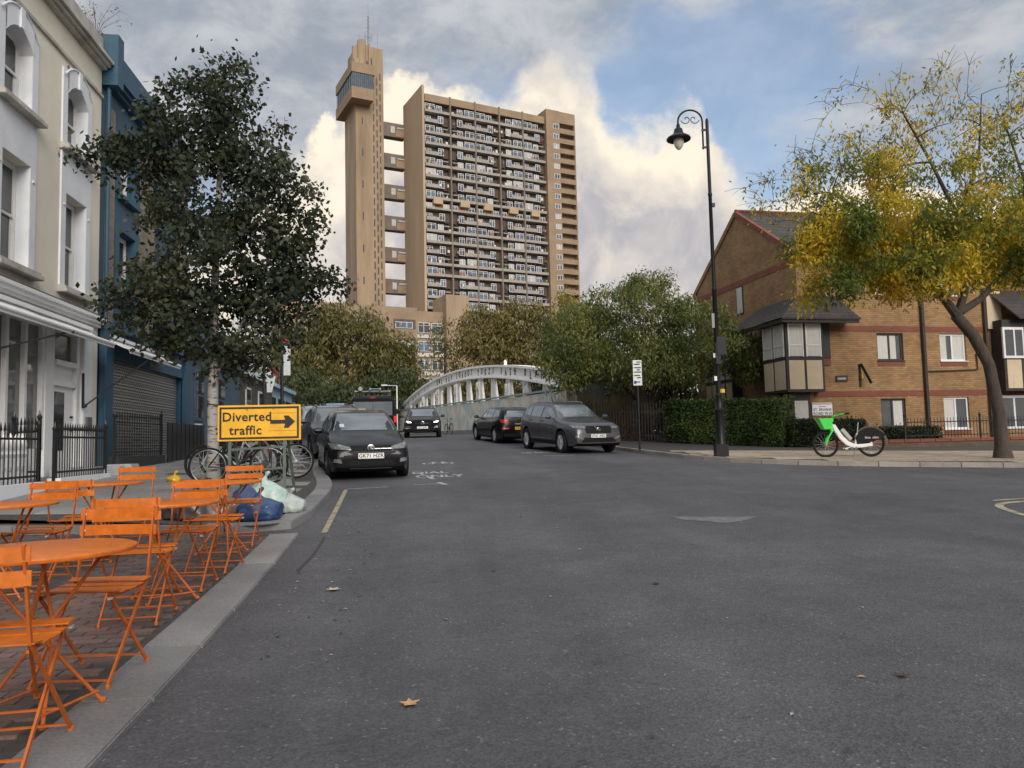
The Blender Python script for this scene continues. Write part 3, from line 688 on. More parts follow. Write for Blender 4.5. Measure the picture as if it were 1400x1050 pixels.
# decorated hoarding along the bridge foot
hd = thing('hoarding', 'long painted hoarding of cream and pale green triangles before the bridge', 'hoarding', (6.77, 34.41, 0), R(9.34))
HC = [mat('hoarding_cream', (.70,.65,.57), .7, .08, 1), mat('hoarding_green', (.53,.59,.53), .7, .08, 1), mat('hoarding_teal', (.47,.55,.52), .7, .08, 1), mat('hoarding_pale', (.66,.63,.54), .7, .06, 1), mat('hoarding_sand', (.60,.54,.44), .7, .08, 1)]
def htop(s): return 3.52+.0245*s+.0000*s*s
RAILG = mat('hoarding_rail', (.26,.37,.36), .5, .1)
PWID = 2.45; hx = -.62
for i in range(-1, 21):
    s0, s1 = i*PWID, (i+1)*PWID-.04
    if s1 > 50: break
    b0, b1 = base_z(s0)+.28, base_z(s1)+.28; t0, t1 = htop(s0)-.1, htop(s1)-.1
    def Q(u, v): return (s0+(s1-s0)*u, (b0+(b1-b0)*u)*(1-v)+(t0+(t1-t0)*u)*v)
    m_ = MB(); m_.prism([Q(0,0), Q(1,0), Q(1,1), Q(0,1)], hx, hx+.06, 'x'); pn = m_.build('panel', HC[0], hd)
    cx, cy = rw.uniform(.3, .7), rw.uniform(.35, .65)
    ring = [(0,0), (rw.uniform(.3,.6),0), (1,0), (1,rw.uniform(.3,.6)), (1,1), (rw.uniform(.4,.7),1), (0,1), (0,rw.uniform(.4,.7))]
    off = rw.randrange(2)
    for j in range(8):
        if (j+off) % 2 and rw.random() < .75: continue
        a, b_ = ring[j], ring[(j+1) % 8]
        tri = [(cx, cy), a, b_]; g = (sum(p[0] for p in tri)/3, sum(p[1] for p in tri)/3)
        tri = [(g[0]+(p[0]-g[0])*.97, g[1]+(p[1]-g[1])*.97) for p in tri]
        m_ = MB(); m_.prism([Q(*p) for p in tri], hx-.008, hx-.001, 'x'); m_.build('painted_triangle', HC[rw.choice([1, 2, 3, 3, 4, 1])], pn)
    m_ = MB(); m_.prism([Q(0,1.03), Q(1,1.03), Q(1,1.08), Q(0,1.08)], hx-.06, hx+.12, 'x'); m_.build('top_rail', RAILG, hd)
    m_ = MB(); m_.box(hx-.02, s1+.0, b0-.02, hx+.08, s1+.04, t1+.1); m_.build('panel_post', HC[4], hd)
    m_ = MB(); m_.prism([(s0, b0-.4), (s1, b1-.4), (s1, b1-.005), (s0, b0-.005)], hx-.1, hx+.15, 'x'); m_.build('plinth', mat('plinth_grey', (.22,.21,.2), .9, .2, 3), hd)
m_ = MB(); m_.box(hx-.1, -2.75, .9, hx+.15, -2.5, 3.75); m_.build('end_post', HC[4], hd)
# ================================================================ the left terrace (facades stand on x = -7)
FX = -7.0
RENDER_C = mat('cream_render', (.75,.70,.575), rough=.9, var=.06, scale=1.2, bump=.12, bscale=18)
TRIM_W = mat('white_stucco', (.74,.76,.79), rough=.8, var=.07, scale=2, bump=.1, bscale=14)
CORN_G = mat('weathered_cornice', (.45,.43,.39), rough=.9, var=.28, scale=2.2, bump=.25)
SHOPW = mat('shopfront_white', (.80,.80,.80), rough=.55, var=.05, scale=2)
BLUE = mat('blue_masonry_paint', (.027,.085,.14), rough=.6, var=.14, scale=1.6, bump=.12, bscale=14)
STOCK = brick_mat('stock_brick', (.30,.245,.175), (.21,.17,.125), (.22,.19,.15))
def wall_with_holes(name, y0, y1, z0, z1, holes, x, m, parent, th=.35):
    """a wall in the plane x = const with rectangular openings"""
    ys = sorted({y0, y1, *[h[0] for h in holes], *[h[1] for h in holes]}); zs = sorted({z0, z1, *[h[2] for h in holes], *[h[3] for h in holes]})
    mb = MB()
    for a, b in zip(ys, ys[1:]):
        for c, d in zip(zs, zs[1:]):
            cy, cz = (a+b)/2, (c+d)/2
            if any(h[0] < cy < h[1] and h[2] < cz < h[3] for h in holes): continue
            mb.add([(x,a,c),(x,b,c),(x,b,d),(x,a,d)], [(0,1,2,3)])
    for h in holes:
        mb.add([(x,h[0],h[2]),(x,h[1],h[2]),(x,h[1],h[3]),(x,h[0],h[3]),(x-th,h[0],h[2]),(x-th,h[1],h[2]),(x-th,h[1],h[3]),(x-th,h[0],h[3])], [(0,1,5,4),(1,2,6,5),(2,3,7,6),(3,0,4,7)])
    return mb.build(name, m, parent, fix=False)
def sash(parent, x, y0, y1, z0, z1, m=None, arch=False):
    """a sash window set in an opening: frame, two sashes and their panes"""
    m = m or WHITE; t = .06
    f = MB(); f.box(x-.1, y0, z0, x, y0+t, z1); f.box(x-.1, y1-t, z0, x, y1, z1); f.box(x-.1, y0+t, z1-t, x, y1-t, z1); f.box(x-.1, y0+t, z0, x, y1-t, z0+t)
    fo = f.build('window', m, parent, bevel=.006); zm = (z0+z1)/2
    for lo, hi, dx in ((zm-.03, z1-t, -.02), (z0+t, zm+.03, -.055)):
        s_ = MB(); k = .045; s_.box(x+dx-.035, y0+t, lo, x+dx, y0+t+k, hi); s_.box(x+dx-.035, y1-t-k, lo, x+dx, y1-t, hi); s_.box(x+dx-.035, y0+t+k, hi-k, x+dx, y1-t-k, hi); s_.box(x+dx-.035, y0+t+k, lo, x+dx, y1-t-k, lo+k)
        s_.build('sash', m, fo)
        p = MB(); p.box(x+dx-.022, y0+t+k-.005, lo+k-.005, x+dx-.014, y1-t-k+.005, hi-k+.005); p.build('pane', GLASS, fo)
    return fo
INTER = mat('dark_interior', (.05,.048,.045), .9, .3, 1); NETC = mat('net_curtain', (.42,.43,.44), .9, .15, 3, stretch=(1,9,1))
def backing(parent, y0, y1, z0, z1, x=FX-.34, m=None): b_ = MB(); b_.box(x-.05, y0, z0, x, y1, z1); return b_.build('curtain', m or INTER, parent)  # where no net curtain hangs, a dark sheet stands for the unlit room
# ---- cream house
ch = thing('terraced_house', 'cream rendered terraced house with white arched windows above a shopfront', 'house', (0, 0, 0))
Y0, Y1 = -5.0, 18.35
holes = []; wins = []
for yc in (8.4, 11.6, 14.55, 17.05):
    holes += [(yc-.5, yc+.5, 7.62, 9.02), (yc-.5, yc+.5, 4.66, 6.6)]; wins.append(yc)
shop = (7.2, 18.05, .5, 4.05)
wall_with_holes('wall', Y0, Y1, .3, 10.1, holes+[shop], FX, RENDER_C, ch)
m_ = MB(); m_.box(-13.5, Y0, .3, FX-.4, Y1, 10.3); m_.build('rear_volume', RENDER_C, ch)
for yc in wins:
    for z0, z1, top in ((7.62, 9.02, True), (4.66, 6.6, False)):
        sash(ch, FX-.2, yc-.5, yc+.5, z0, z1); backing(ch, yc-.5, yc+.5, z0, z1, m=NETC if rnd.random() < .5 else INTER)
        su = MB()          # stucco surround: flat band, and a segmental arch for the upper windows
        su.box(FX, yc-.72, z0-.02, FX+.035, yc-.5, z1+.18); su.box(FX, yc+.5, z0-.02, FX+.035, yc+.72, z1+.18)
        if top:
            for i in range(8):
                a0, a1 = -1+i/4, -1+(i+1)/4; f_ = lambda a: z1-.28*a*a
                su.add([(FX+.001+.0, yc+.5*a0, f_(a0)), (FX+.001, yc+.5*a1, f_(a1)), (FX+.001, yc+.5*a1, z1+.3), (FX+.001, yc+.5*a0, z1+.3), (FX+.05, yc+.5*a0, f_(a0)), (FX+.05, yc+.5*a1, f_(a1)), (FX+.05, yc+.5*a1, z1+.3), (FX+.05, yc+.5*a0, z1+.3)], [(3,2,1,0),(4,5,6,7),(0,1,5,4),(2,3,7,6)])
                su.add([(FX-.3, yc+.5*a0, f_(a0)), (FX-.3, yc+.5*a1, f_(a1)), (FX+.002, yc+.5*a1, f_(a1)), (FX+.002, yc+.5*a0, f_(a0))], [(0,1,2,3)])
            for sg in (-1, 1):
                pts_ = [(FX+.055, yc+sg*(.06+.62*t), z1+.36-.32*t*t) for t in (0, .25, .5, .75, 1)]
                su.tube(pts_, .022, 6)
            su.box(FX, yc-.07, z1-.02, FX+.09, yc+.07, z1+.36)
        else:
            su.box(FX, yc-.72, z1+.181, FX+.035, yc+.72, z1+.95); su.box(FX, yc-.5, z1, FX+.035, yc+.5, z1+.18)
            for sg in (-1, 1): su.box(FX+.036, yc+sg*.6-.03, z1-.28, FX+.06, yc+sg*.6+.03, z1-.24)
        su.build('window_surround', TRIM_W, ch)
        
        for u_ in (-.498, .488): jm = MB(); jm.box(FX-.2, yc+u_, z0, FX+.03, yc+u_+.01, z1-.3*top); jm.build('window_jamb', TRIM_W, ch)
        sl = MB(); sl.box(FX, yc-.78, z0-.17, FX+.2, yc+.78, z0-.09); sl.box(FX, yc-.74, z0-.09, FX+.16, yc+.74, z0-.03); sl.build('window_sill', CORN_G, ch, bevel=.008)
m_ = MB(); m_.box(FX, Y0, 9.43, FX+.05, Y1, 9.5); m_.build('string_course', CORN_G, ch)
m_ = MB()
for z0, z1, d in ((10.1, 10.16, .12), (10.16, 10.23, .2), (10.23, 10.3, .27)): m_.box(FX-.3, Y0, z0, FX+d, Y1-.01, z1)
m_.build('cornice', CORN_G, ch)
m_ = MB(); m_.box(FX-.3, Y0, 10.3, FX+.03, Y1-.01, 10.86); m_.build('parapet', CORN_G, ch)
# shopfront
m_ = MB()
for z0, z1, d in ((4.05, 4.12, .08), (4.12, 4.2, .14), (4.2, 4.26, .2)): m_.box(FX-.05, Y0, z0, FX+d, Y1-.02, z1)
m_.build('shop_cornice', SHOPW, ch); m_ = MB(); m_.box(FX, Y0, 4.26, FX+.2, Y1-.02, 4.285); m_.build('lead_flashing', mat('lead', (.09,.09,.095), .6), ch)
m_ = MB(); m_.box(FX-.3, Y0, 3.72, FX-.02, 18.05, 4.05); m_.build('fascia', SHOPW, ch)
m_ = MB(); m_.box(FX-.5, 7.2, .5, FX-.12, 16.3, 1.35); m_.build('stallriser', SHOPW, ch)
m_ = MB(); m_.box(FX-2.6, 7.0, .5, FX-2.5, 18.2, 4.0); m_.box(FX-2.5, 7.0, 3.9, FX-.3, 18.2, 3.95); m_.build('shop_interior', mat('shop_interior', (.32,.31,.29), .8, .4, 1.2), ch)
for y in (7.3, 8.05, 8.8, 9.55, 10.3, 11.05, 11.8, 12.55, 13.3, 13.95, 14.62, 15.3, 15.98):
    m_ = MB(); m_.box(FX-.22, y-.055, 1.35, FX-.08, y+.055, 3.72); m_.build('mullion', SHOPW, ch, bevel=.01)
    if y < 15.9:
        m_ = MB(); m_.box(FX-.17, y+.055, 1.35, FX-.16, y+.62, 3.72); m_.build('pane', mat('shop_glass', (.17,.17,.165), .03, .2, 2, spec=.9), ch)  # greyed glass colour stands in for a reflection
m_ = MB(); m_.box(FX-.3, 16.04, .5, FX-.06, 16.4, 3.72); m_.build('pilaster', SHOPW, ch)
m_ = MB(); m_.box(FX-.3, 17.6, .5, FX+.02, 18.05, 3.72); m_.box(FX-.3, 17.42, .5, FX-.05, 17.6, 3.72); m_.build('pilaster', SHOPW, ch, bevel=.01)
dr = MB(); dr.box(FX-.2, 16.42, .7, FX-.12, 17.4, 2.62); dro = dr.build('door', SHOPW, ch)
m_ = MB(); m_.box(FX-.125, 16.55, 1.3, FX-.115, 17.0, 2.5); m_.build('door_glass', GLASS, dro)
m_ = MB(); m_.box(FX-.14, 16.42, 2.62, FX-.05, 17.4, 2.72); m_.box(FX-.14, 16.42, 3.04, FX-.02, 17.4, 3.14); m_.build('transom', SHOPW, ch)
m_ = MB(); m_.box(FX-.17, 16.5, 3.16, FX-.16, 17.35, 3.7); m_.build('fanlight', mat('green_glass', (.10,.10,.055), .1, .2, 2), ch)
m_ = MB(); m_.box(FX-.17, 16.42, 2.72, FX-.14, 17.4, 3.04); m_.build('door_panel', SHOPW, ch)
for z in (2.0, 1.75, 1.72): m_ = MB(); m_.tube([(FX-.12, 17.3, z), (FX-.07, 17.3, z)], .025, 8); m_.build('door_knob', BLACK, dro)
m_ = MB(); m_.box(FX+.02, 17.72, 1.72, FX+.07, 17.95, 2.02); m_.build('entry_panel', mat('panel_grey', (.14,.14,.14), .4), ch)
def awning(parent, y0, y1, m, arms, zw=3.92, zf=3.60, xf=-6.42):
    a = MB(); vs = []
    n = 18
    for i in range(n+1):
        y = y0+(y1-y0)*i/n
        for j in range(5):
            t = j/4; vs.append((FX+.02+(xf-FX-.02)*t, y, zw+(zf-zw)*t-.05*math.sin(t*3.14)+.008*math.sin(i*2.1)))
    fs = [(i*5+j, i*5+j+1, i*5+j+6, i*5+j+5) for i in range(n) for j in range(4)]
    a.add(vs, fs)
    ao = a.build('awning', m, parent); so = ao.modifiers.new('t', 'SOLIDIFY'); so.thickness = .012
    f = MB(); f.tube([(xf, y0, zf), (xf, y1, zf)], .045, 10); f.box(xf-.02, y0, zf-.08, xf+.015, y1, zf-.02); f.build('front_bar', m, ao, smooth=True)
    c = MB(); c.box(FX, y0, zw-.02, FX+.16, y1, zw+.05); c.build('cassette', m, ao)
    for p, q in arms:
        r_ = MB(); r_.tube([p, q], .018, 6); r_.lathe([(.0, -.05), (.05, -.02), (.05, .02), (0, .05)], 8, p); r_.lathe([(.0, -.05), (.05, -.02), (.05, .02), (0, .05)], 8, q); r_.build('arm', BLACK, ao)
CANV = mat('white_canvas', (.78,.78,.78), .8, .05, 3)
awning(ch, 7.3, 17.7, CANV, [((-6.42, 15.6, 3.58), (FX+.05, 10.6, 2.2)), ((-6.42, 9.0, 3.58), (FX+.05, 7.4, 2.2))])
m_ = MB(); m_.bar((FX+.05, 17.5, 2.2), (FX+.05, 17.5, 2.95), .04); m_.build('awning_rail', BLACK, ch)
# ---- blue house
bh = thing('terraced_house', 'deep blue painted terraced house with exposed brick strips behind the birch tree', 'house', (0, 0, 0))
Y0, Y1 = 18.37, 25.4
hb = [(19.55, 20.6, 5.0, 6.65), (22.5, 23.55, 5.0, 6.65), (19.55, 20.6, 7.55, 8.95), (22.5, 23.55, 7.55, 8.95)]
shop = (19.05, 24.8, .7, 3.75)
wall_with_holes('wall', Y0, Y1, .5, 10.0, hb+[shop], FX-.02, BLUE, bh)
m_ = MB(); m_.box(-13.5, Y0, .5, FX-.4, Y1, 10.0); m_.build('rear_volume', BLUE, bh)
for y0, y1, z0, z1 in hb:
    sash(bh, FX-.2, y0, y1, z0, z1); backing(bh, y0, y1, z0, z1, m=NETC if z0 < 6 else INTER)
    m_ = MB(); m_.box(FX-.02, y0-.1, z0-.14, FX+.14, y1+.1, z0-.03); m_.build('window_sill', BLUE, bh, bevel=.008)
    m_ = MB(); m_.box(FX-.019, y0-.3, z0, FX+.02, y0-.02, z1+.2); m_.box(FX-.019, y1+.02, z0, FX+.02, y1+.3, z1+.2); m_.box(FX-.019, y0-.02, z1+.01, FX+.02, y1+.02, z1+.2); m_.build('window_surround', BLUE, bh)
for y0, y1 in ((18.68, 19.2), (20.95, 22.15), (23.9, 25.1)):
    m_ = MB(); m_.box(FX-.018, y0, 4.3, FX+.012, y1, 9.45); m_.build('brick_panel', STOCK, bh)
m_ = MB()
for z0, z1, d in ((9.85, 9.93, .14), (9.93, 10.02, .24), (10.02, 10.1, .32)): m_.box(FX-.3, Y0, z0, FX+d, Y1, z1)
m_.build('cornice', BLUE, bh); m_ = MB(); m_.box(FX-.3, Y0, 10.1, FX+.1, Y1, 10.9); m_.box(FX-.31, Y0+.006, 9.78, FX+.345, Y0+.36, 11.0); m_.build('parapet', BLUE, bh)
for a_, b_ in ((Y0+.06, 19.0), (24.85, Y1)): m_ = MB(); m_.box(FX, a_, .6, FX+.12, b_, 4.1); m_.build('pilaster', BLUE, bh, bevel=.015)
m_ = MB(); m_.box(FX, Y0, 4.1, FX+.2, Y1, 4.2); m_.box(FX-.05, 19.05, 3.45, FX+.04, 24.8, 4.1); m_.build('fascia', BLUE, bh)
m_ = MB(); m_.tube([(FX+.1, 18.52, 1.0), (FX+.1, 18.52, 10)], .05, 8); m_.build('drainpipe', BLUE, bh)
# pierced roller shutter: slats with rows of slots
def shutter_mat():
    m = bpy.data.materials.new('pierced_shutter'); m.use_nodes = True; t = m.node_tree; b = t.nodes['Principled BSDF']; b.inputs['Roughness'].default_value = .45; b.inputs['Metallic'].default_value = .4
    g = t.nodes.new('ShaderNodeNewGeometry'); s = t.nodes.new('ShaderNodeSeparateXYZ'); t.links.new(g.outputs['Position'], s.inputs[0]); c = t.nodes.new('ShaderNodeCombineXYZ'); t.links.new(s.outputs[1], c.inputs[0]); t.links.new(s.outputs[2], c.inputs[1])
    k = t.nodes.new('ShaderNodeTexBrick'); t.links.new(c.outputs[0], k.inputs['Vector']); k.inputs['Scale'].default_value = 1; k.inputs['Brick Width'].default_value = .16; k.inputs['Row Height'].default_value = .075; k.inputs['Mortar Size'].default_value = .02
    k.inputs['Color1'].default_value = (.012,.012,.012,1); k.inputs['Color2'].default_value = (.05,.05,.05,1); k.inputs['Mortar'].default_value = (.36,.35,.33,1); t.links.new(k.outputs['Color'], b.inputs['Base Color']); return m
SHUT = shutter_mat(); sme = None
for i in range(26):
    z = 1.0+i*.1
    if sme is None: q = MB(); q.box(FX-.16, 19.1, .0, FX-.13, 24.75, .094); o = q.build('shutter_slat', SHUT, bh, bevel=.006); sme = o.data
    else: o = link('shutter_slat', sme, bh)
    o.location = (0, 0, z)
m_ = MB(); m_.box(FX-.3, 19.05, .7, FX-.06, 24.8, 1.0); m_.build('stallriser', mat('dark_blue_board', (.02,.03,.04), .6), bh)
awning(bh, 18.75, 22.6, CANV, [((-6.42, 20.2, 3.58), (FX+.08, 17.52, 2.25))])
# ---- further along the street
def plain_house(name, label, x0, x1, y0, y1, z1, wallm, trimm, wins_, roofm=None):
    t = thing(name, label, 'house', (0, 0, 0)); m_ = MB(); m_.box(x0, y0, .2, x1, y1, z1); m_.build('wall', wallm, t)
    for (yy, zz, ww, hh) in wins_:
        f = MB(); f.box(x1, yy, zz, x1+.05, yy+ww, zz+hh); fo = f.build('window', trimm, t); p = MB(); p.box(x1+.05, yy+.1, zz+.1, x1+.06, yy+ww-.1, zz+hh/2-.04); p.box(x1+.05, yy+.1, zz+hh/2+.04, x1+.06, yy+ww-.1, zz+hh-.1); p.build('pane', GLASS, fo)
    m_ = MB(); m_.box(x0, y0, z1, x1+.25, y1, z1+.2); m_.box(x0, y0+.01, z1+.2, x1+.05, y1-.01, z1+.9); m_.build('parapet', trimm, t); return t
DBLUE = mat('slate_blue_paint', (.06,.10,.14), .7, .15, 1.5); PALE = mat('pale_blue_render', (.30,.42,.50), .8, .1, 1); PEACH = mat('peach_render', (.50,.36,.25), .85, .1, 1); WREN = mat('white_render', (.6,.62,.62), .85, .1, 1)
w4 = lambda y0, n, z: [(y0+i*3.0, zz, 1.1, 1.7) for i in range(n) for zz in z]
plain_house('terraced_house', 'low slate blue shop just beyond the roller shutter', -14, -7.0, 25.42, 33, 4.4, DBLUE, DBLUE, w4(26.2, 2, (2.2,)))
h3 = plain_house('terraced_house', 'low dark brick house farther up behind the birch', -14, -7.6, 33.02, 44, 4.6, brick_mat('dark_brick', (.09,.07,.055), (.06,.05,.04), (.1,.09,.08)), WREN, w4(34, 3, (2.4,)))
def box_house(label, c, rz, w_, d_, z1, m, roof=None, trim=None):
    t = thing('distant_house', label, 'house', (c[0], c[1], 0), rz); m_ = MB(); m_.box(-w_/2, 0, 0, w_/2, d_, z1); m_.build('wall', m, t)
    if roof: m_ = MB(); m_.prism([(-w_/2-.2, z1), (w_/2+.2, z1), (0, z1+w_*.42)], -.3, d_+.2, 'y'); m_.build('roof', roof, t)
    else: m_ = MB(); m_.box(-w_/2-.1, -.1, z1, w_/2+.1, d_, z1+.25); m_.build('parapet', trim or m, t)
    for i in range(int(w_//2.2)):
        x = -w_/2+.7+i*2.2; f = MB(); f.box(x, -.06, z1-2.4, x+1.0, 0, z1-.9); fo = f.build('window', UPVC, t); p = MB(); p.box(x+.1, -.07, z1-2.3, x+.9, -.06, z1-1.0); p.build('pane', GLASS, fo)
    return t
# far end of the street, seen under the birch
box_house('white weatherboarded house with pitched roof seen beside the birch trunk', (-19.8, 72), R(0), 5.2, 8, 7.0, WREN, WREN)
box_house('peach rendered low building far behind the yellow sign', (-16.6, 80), R(0), 4.2, 8, 6.9, PEACH, None, PALE)
box_house('small sandy building right of the peach one, far street end', (-13.2, 82), R(0), 2.6, 8, 5.6, mat('sand_render', (.42,.36,.28), .85), None, PALE)
sf = thing('shopfront', 'pale blue painted shopfront far along the left pavement', 'shopfront', (0, 0, 0))
m_ = MB(); m_.box(-13, 44.1, .8, -8.6, 58, 5.0); m_.build('wall', PALE, sf); m_ = MB(); m_.box(-13, 44.1, 5.0, -8.3, 58, 5.25); m_.build('fascia', PALE, sf)
for y in (45, 48.5, 52, 55): m_ = MB(); m_.box(-8.6, y, 2.3, -8.55, y+2.4, 4.4); m_.build('window', GLASS, sf)
bl = thing('hoarding', 'pale blue site hoarding below the peach building', 'hoarding', (0, 0, 0))
for i in range(12): m_ = MB(); m_.box(-21+i*1.3, 66, 1.2, -21+i*1.3+1.27, 66.06, 4.6); m_.build('panel', PALE, bl)
m_ = MB(); m_.box(-21, 65.9, 4.6, -5.5, 66.1, 4.8); m_.build('top_rail', mat('blue_rail', (.16,.28,.42), .6), bl)
# ---- railings in front of the shops
def railing(label, pts, h_, plinth, m=None, step=.12, spear=True, zf=zpL, plinth_m=None, panel=False, name='railing', cat='railing', baseh=.0):
    t = thing(name, label, cat, (0, 0, 0)); m = m or BLACK
    for a, b in zip(pts, pts[1:]):
        L = math.dist(a, b); n = max(1, round(L/step)); bz = max(zf(*a), zf(*b))+plinth
        for zz in (.1, h_-.16):
            q = MB(); q.bar((a[0], a[1], bz+zz), (b[0], b[1], bz+zz), .014, .035); q.build('rail', m, t)
        if plinth:
            q = MB(); q.bar((a[0], a[1], bz-plinth/2-.06), (b[0], b[1], bz-plinth/2-.06), .22, plinth+.12); q.build('plinth', plinth_m or TRIM_W, t)
        me = None
        for i in range(n+1):
            if me is None:
                q = MB(); q.tube([(0,0,0), (0,0,h_-.02)], .0095, 6)
                if spear: q.lathe([(.010, h_-.05), (.024, h_-.03), (.020, h_+.0), (.003, h_+.09)], 6)
                o = q.build('baluster', m, t); me = o.data
            else: o = link('baluster', me, t)
            o.location = (a[0]+(b[0]-a[0])*i/n, a[1]+(b[1]-a[1])*i/n, bz)
    for p in pts:
        bz = zf(*p)+plinth; q = MB(); q.box(p[0]-.025, p[1]-.025, bz-.05, p[0]+.025, p[1]+.025, bz+h_+.03); q.lathe([(.03, h_+.03), (.045, h_+.08), (.02, h_+.12), (.004, h_+.2)], 8, (p[0], p[1], bz)); q.build('post', m, t)
    return t
railing('black spearhead railing in front of the white shop windows', [(-6.05, 9.5), (-6.05, 13.55)], .86, .14)
gt = railing('narrow black railing gate standing open by the shop door', [(-6.05, 13.56), (-6.6, 13.9)], .92, 0, step=.09, name='gate', cat='gate', zf=lambda x, y: .86)
railing('black railing from shop door towards the blue house', [(-6.0, 14.0), (-6.0, 16.2)], .86, .06, step=.1)
railing('black railing in front of the blue house roller shutter', [(-6.45, 17.9), (-6.2, 20.3)], .92, .2, plinth_m=mat('black_plinth', (.03,.03,.032), .8))
# white turned balusters behind the first railing
bz_ = thing('balustrade', 'white balustrade of pointed posts behind the black railing', 'balustrade', (0, 0, 0)); bme = None
for i in range(22):
    if bme is None: q = MB(); q.lathe([(.07, 0), (.07, .5), (.05, .52), (.085, .58), (.05, .64), (.075, .72), (.06, .8), (.0, .92)], 10); o = q.build('baluster', SHOPW, bz_, smooth=True); bme = o.data
    else: o = link('baluster', bme, bz_)
    o.location = (-6.32, 9.6+i*.19, .68)
q = MB(); q.box(-6.4, 9.4, .5, -6.24, 13.8, .68); q.box(-6.38, 9.4, 1.0, -6.26, 13.8, 1.06); q.build('rail', SHOPW, bz_)
st = thing('doorstep', 'pale stone step with rounded end below the shop door', 'step', (0, 0, 0))
q = MB(); q.prism([(-7, 16.1), (-6.0, 16.15), (-5.85, 16.6), (-6.0, 17.3), (-7, 17.6)], .7, .95, 'z'); q.build('tread', mat('pale_stone', (.42,.43,.44), .85, .12, 4), st, bevel=.02)
st2 = thing('doorstep', 'short white stone step at the foot of the shutter railing', 'step', (0, 0, 0)); q = MB(); q.box(-6.5, 17.5, .75, -5.95, 18.0, .98); q.build('tread', MATS['pale_stone'], st2, bevel=.02)
# dark screened area by the shutter
bx = thing('planter_screen', 'low black screen enclosing the far end of the shutter front', 'screen', (0, 0, 0))
for i in range(9): q = MB(); q.box(-6.1+i*.012, 20.4+i*.34, .95, -6.06+i*.012, 20.4+i*.34+.32, 1.95); q.build('board', BLACK, bx)
q = MB(); q.box(-6.15, 20.35, .7, -5.93, 23.6, .95); q.build('kerb', MATS['black_plinth'], bx)
pt = thing('plant_pot', 'tall white round plant pot on the pavement', 'pot', (-7.2, 26.6, zpL(-7.2, 26.6)))
q = MB(); q.lathe([(.2, 0), (.26, .1), (.33, .75), (.36, .8), (.36, .86), (.3, .86), (.28, .6)], 20); q.build('pot', WREN, pt, smooth=True)
# ================================================================ brick houses on the right
YB = brick_mat('yellow_brick', (.365,.205,.078), (.255,.132,.05), (.19,.14,.09), dirt=.34)
RB = brick_mat('red_brick', (.235,.062,.038), (.19,.05,.03), (.15,.075,.05), dirt=.2)
TIMB = mat('dark_brown_timber', (.032,.026,.022), .7, .25, 6, bump=.1)
CREAMP = mat('cream_panel', (.52,.42,.29), .8, .08, 2.5)
TILE = piece_mat('slate_tile', [(.036,.031,.029),(.046,.039,.035),(.03,.027,.026)], scale=8, var=.3, rough=.75)
CURT = mat('white_net_curtain', (.50,.49,.46), .9, .16, 4, coords='object', stretch=(14, 14, .6))
HO = (14.27, 26.5, 0)
hs = thing('brick_house', 'yellow brick corner house with red brick bands and a tall gable', 'house', HO, R(4.2))
def hwall(name, x0, x1, z0, z1, holes, m, parent, y=0.0, th=.12):
    xs = sorted({x0, x1, *[h[0] for h in holes], *[h[1] for h in holes]}); zs = sorted({z0, z1, *[h[2] for h in holes], *[h[3] for h in holes]}); mb = MB()
    for a, b in zip(xs, xs[1:]):
        for c, d in zip(zs, zs[1:]):
            if any(h[0] < (a+b)/2 < h[1] and h[2] < (c+d)/2 < h[3] for h in holes): continue
            mb.add([(a,y,c),(b,y,c),(b,y,d),(a,y,d)], [(0,1,2,3)])
    for h in holes: mb.add([(h[0],y,h[2]),(h[1],y,h[2]),(h[1],y,h[3]),(h[0],y,h[3]),(h[0],y+th,h[2]),(h[1],y+th,h[2]),(h[1],y+th,h[3]),(h[0],y+th,h[3])], [(4,5,1,0),(5,6,2,1),(6,7,3,2),(7,4,0,3)])
    return mb.build(name, m, parent, fix=False)
W = [(3.23, 4.36, 3.98, 5.02, TIMB), (5.98, 7.14, 3.96, 5.02, UPVC), (3.25, 4.31, 1.46, 2.54, TIMB), (5.98, 7.1, 1.34, 2.57, UPVC), (3.3, 4.4, 6.5, 7.55, UPVC), (6.0, 7.1, 6.5, 7.55, UPVC), (-.0+.05, .35, 1.75, 2.45, TIMB), (12.2, 13.4, 1.34, 2.57, UPVC), (12.2, 13.4, 3.96, 5.02, UPVC)]
hwall('front_wall', 0, 18, .2, 8.0, [w_[:4] for w_ in W], YB, hs)
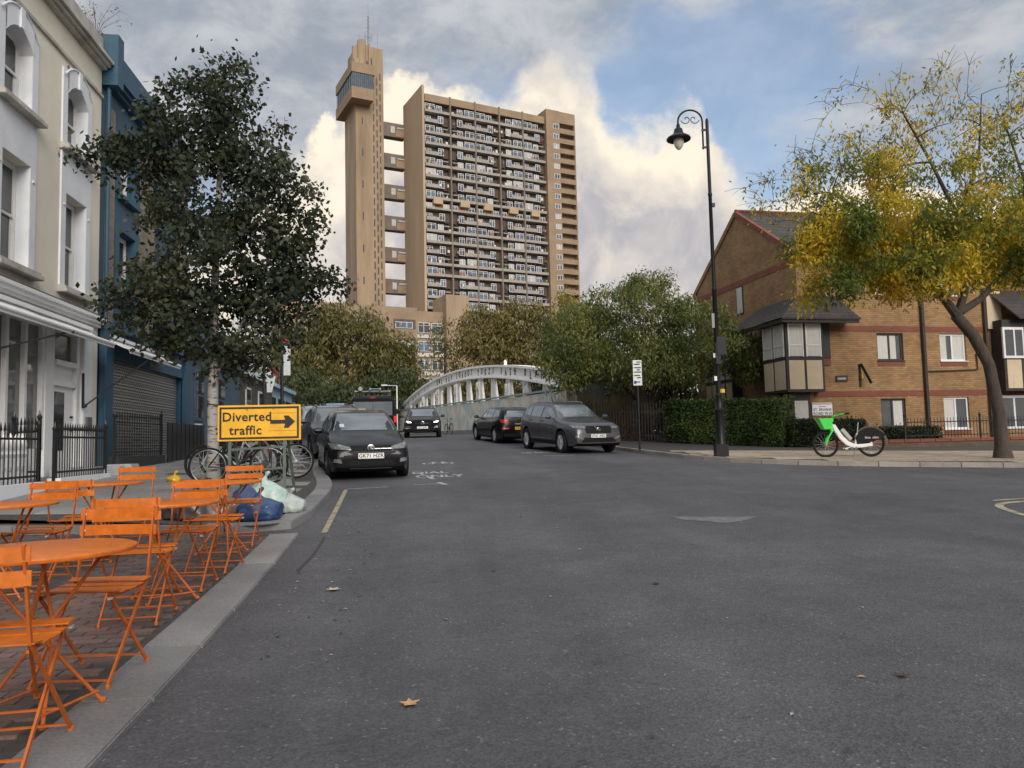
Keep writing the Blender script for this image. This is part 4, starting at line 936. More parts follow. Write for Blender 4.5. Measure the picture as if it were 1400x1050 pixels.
for x0, x1, z0, z1, fm in W:
    f = MB(); t = .07
    f.box(x0, .07, z0, x1, .13, z0+t); f.box(x0, .07, z1-t, x1, .13, z1)
    for xx in (x0, (x0+x1)/2-t/2, x1-t): f.box(xx, .07, z0+t, xx+t, .13, z1-t)
    fo = f.build('window', fm, hs)
    for a, b in ((x0+t, (x0+x1)/2-t/2), ((x0+x1)/2+t/2, x1-t)):
        q = MB(); q.box(a, .10, z0+t, b, .11, z1-t); q.build('pane', mat('house_glass', (.07,.075,.08), .06, .2, 2, spec=.7), fo)
        if rnd.random() < .8:
            c_ = MB(); n_ = 10
            lo, hi = (a, b) if rnd.random() < .6 else (a, a+(b-a)*.6)
            for i in range(n_): c_.add([(lo+(hi-lo)*i/n_, .098-.006*(i % 2), z0+t), (lo+(hi-lo)*(i+1)/n_, .098-.006*((i+1) % 2), z0+t), (lo+(hi-lo)*(i+1)/n_, .098-.006*((i+1) % 2), z1-t), (lo+(hi-lo)*i/n_, .098-.006*(i % 2), z1-t)], [(0,1,2,3)])
            c_.build('curtain', CURT, fo, fix=False)
    s_ = MB(); s_.box(x0-.02, -.015, z0-.2, x1+.02, .02, z0-.005); s_.build('window_apron', RB, hs)
    s_ = MB(); s_.box(x0-.04, -.05, z0-.03, x1+.04, .07, z0+.001); s_.build('window_sill', fm, hs)
for z in (5.08, 2.63): s_ = MB(); s_.box(1.22 if z > 4 else .5, -.018, z, 18, .02, z+.21); s_.build('brick_band', RB, hs)
# gable
g = MB(); g.add([(0,0,.2),(0,8.62,.2),(0,8.62,8.0),(0,4.31,10.75),(0,0,8.0)], [(4,3,2,1,0)]); g.add([(0.4,8.62,.2),(18,8.62,.2),(18,8.62,8),(.4,8.62,8)], [(0,1,2,3)]); g.build('gable_wall', YB, hs, fix=False)
s_ = MB(); s_.box(-.018, .0, 7.62, .02, 8.6, 7.86); s_.build('brick_band', RB, hs)
for sg in (0, 1):
    a, b = ((-.05, 7.98), (4.31, 10.78)) if sg == 0 else ((8.67, 7.98), (4.31, 10.78))
    s_ = MB(); s_.bar((0.02, a[0], a[1]), (0.02, b[0], b[1]), .16, .2); s_.build('verge_coping', RB if sg == 0 else YB, hs)
f = MB(); f.box(-.03, 3.95, 6.4, .02, 4.5, 7.6); fo = f.build('window', TIMB, hs); q = MB(); q.box(-.04, 4.0, 6.46, -.032, 4.45, 7.55); q.build('pane', CURT, fo)
# roof in courses of slates
rt = None; rows = 14
for side in (0, 1):
    for i in range(rows):
        t0, t1 = i/rows, (i+1)/rows+.03
        y0_, y1_ = (-.3+4.6*t0, -.3+4.6*t1) if side == 0 else (8.92-4.6*t0, 8.92-4.6*t1)
        z0_, z1_ = 7.84+2.96*t0+.03, 7.84+2.96*t1+.005
        q = MB(); q.add([(.12, y0_, z0_), (18, y0_, z0_), (18, y1_, z1_), (.12, y1_, z1_), (.12, y0_, z0_-.05), (18, y0_, z0_-.05), (18, y1_, z1_-.05), (.12, y1_, z1_-.05)], [(0,1,2,3),(7,6,5,4),(4,5,1,0),(5,6,2,1),(6,7,3,2),(7,4,0,3)]); q.build('slate_course', TILE, hs)
q = MB(); q.tube([(.0, 4.31, 10.86), (18, 4.31, 10.86)], .12, 8); q.build('ridge_tile', RB, hs)
q = MB(); q.box(1.0, -.38, 7.72, 18, -.26, 7.84); q.build('gutter', TIMB, hs)
for x, z1_ in ((5.2, 7.7), (8.0, 7.7)): q = MB(); q.tube([(x, -.09, .5), (x, -.09, z1_)], .07 if x < 6 else .05, 8); q.build('drainpipe', TIMB, hs)
q = MB(); q.tube([(5.25, -.05, 3.55), (7.55, -.05, 3.62), (7.55, -.05, 4.25)], .03, 6); q.build('waste_pipe', TIMB, hs)
# corner bay
by = MB(); by.prism([(-.85,-.45),(.66,-.45),(.66,-.001),(-.002,-.001),(-.002,1.15),(-.85,1.15)], 2.8, 5.42, 'z'); bay = by.build('corner_bay', TIMB, hs)
for u0, u1 in ((-.76, -.16), (-.06, .56)):
    q = MB(); q.box(u0, -.475, 2.9, u1, -.452, 3.95); q.build('cream_panel', CREAMP, bay)
    q = MB(); q.box(u0, -.47, 4.1, u1, -.452, 5.3); q.build('curtain', CURT, bay)
    q = MB(); q.box(u0, -.49, 4.48, u1, -.471, 4.52); q.box(u0, -.49, 4.08, u0+.04, -.471, 5.3); q.box(u1-.04, -.49, 4.08, u1, -.471, 5.3); q.build('window_frame', UPVC, bay)
for u0, u1 in ((-.36, .32), (.42, 1.06)):
    q = MB(); q.box(-.875, u0, 2.9, -.852, u1, 3.95); q.build('cream_panel', CREAMP, bay)
    q = MB(); q.box(-.87, u0, 4.1, -.852, u1, 5.3); q.build('curtain', CURT, bay)
    q = MB(); q.box(-.89, u0, 4.48, -.871, u1, 4.52); q.box(-.89, u0, 4.08, -.871, u0+.04, 5.3); q.box(-.89, u1-.04, 4.08, -.871, u1, 5.3); q.build('window_frame', UPVC, bay)
q = MB(); q.box(.67, -.06, 4.05, 1.22, -.005, 5.38); q.box(.67, -.05, 3.8, 1.22, -.01, 4.04, 1); q.build('boarding', [TIMB, RB], hs)
q = MB(); q.prism([(-.5,-.12),(.25,-.12),(.25,-.003),(-.003,-.003),(-.003,.8),(-.5,.8)], .3, 2.8, 'z'); q.build('bay_base', TIMB, hs)
q = MB(); q.box(-.42, -.15, 1.85, .12, -.125, 2.5); q.build('window', CURT, hs)
def lean_roof(parent, xl, xr, yb, zlo, zhi, xw, left_len=None):
    n_ = 8
    for i in range(n_):
        a, b = i/n_, (i+1)/n_+.04
        def P(t, w_=0): return (xl+(xw[0]-xl)*t, xr+(xw[1]-xr)*t, yb*(1-t), zlo+(zhi-zlo)*t)
        l0, r0, y0_, z0_ = P(a); l1, r1, y1_, z1_ = P(b)
        q = MB(); k = left_len
        q.add([(l0,y0_,z0_+.03),(r0,y0_,z0_+.03),(r1,y1_,z1_),(l1,y1_,z1_),(l0,y0_,z0_-.03),(r0,y0_,z0_-.03),(r1,y1_,z1_-.05),(l1,y1_,z1_-.05)], [(0,1,2,3),(7,6,5,4),(4,5,1,0),(5,6,2,1),(6,7,3,2),(7,4,0,3)])
        if k: q.add([(l0,y0_,z0_+.03),(l1,y1_,z1_),(l1,k-(k*.25)*b,z1_),(l0,k-(k*.25)*a,z0_+.03)], [(0,1,2,3)])
        q.add([(r0,y0_,z0_+.03),(r0,0,z0_+.03),(r1,0,z1_),(r1,y1_,z1_)], [(0,1,2,3)])
        q.build('slate_course', TILE, parent, fix=False)
lean_roof(hs, -1.2, 2.0, -.85, 5.42, 6.4, (0, 1.55), 3.4)
q = MB(); q.box(-1.15, -.8, 5.28, 1.95, -.72, 5.42); q.box(-1.15, -.72, 5.28, -1.07, 3.3, 5.42); q.build('fascia_board', TIMB, hs)
# second bay at the far right
by = MB(); by.box(8.3, -.55, 2.75, 11.6, -.002, 5.5); bay2 = by.build('corner_bay', TIMB, hs)
for u0, u1 in ((8.4, 9.05), (9.25, 10.0), (10.2, 11.0)): q = MB(); q.box(u0, -.575, 2.85, u1, -.552, 3.95); q.build('cream_panel', CREAMP, bay2)
q = MB(); q.box(8.25, -.62, 4.0, 9.2, -.552, 5.2); q.box(9.24, -.62, 4.0, 11.4, -.552, 5.2); wf = q.build('window_frame', UPVC, bay2)
for u0, u1 in ((8.34, 8.72), (8.8, 9.12), (9.34, 9.9), (10.0, 10.6), (10.7, 11.3)): q = MB(); q.box(u0, -.632, 4.1, u1, -.621, 5.1); q.build('pane', MATS['house_glass'], wf)
q = MB(); q.box(8.1, -.12, 5.2, 8.75, -.005, 6.7); q.build('cream_panel', CREAMP, hs)
lean_roof(hs, 8.75, 12.0, -.95, 5.5, 6.75, (8.2, 11.6), None)
q = MB(); q.box(8.4, -.06, 1.3, 9.8, -.004, 2.6); q.build('window_frame', UPVC, hs); q = MB(); q.box(8.5, -.075, 1.4, 9.05, -.062, 2.5); q.box(9.15, -.075, 1.4, 9.7, -.062, 2.5); q.build('pane', MATS['house_glass'], hs)
# gable-side lower bay, half hidden by the green tree
by = MB(); by.box(-.4, 4.4, 2.0, -.002, 7.0, 4.75); b3 = by.build('side_bay', TIMB, hs)
for u in (4.5, 5.15, 5.8, 6.4): q = MB(); q.box(-.425, u, 2.75, -.402, u+.5, 3.55); q.build('cream_panel', CREAMP, b3); q = MB(); q.box(-.425, u, 3.7, -.402, u+.5, 4.6); q.build('curtain', CURT, b3)
# things fixed to the wall
nb = thing('street_sign', 'white street nameplate on the brick wall above the bicycle', 'sign', (HO[0], HO[1], 0), R(4.2))
q = MB(); q.box(.34, -.05, 1.93, 1.18, -.022, 2.43); nbp = q.build('plate', PLATE_W, nb, bevel=.02)
q = MB(); q.box(.36, -.054, 1.95, 1.16, -.0505, 1.962); q.box(.36, -.054, 2.398, 1.16, -.0505, 2.41); q.build('border', INK, nb)
RED = mat('sign_red', (.45,.04,.03), .5)
for s_, sz, z, m in (('THE ROYAL BOROUGH OF KENSINGTON', .042, 2.365, RED), ('AND CHELSEA', .042, 2.28, INK), ('ST. ERVANS', .145, 2.16, INK), ('ROAD W10', .145, 2.02, INK)):
    lettering(s_, sz, m, nb, Matrix.Translation((.76, -.056, z)) @ UPX)
pq = thing('house_nameplate', 'small dark plaque on the brick wall right of the bay', 'sign', (HO[0], HO[1], 0), R(4.2)); q = MB(); q.box(1.4, -.06, 3.2, 1.88, -.02, 3.42); q.build('plate', TIMB, pq); q = MB(); q.box(1.45, -.064, 3.27, 1.8, -.061, 3.34); q.build('inscription', mat('grey_paint', (.3,.3,.3)), pq)
dsh = thing('wall_bracket', 'dark slanting bracket arm fixed to the brick wall by the bay', 'bracket', (HO[0], HO[1], 0), R(4.2)); q = MB(); q.bar((2.42, -.03, 3.0), (2.42, -.03, 3.85), .06); q.bar((2.42, -.1, 3.85), (2.60, -.4, 3.1), .04, .09); q.build('arm', BLACK, dsh); q = MB(); q.box(2.4, -.16, 3.3, 2.5, -.06, 3.45); q.build('lamp_housing', mat('brass_yellow', (.4,.28,.05)), dsh)
# front wall with railing, planted bed
fw = thing('garden_wall', 'low brick garden wall with red coping before the brick houses', 'wall', HO, R(4.2))
q = MB(); q.box(-.9, -2.62, .3, 17, -2.4, .92); q.build('brickwork', brick_mat('dirty_brick', (.15,.085,.05), (.11,.06,.04), (.09,.075,.06)), fw)
for i in range(30): q = MB(); q.box(-.95+i*.6, -2.66, .92, -.95+i*.6+.585, -2.36, 1.03); q.build('coping_brick', RB, fw, bevel=.01)
t4 = lambda x, y: (HO[0]+x*math.cos(R(4.2))-y*math.sin(R(4.2)), HO[1]+x*math.sin(R(4.2))+y*math.cos(R(4.2)))
railing('thin black railing on top of the garden wall', [t4(2.2, -2.5), t4(5.2, -2.5), t4(8.2, -2.5), t4(11.5, -2.5)], .72, 0, step=.13, spear=False, zf=lambda x, y: 1.04)
bed = MB(); bed.box(HO[0]-1, HO[1]-2.3, .5, HO[0]+17, HO[1]-.1, .85, M=None)
tag(bed.build('planting_bed', EARTH), 'earth bed between garden wall and brick house', 'bed', kind='structure')
# ================================================================ park fence beside the bridge
ft = thing('park_fence', 'dark iron park railing with pointed bars behind the grey car', 'fence', (0, 0, 0))
A, B = (5.9, 33.5), (10.2, 28.4)
L_ = math.dist(A, B); n_ = int(L_/.135); fme = None
FDK = mat('fence_iron', (.06,.052,.046), .7, .3, 8)
for i in range(n_+1):
    x, y = A[0]+(B[0]-A[0])*i/n_, A[1]+(B[1]-A[1])*i/n_
    if fme is None: q = MB(); q.box(-.022, -.012, 0, .022, .012, 1.42); q.add([(-.022,-.012,1.42),(.022,-.012,1.42),(.022,.012,1.42),(-.022,.012,1.42),(0,0,1.54)], [(0,1,4),(1,2,4),(2,3,4),(3,0,4)]); o = q.build('pale', FDK, ft); fme = o.data
    else: o = link('pale', fme, ft)
    o.location = (x, y, zpR(x, y)+.02); o.rotation_euler = (0, 0, math.atan2(B[1]-A[1], B[0]-A[0]))
for z in (.22, 1.15):
    q = MB(); q.bar((A[0], A[1]+.03, zpR(*A)+z), (B[0], B[1]+.03, zpR(*B)+z), .03, .05); q.build('rail', FDK, ft)
bp_ = thing('park_shed', 'dark boarded shelter at the end of the hoarding behind the fence', 'shed', (0, 0, 0))
for i in range(9): q = MB(); q.box(7.3+i*.3, 35.4, .9, 7.3+i*.3+.285, 35.45, 4.0); q.build('board', mat('dark_green_board', (.08,.09,.08), .8, .3, 3), bp_)
q = MB(); q.box(7.2, 35.3, 4.0, 10.1, 36, 4.12); q.build('roof', TIMB, bp_)
# ================================================================ street lamp
lz = zpR(8.35, 20.0)
lp = thing('street_lamp', 'tall black street lamp with scrolled swan neck and bell lantern', 'street lamp', (8.35, 20.0, lz), R(-7.6))
LB = mat('lamp_black', (.010,.010,.012), .4, .15, 12, spec=.25)
q = MB(); q.box(-.165, -.165, 0, .165, .165, .32); q.lathe([(.15, .32), (.125, .38), (.115, 1.15), (.13, 1.2), (.14, 1.26), (.10, 1.32), (.085, 1.6), (.10, 1.65), (.075, 1.7)], 16); q.build('base', LB, lp, smooth=True)
q = MB(); q.lathe([(.07, 1.65), (.062, 4.5), (.072, 4.52), (.072, 4.6), (.055, 4.62), (.05, 7.2), (.06, 7.22), (.06, 7.28), (.048, 7.3), (.045, 9.35), (.03, 9.42)], 14); q.build('pole', LB, lp, smooth=True)
q = MB(); pts_ = [(-.13, 0, 8.55), (-.13, 0, 9.3)]
for i in range(11): a = math.pi*i/10; pts_.append((-.47+.34*math.cos(a), 0, 9.36+.32*math.sin(a)))
q.tube(pts_+[(-.81, 0, 9.25)], .026, 8); q.bar((-.16, 0, 8.6), (.0, 0, 8.6), .05); q.bar((-.16, 0, 9.1), (.0, 0, 9.1), .05)
for cx, sg in ((-.36, 1), (-.58, -1)):
    sp_ = [(cx+sg*(.02+.012*i)*math.cos(i*.55), 0, 9.42+(.02+.012*i)*math.sin(i*.55)) for i in range(12)]; q.tube(sp_, .012, 6)
q.build('swan_neck', LB, lp, smooth=True)
q = MB(); q.lathe([(.03, 9.3), (.05, 9.26), (.06, 9.18), (.11, 9.14), (.13, 9.06), (.15, 9.0), (.31, 8.9), (.34, 8.86), (.33, 8.83), (.14, 8.84)], 20, (-.81, 0, 0)); lan = q.build('lantern', LB, lp, smooth=True)
q = MB(); q.lathe([(.14, 8.84), (.145, 8.76), (.11, 8.64), (.05, 8.56), (.005, 8.54)], 16, (-.81, 0, 0)); q.build('glass_bowl', mat('lamp_glass', (.55,.52,.46), .15, .1, 4), lan, smooth=True)
q = MB(); q.box(-.03, -.17, 2.75, .22, -.05, 3.25); q.box(-.06, -.15, 2.5, .06, -.06, 3.1); q.build('control_box', LB, lp)
for z, m in ((2.68, WHITE), (3.5, MATS['grey_paint'] if 'grey_paint' in MATS else WHITE), (2.05, WHITE)): q = MB(); q.box(-.12, -.09, z, -.05, -.06, z+(.4 if z > 3 else .12)); q.build('sticker', m, lp)
q = MB(); q.lathe([(.075, 0), (.075, .1)], 10, (.09, -.03, 1.72)); q.build('yellow_tag', mat('tag_yellow', (.6,.42,.05)), lp)
q = MB(); q.box(.04, -.04, 6.9, .12, .04, 7.0); q.build('photocell', LB, lp)
# parking sign on its own post
ps = thing('parking_sign', 'narrow white parking sign on a thin black post by the kerb', 'sign', (7.22, 23.75, zpR(7.22, 23.75)), R(-7.6))
q = MB(); q.tube([(0,0,0), (0,0,2.9)], .035, 10); q.build('post', BLACK, ps, smooth=True)
q = MB(); q.box(-.14, -.05, 2.05, .14, -.037, 2.86); q.build('plate', PLATE_W, ps)
for i, z in enumerate((2.78, 2.71, 2.6, 2.53, 2.46, 2.35, 2.28, 2.14)): q = MB(); q.box(-.11 if i % 3 else -.02, -.054, z, .11-.03*(i % 2), -.051, z+.035); q.build('print', INK, ps)
q = MB(); q.box(-.12, -.054, 2.1, -.04, -.051, 2.2); q.build('parking_symbol', mat('sign_blue', (.02,.08,.4)), ps)
# ================================================================ orange tables and chairs
ORG = mat('orange_powder_coat', (.57,.14,.012), rough=.38, var=.2, scale=18)
ORG_R = mat('worn_orange', (.46,.105,.012), rough=.5, var=.2, scale=20)
FOOT = mat('white_foot', (.5,.45,.42), .6)
def make_chair(label):
    t = thing('folding_chair', label, 'chair', group='orange folding chairs')
    W2 = .205
    for i in range(5):                       # dished seat of five slats
        y = -.17+i*.083; z = .445+[.016, .004, 0, .004, .018][i]; q = MB(); n = 6; vs = []
        for j in range(n+1):
            x = -W2+.41*j/n
            for dy, dz in ((-.0385, 0), (.0385, 0), (.0385, -.006), (-.0385, -.006)): vs.append((x, y+dy, z+dz+(.006 if i in (0, 4) and dy*(i-2) > 0 else 0)))
        fs = [(0,1,2,3), tuple(4*n+k for k in (3,2,1,0))]
        for j in range(n):
            for k in range(4): fs.append((4*j+k, 4*j+(k+1) % 4, 4*j+4+(k+1) % 4, 4*j+4+k))
        q.add(vs, fs); q.build('seat_slat', ORG, t)
    for z in (.80, .712):                   # two bowed back slats
        q = MB(); n = 8; vs = []
        for j in range(n+1):
            u = -1+2*j/n; x = W2*1.02*u; y = -.245-(z-.6)*.12-.022*(1-u*u)
            for dy, dz in ((0, -.028), (.006, -.028), (.006, .028), (0, .028)): vs.append((x, y+dy, z+dz))
        q.add(vs, fs2(n)); o = q.build('back_slat', ORG, t)
        for sx_ in (-1, 1): r = MB(); r.lathe([(.007, 0), (.005, .004)], 8, (0,0,0), M=Matrix.Translation((sx_*W2*.9, -.243-(z-.6)*.12, z)) @ Matrix.Rotation(R(-90), 4, 'X')); r.build('rivet', FOOT, o)
    for sx_ in (-1, 1):
        x = sx_*W2*.92
        q = MB(); q.bar((x, -.275, .835), (x, -.20, .46), .018, .010, up=(1,0,0)); q.bar((x, -.20, .465), (x, .215, .012), .018, .010, up=(1,0,0)); q.build('back_leg', ORG_R, t)
        x2 = x-sx_*.014
        q = MB(); q.bar((x2, .185, .455), (x2, -.23, .012), .018, .010, up=(1,0,0)); q.build('front_leg', ORG_R, t)
        q = MB(); q.bar((x2, .19, .432), (x2, -.19, .432), .014, .010, up=(1,0,0)); q.build('seat_rail', ORG_R, t)
        for y in (.215, -.23): q = MB(); q.lathe([(.013, 0), (.013, .014), (.008, .02)], 8, (x if y > 0 else x2, y, 0)); q.build('foot', ORG_R, t)
        q = MB(); q.box(x-.008, .185, .425, x+.008, .21, .437); q.build('stop', FOOT, t)
    for y, z, w_ in ((.19, .035, W2*.92), (-.20, .05, W2*.85), (.10, .13, W2*.9)):
        q = MB(); q.bar((-w_, y, z), (w_, y, z), .012, .008); q.build('stretcher', ORG_R, t)
    return t
def fs2(n):
    fs = [(0,1,2,3), tuple(4*n+k for k in (3,2,1,0))]
    for j in range(n):
        for k in range(4): fs.append((4*j+k, 4*j+(k+1) % 4, 4*j+4+(k+1) % 4, 4*j+4+k))
    return fs
def make_table(label):
    t = thing('bistro_table', label, 'table', group='round orange tables')
    q = MB(); q.lathe([(.36, .700), (.383, .703), (.387, .712), (.385, .721), (.378, .724), (.0, .724)], 48); q.build('tabletop', ORG, t, smooth=True)
    for i in range(4):
        a = R(45+90*i); c, s_ = math.cos(a), math.sin(a); d = 1 if i % 2 else -1
        q = MB(); q.tube([(.26*c, .26*s_, .70), (.02*c-.05*d*s_, .02*s_+.05*d*c, .36), (-.25*c, -.25*s_, .0)], .0085, 8); q.build('leg', ORG_R, t, smooth=True)
        q = MB(); q.lathe([(.016, 0), (.016, .015), (.009, .02)], 8, (-.25*c, -.25*s_, 0)); q.build('foot', ORG_R, t)
    for i in (0, 1):
        a = R(45+180*i); q = MB(); q.tube([(.23*math.cos(a), .23*math.sin(a), .05), (.23*math.cos(a+R(90)), .23*math.sin(a+R(90)), .05)], .007, 6); q.build('stretcher', ORG_R, t)
    for a in (R(45), R(135)): q = MB(); q.bar((.27*math.cos(a), .27*math.sin(a), .695), (-.27*math.cos(a), -.27*math.sin(a), .695), .02, .008); q.build('top_brace', ORG_R, t)
    return t
zp = lambda x, y: zpad(x, y)+.002 if y < 9.75 else zpL(x, y)
chairs = [(-1.60, 3.30, .06, 'nearest orange folding chair with its back to the viewer, cut by the left edge'), (-1.64, 4.30, math.pi-.12, 'orange folding chair facing the viewer across the nearest round table'),
          (-1.84, 5.58, .04, 'orange folding chair seen from behind, second nearest the kerb'), (-1.82, 6.62, math.pi-.06, 'orange folding chair facing the viewer at the middle table beside the kerb'),
          (-1.78, 7.38, -.12, 'orange folding chair turned from the viewer just before the rubbish bags'), (-1.88, 8.85, math.pi-.03, 'farthest orange folding chair by the kerb, below the yellow sign'),
          (-3.10, 6.95, math.pi-.08, 'orange folding chair facing the viewer at the left edge table'), (-3.07, 7.74, .03, 'orange folding chair seen from behind in the far left set'), (-3.13, 9.12, math.pi-.04, 'farthest orange folding chair of the left row, before the shop railing')]
tables = [(-1.66, 3.78, 'nearest round orange table at the lower left'), (-1.85, 6.18, 'round orange table in the middle of the kerb row'), (-1.92, 8.25, 'far round orange table of the kerb row near the rubbish bags'), (-3.15, 6.48, 'round orange table cut by the left picture edge'), (-3.18, 8.52, 'far round orange table of the left row near the railing')]
c0 = None
for x, y, rz, lb in chairs:
    if c0 is None: c0 = o = make_chair(lb)
    else: o = dup(c0)
    o['label'] = lb; o.location = (x, y, zp(x, y)); sl = (zp(x, y+.2)-zp(x, y-.2))/.4; o.rotation_euler = (Matrix.Rotation(math.atan(sl), 3, 'X') @ Matrix.Rotation(rz, 3, 'Z')).to_euler()
t0 = None
for x, y, lb in tables:
    if t0 is None: t0 = o = make_table(lb)
    else: o = dup(t0)
    o['label'] = lb; o.location = (x, y, zp(x, y)); o.rotation_euler = (0, 0, rnd.uniform(0, 1.5))
# ================================================================ diversion sign
SG = thing('road_sign', 'yellow diverted traffic sign with black arrow on a green steel trestle', 'sign', (-2.12, 11.3, zpL(-2.12, 11.3)), R(0))
SY = mat('sign_yellow', (.80,.42,.018), rough=.45, var=.14, scale=5, bump=.05); FG = mat('green_grey_steel', (.085,.11,.09), .5, .25, 8)
z0 = 1.37-SG.location.z
q = MB(); q.box(-.57, -.03, z0, .57, -.01, z0+.505); q.build('board', SY, SG, bevel=.006)
q = MB(); e = .028; w2, zt = .545, z0+.48
q.box(-w2, -.034, z0+.025, w2, -.0305, z0+.025+e); q.box(-w2, -.034, zt-e, w2, -.0305, zt); q.box(-w2, -.034, z0+.025+e, -w2+e, -.0305, zt-e); q.box(w2-e, -.034, z0+.025+e, w2, -.0305, zt-e); q.build('border', INK, SG)
lettering('Diverted', .178, INK, SG, Matrix.Translation((-.17, -.033, z0+.335)) @ UPX, font_w=2.0, spacing=1.06)
lettering('traffic', .178, INK, SG, Matrix.Translation((-.19, -.033, z0+.145)) @ UPX, font_w=2.0, spacing=1.06)
q = MB(); q.prism([(.15, z0+.235), (.355, z0+.235), (.335, z0+.175), (.40, z0+.175), (.49, z0+.262), (.40, z0+.35), (.335, z0+.35), (.355, z0+.29), (.15, z0+.29)], -.0345, -.0305, 'y'); q.build('arrow', INK, SG)
q = MB(); q.box(.12, -.033, z0+.135, .50, -.0305, z0+.139); q.box(.12, -.033, z0+.385, .50, -.0305, z0+.389); q.build('patch_seam', mat('seam_brown', (.3,.14,.01)), SG)
for x in (-.40, .35):
    q = MB(); q.bar((x, 0, z0+.4), (x-.01, -.05, 0), .04, .02); q.build('front_leg', FG, SG); q = MB(); q.bar((x, .01, z0+.3), (x+.06, .62, 0), .04, .02); q.build('rear_leg', FG, SG)
for z, y in ((z0-.12, -.02), (z0-.42, -.035)): q = MB(); q.bar((-.40, y, z), (.35, y, z+.03), .03, .03); q.build('crossbar', FG, SG)
q = MB(); q.bar((-.36, .4, .35), (.39, .4, .38), .03, .03); q.build('crossbar', FG, SG)
for x, z in ((-.17, .44), (.19, .45), (-.18, .04), (.18, .05)): q = MB(); q.lathe([(.012, 0), (.010, .006)], 8, M=Matrix.Translation((x, -.031, z0+z)) @ Matrix.Rotation(R(90), 4, 'X')); q.build('bolt', MATS['seam_brown'], SG)
# ================================================================ rubbish bags
def bag(label, loc, s, m, seed, sq=.72, knot=True, rz=0):
    t = thing('rubbish_bag', label, 'rubbish bag', loc, rz); bm = bmesh.new(); bmesh.ops.create_icosphere(bm, subdivisions=4, radius=1)
    for v in bm.verts:
        p = v.co.copy(); n = noise.noise(p*1.3+Vector((seed, 0, 0)))*.30+noise.ridged_multi_fractal(p*2.2+Vector((seed, 3, 1)), .9, 2.1, 5, 1.0, 2.0)*.085-.1+.12*abs(noise.noise(p*5+Vector((seed, 9, 1))))
        p *= 1+n; p.z *= sq
        if p.z < -.42*sq: p.z = -.42*sq-(p.z+.42*sq)*.08
        if p.z > .45*sq: k = (p.z-.45*sq); p.x *= 1-min(.7, k*1.6); p.y *= 1-min(.7, k*1.6)
        v.co = Vector((p.x*s[0], p.y*s[1], (p.z+.42*sq)*s[2]))
    me = bpy.data.meshes.new('sack'); bm.to_mesh(me); bm.free(); me.materials.append(m); me.polygons.foreach_set('use_smooth', [True]*len(me.polygons)); link('sack', me, t)
    if knot: q = MB(); top = max(v.co.z for v in me.vertices); q.tube([(0,0,top-.05), (.01,.01,top-.01), (.03,.0,top+.03), (.05,.03,top+.045)], [.035, .016, .03, .02], 7); q.build('knot', m, t, smooth=True)
    return t
def bagm(n, c, tr=0, rough=.3): return mat(n, c, rough=rough, var=.25, scale=7, bump=.5, bscale=14, sub=tr)
bag('shiny dark blue rubbish bag on the kerb, nearest the trestle', (-1.92, 10.15, zpL(-1.92, 10.15)), (.27, .25, .30), bagm('bag_blue', (.02,.05,.13)), 1)
bag('crumpled blue rubbish bag behind the shiny blue one', (-2.15, 10.5, zpL(-2.15, 10.5)), (.25, .23, .38), bagm('bag_navy', (.025,.045,.11)), 5)
bag('pale mint green carrier bag heaped on the blue bags', (-1.95, 10.75, zpL(-1.95, 10.75)), (.28, .24, .46), bagm('bag_mint', (.34,.44,.40), rough=.35), 9)
bag('small white carrier bag slumped against the trestle leg', (-1.62, 10.72, zpL(-1.62, 10.72)), (.2, .18, .24), bagm('bag_white', (.36,.40,.37), rough=.4), 12)
bag('dark grey rubbish bag behind the orange chairs', (-2.78, 10.35, zpL(-2.78, 10.35)), (.32, .28, .3), bagm('bag_grey', (.05,.05,.055)), 17)
bag('brown clear plastic sack of rubbish between the bags', (-2.40, 10.4, zpL(-2.4, 10.4)), (.3, .26, .3), bagm('bag_brown', (.14,.10,.085)), 23)
tag_ = bag('small yellow bag lying left of the birch trunk', (-4.35, 15.0, zpL(-4.35, 15.0)), (.12, .11, .13), bagm('bag_yellow', (.6,.36,.02)), 31)
# ================================================================ bicycles
def wheel(t, y, r, tyre, rimm, spokes=14, x=0.0, tr=.02):
    M = Matrix.Translation((x, y, r)) @ Matrix.Rotation(R(90), 4, 'Y')
    q = MB(); q.tube([M @ Vector(((r-tr)*math.cos(a), (r-tr)*math.sin(a), 0)) for a in [2*math.pi*i/32 for i in range(32)]], tr, 8, closed=True); w_ = q.build('wheel', tyre, t, smooth=True)
    q = MB(); q.tube([M @ Vector(((r-2*tr-.008)*math.cos(a), (r-2*tr-.008)*math.sin(a), 0)) for a in [2*math.pi*i/32 for i in range(32)]], .010, 6, closed=True); q.build('rim', rimm, w_, smooth=True)
    q = MB(); q.tube([M @ Vector((0,0,-.05)), M @ Vector((0,0,.05))], .025, 10); q.build('hub', STEEL, w_)
    q = MB()
    for i in range(spokes): a = 2*math.pi*i/spokes; q.bar(M @ Vector((.02*math.cos(a+.4), .02*math.sin(a+.4), .02*(-1)**i)), M @ Vector(((r-2*tr)*math.cos(a), (r-2*tr)*math.sin(a), 0)), .003)
    q.build('spokes', STEEL, w_); return w_
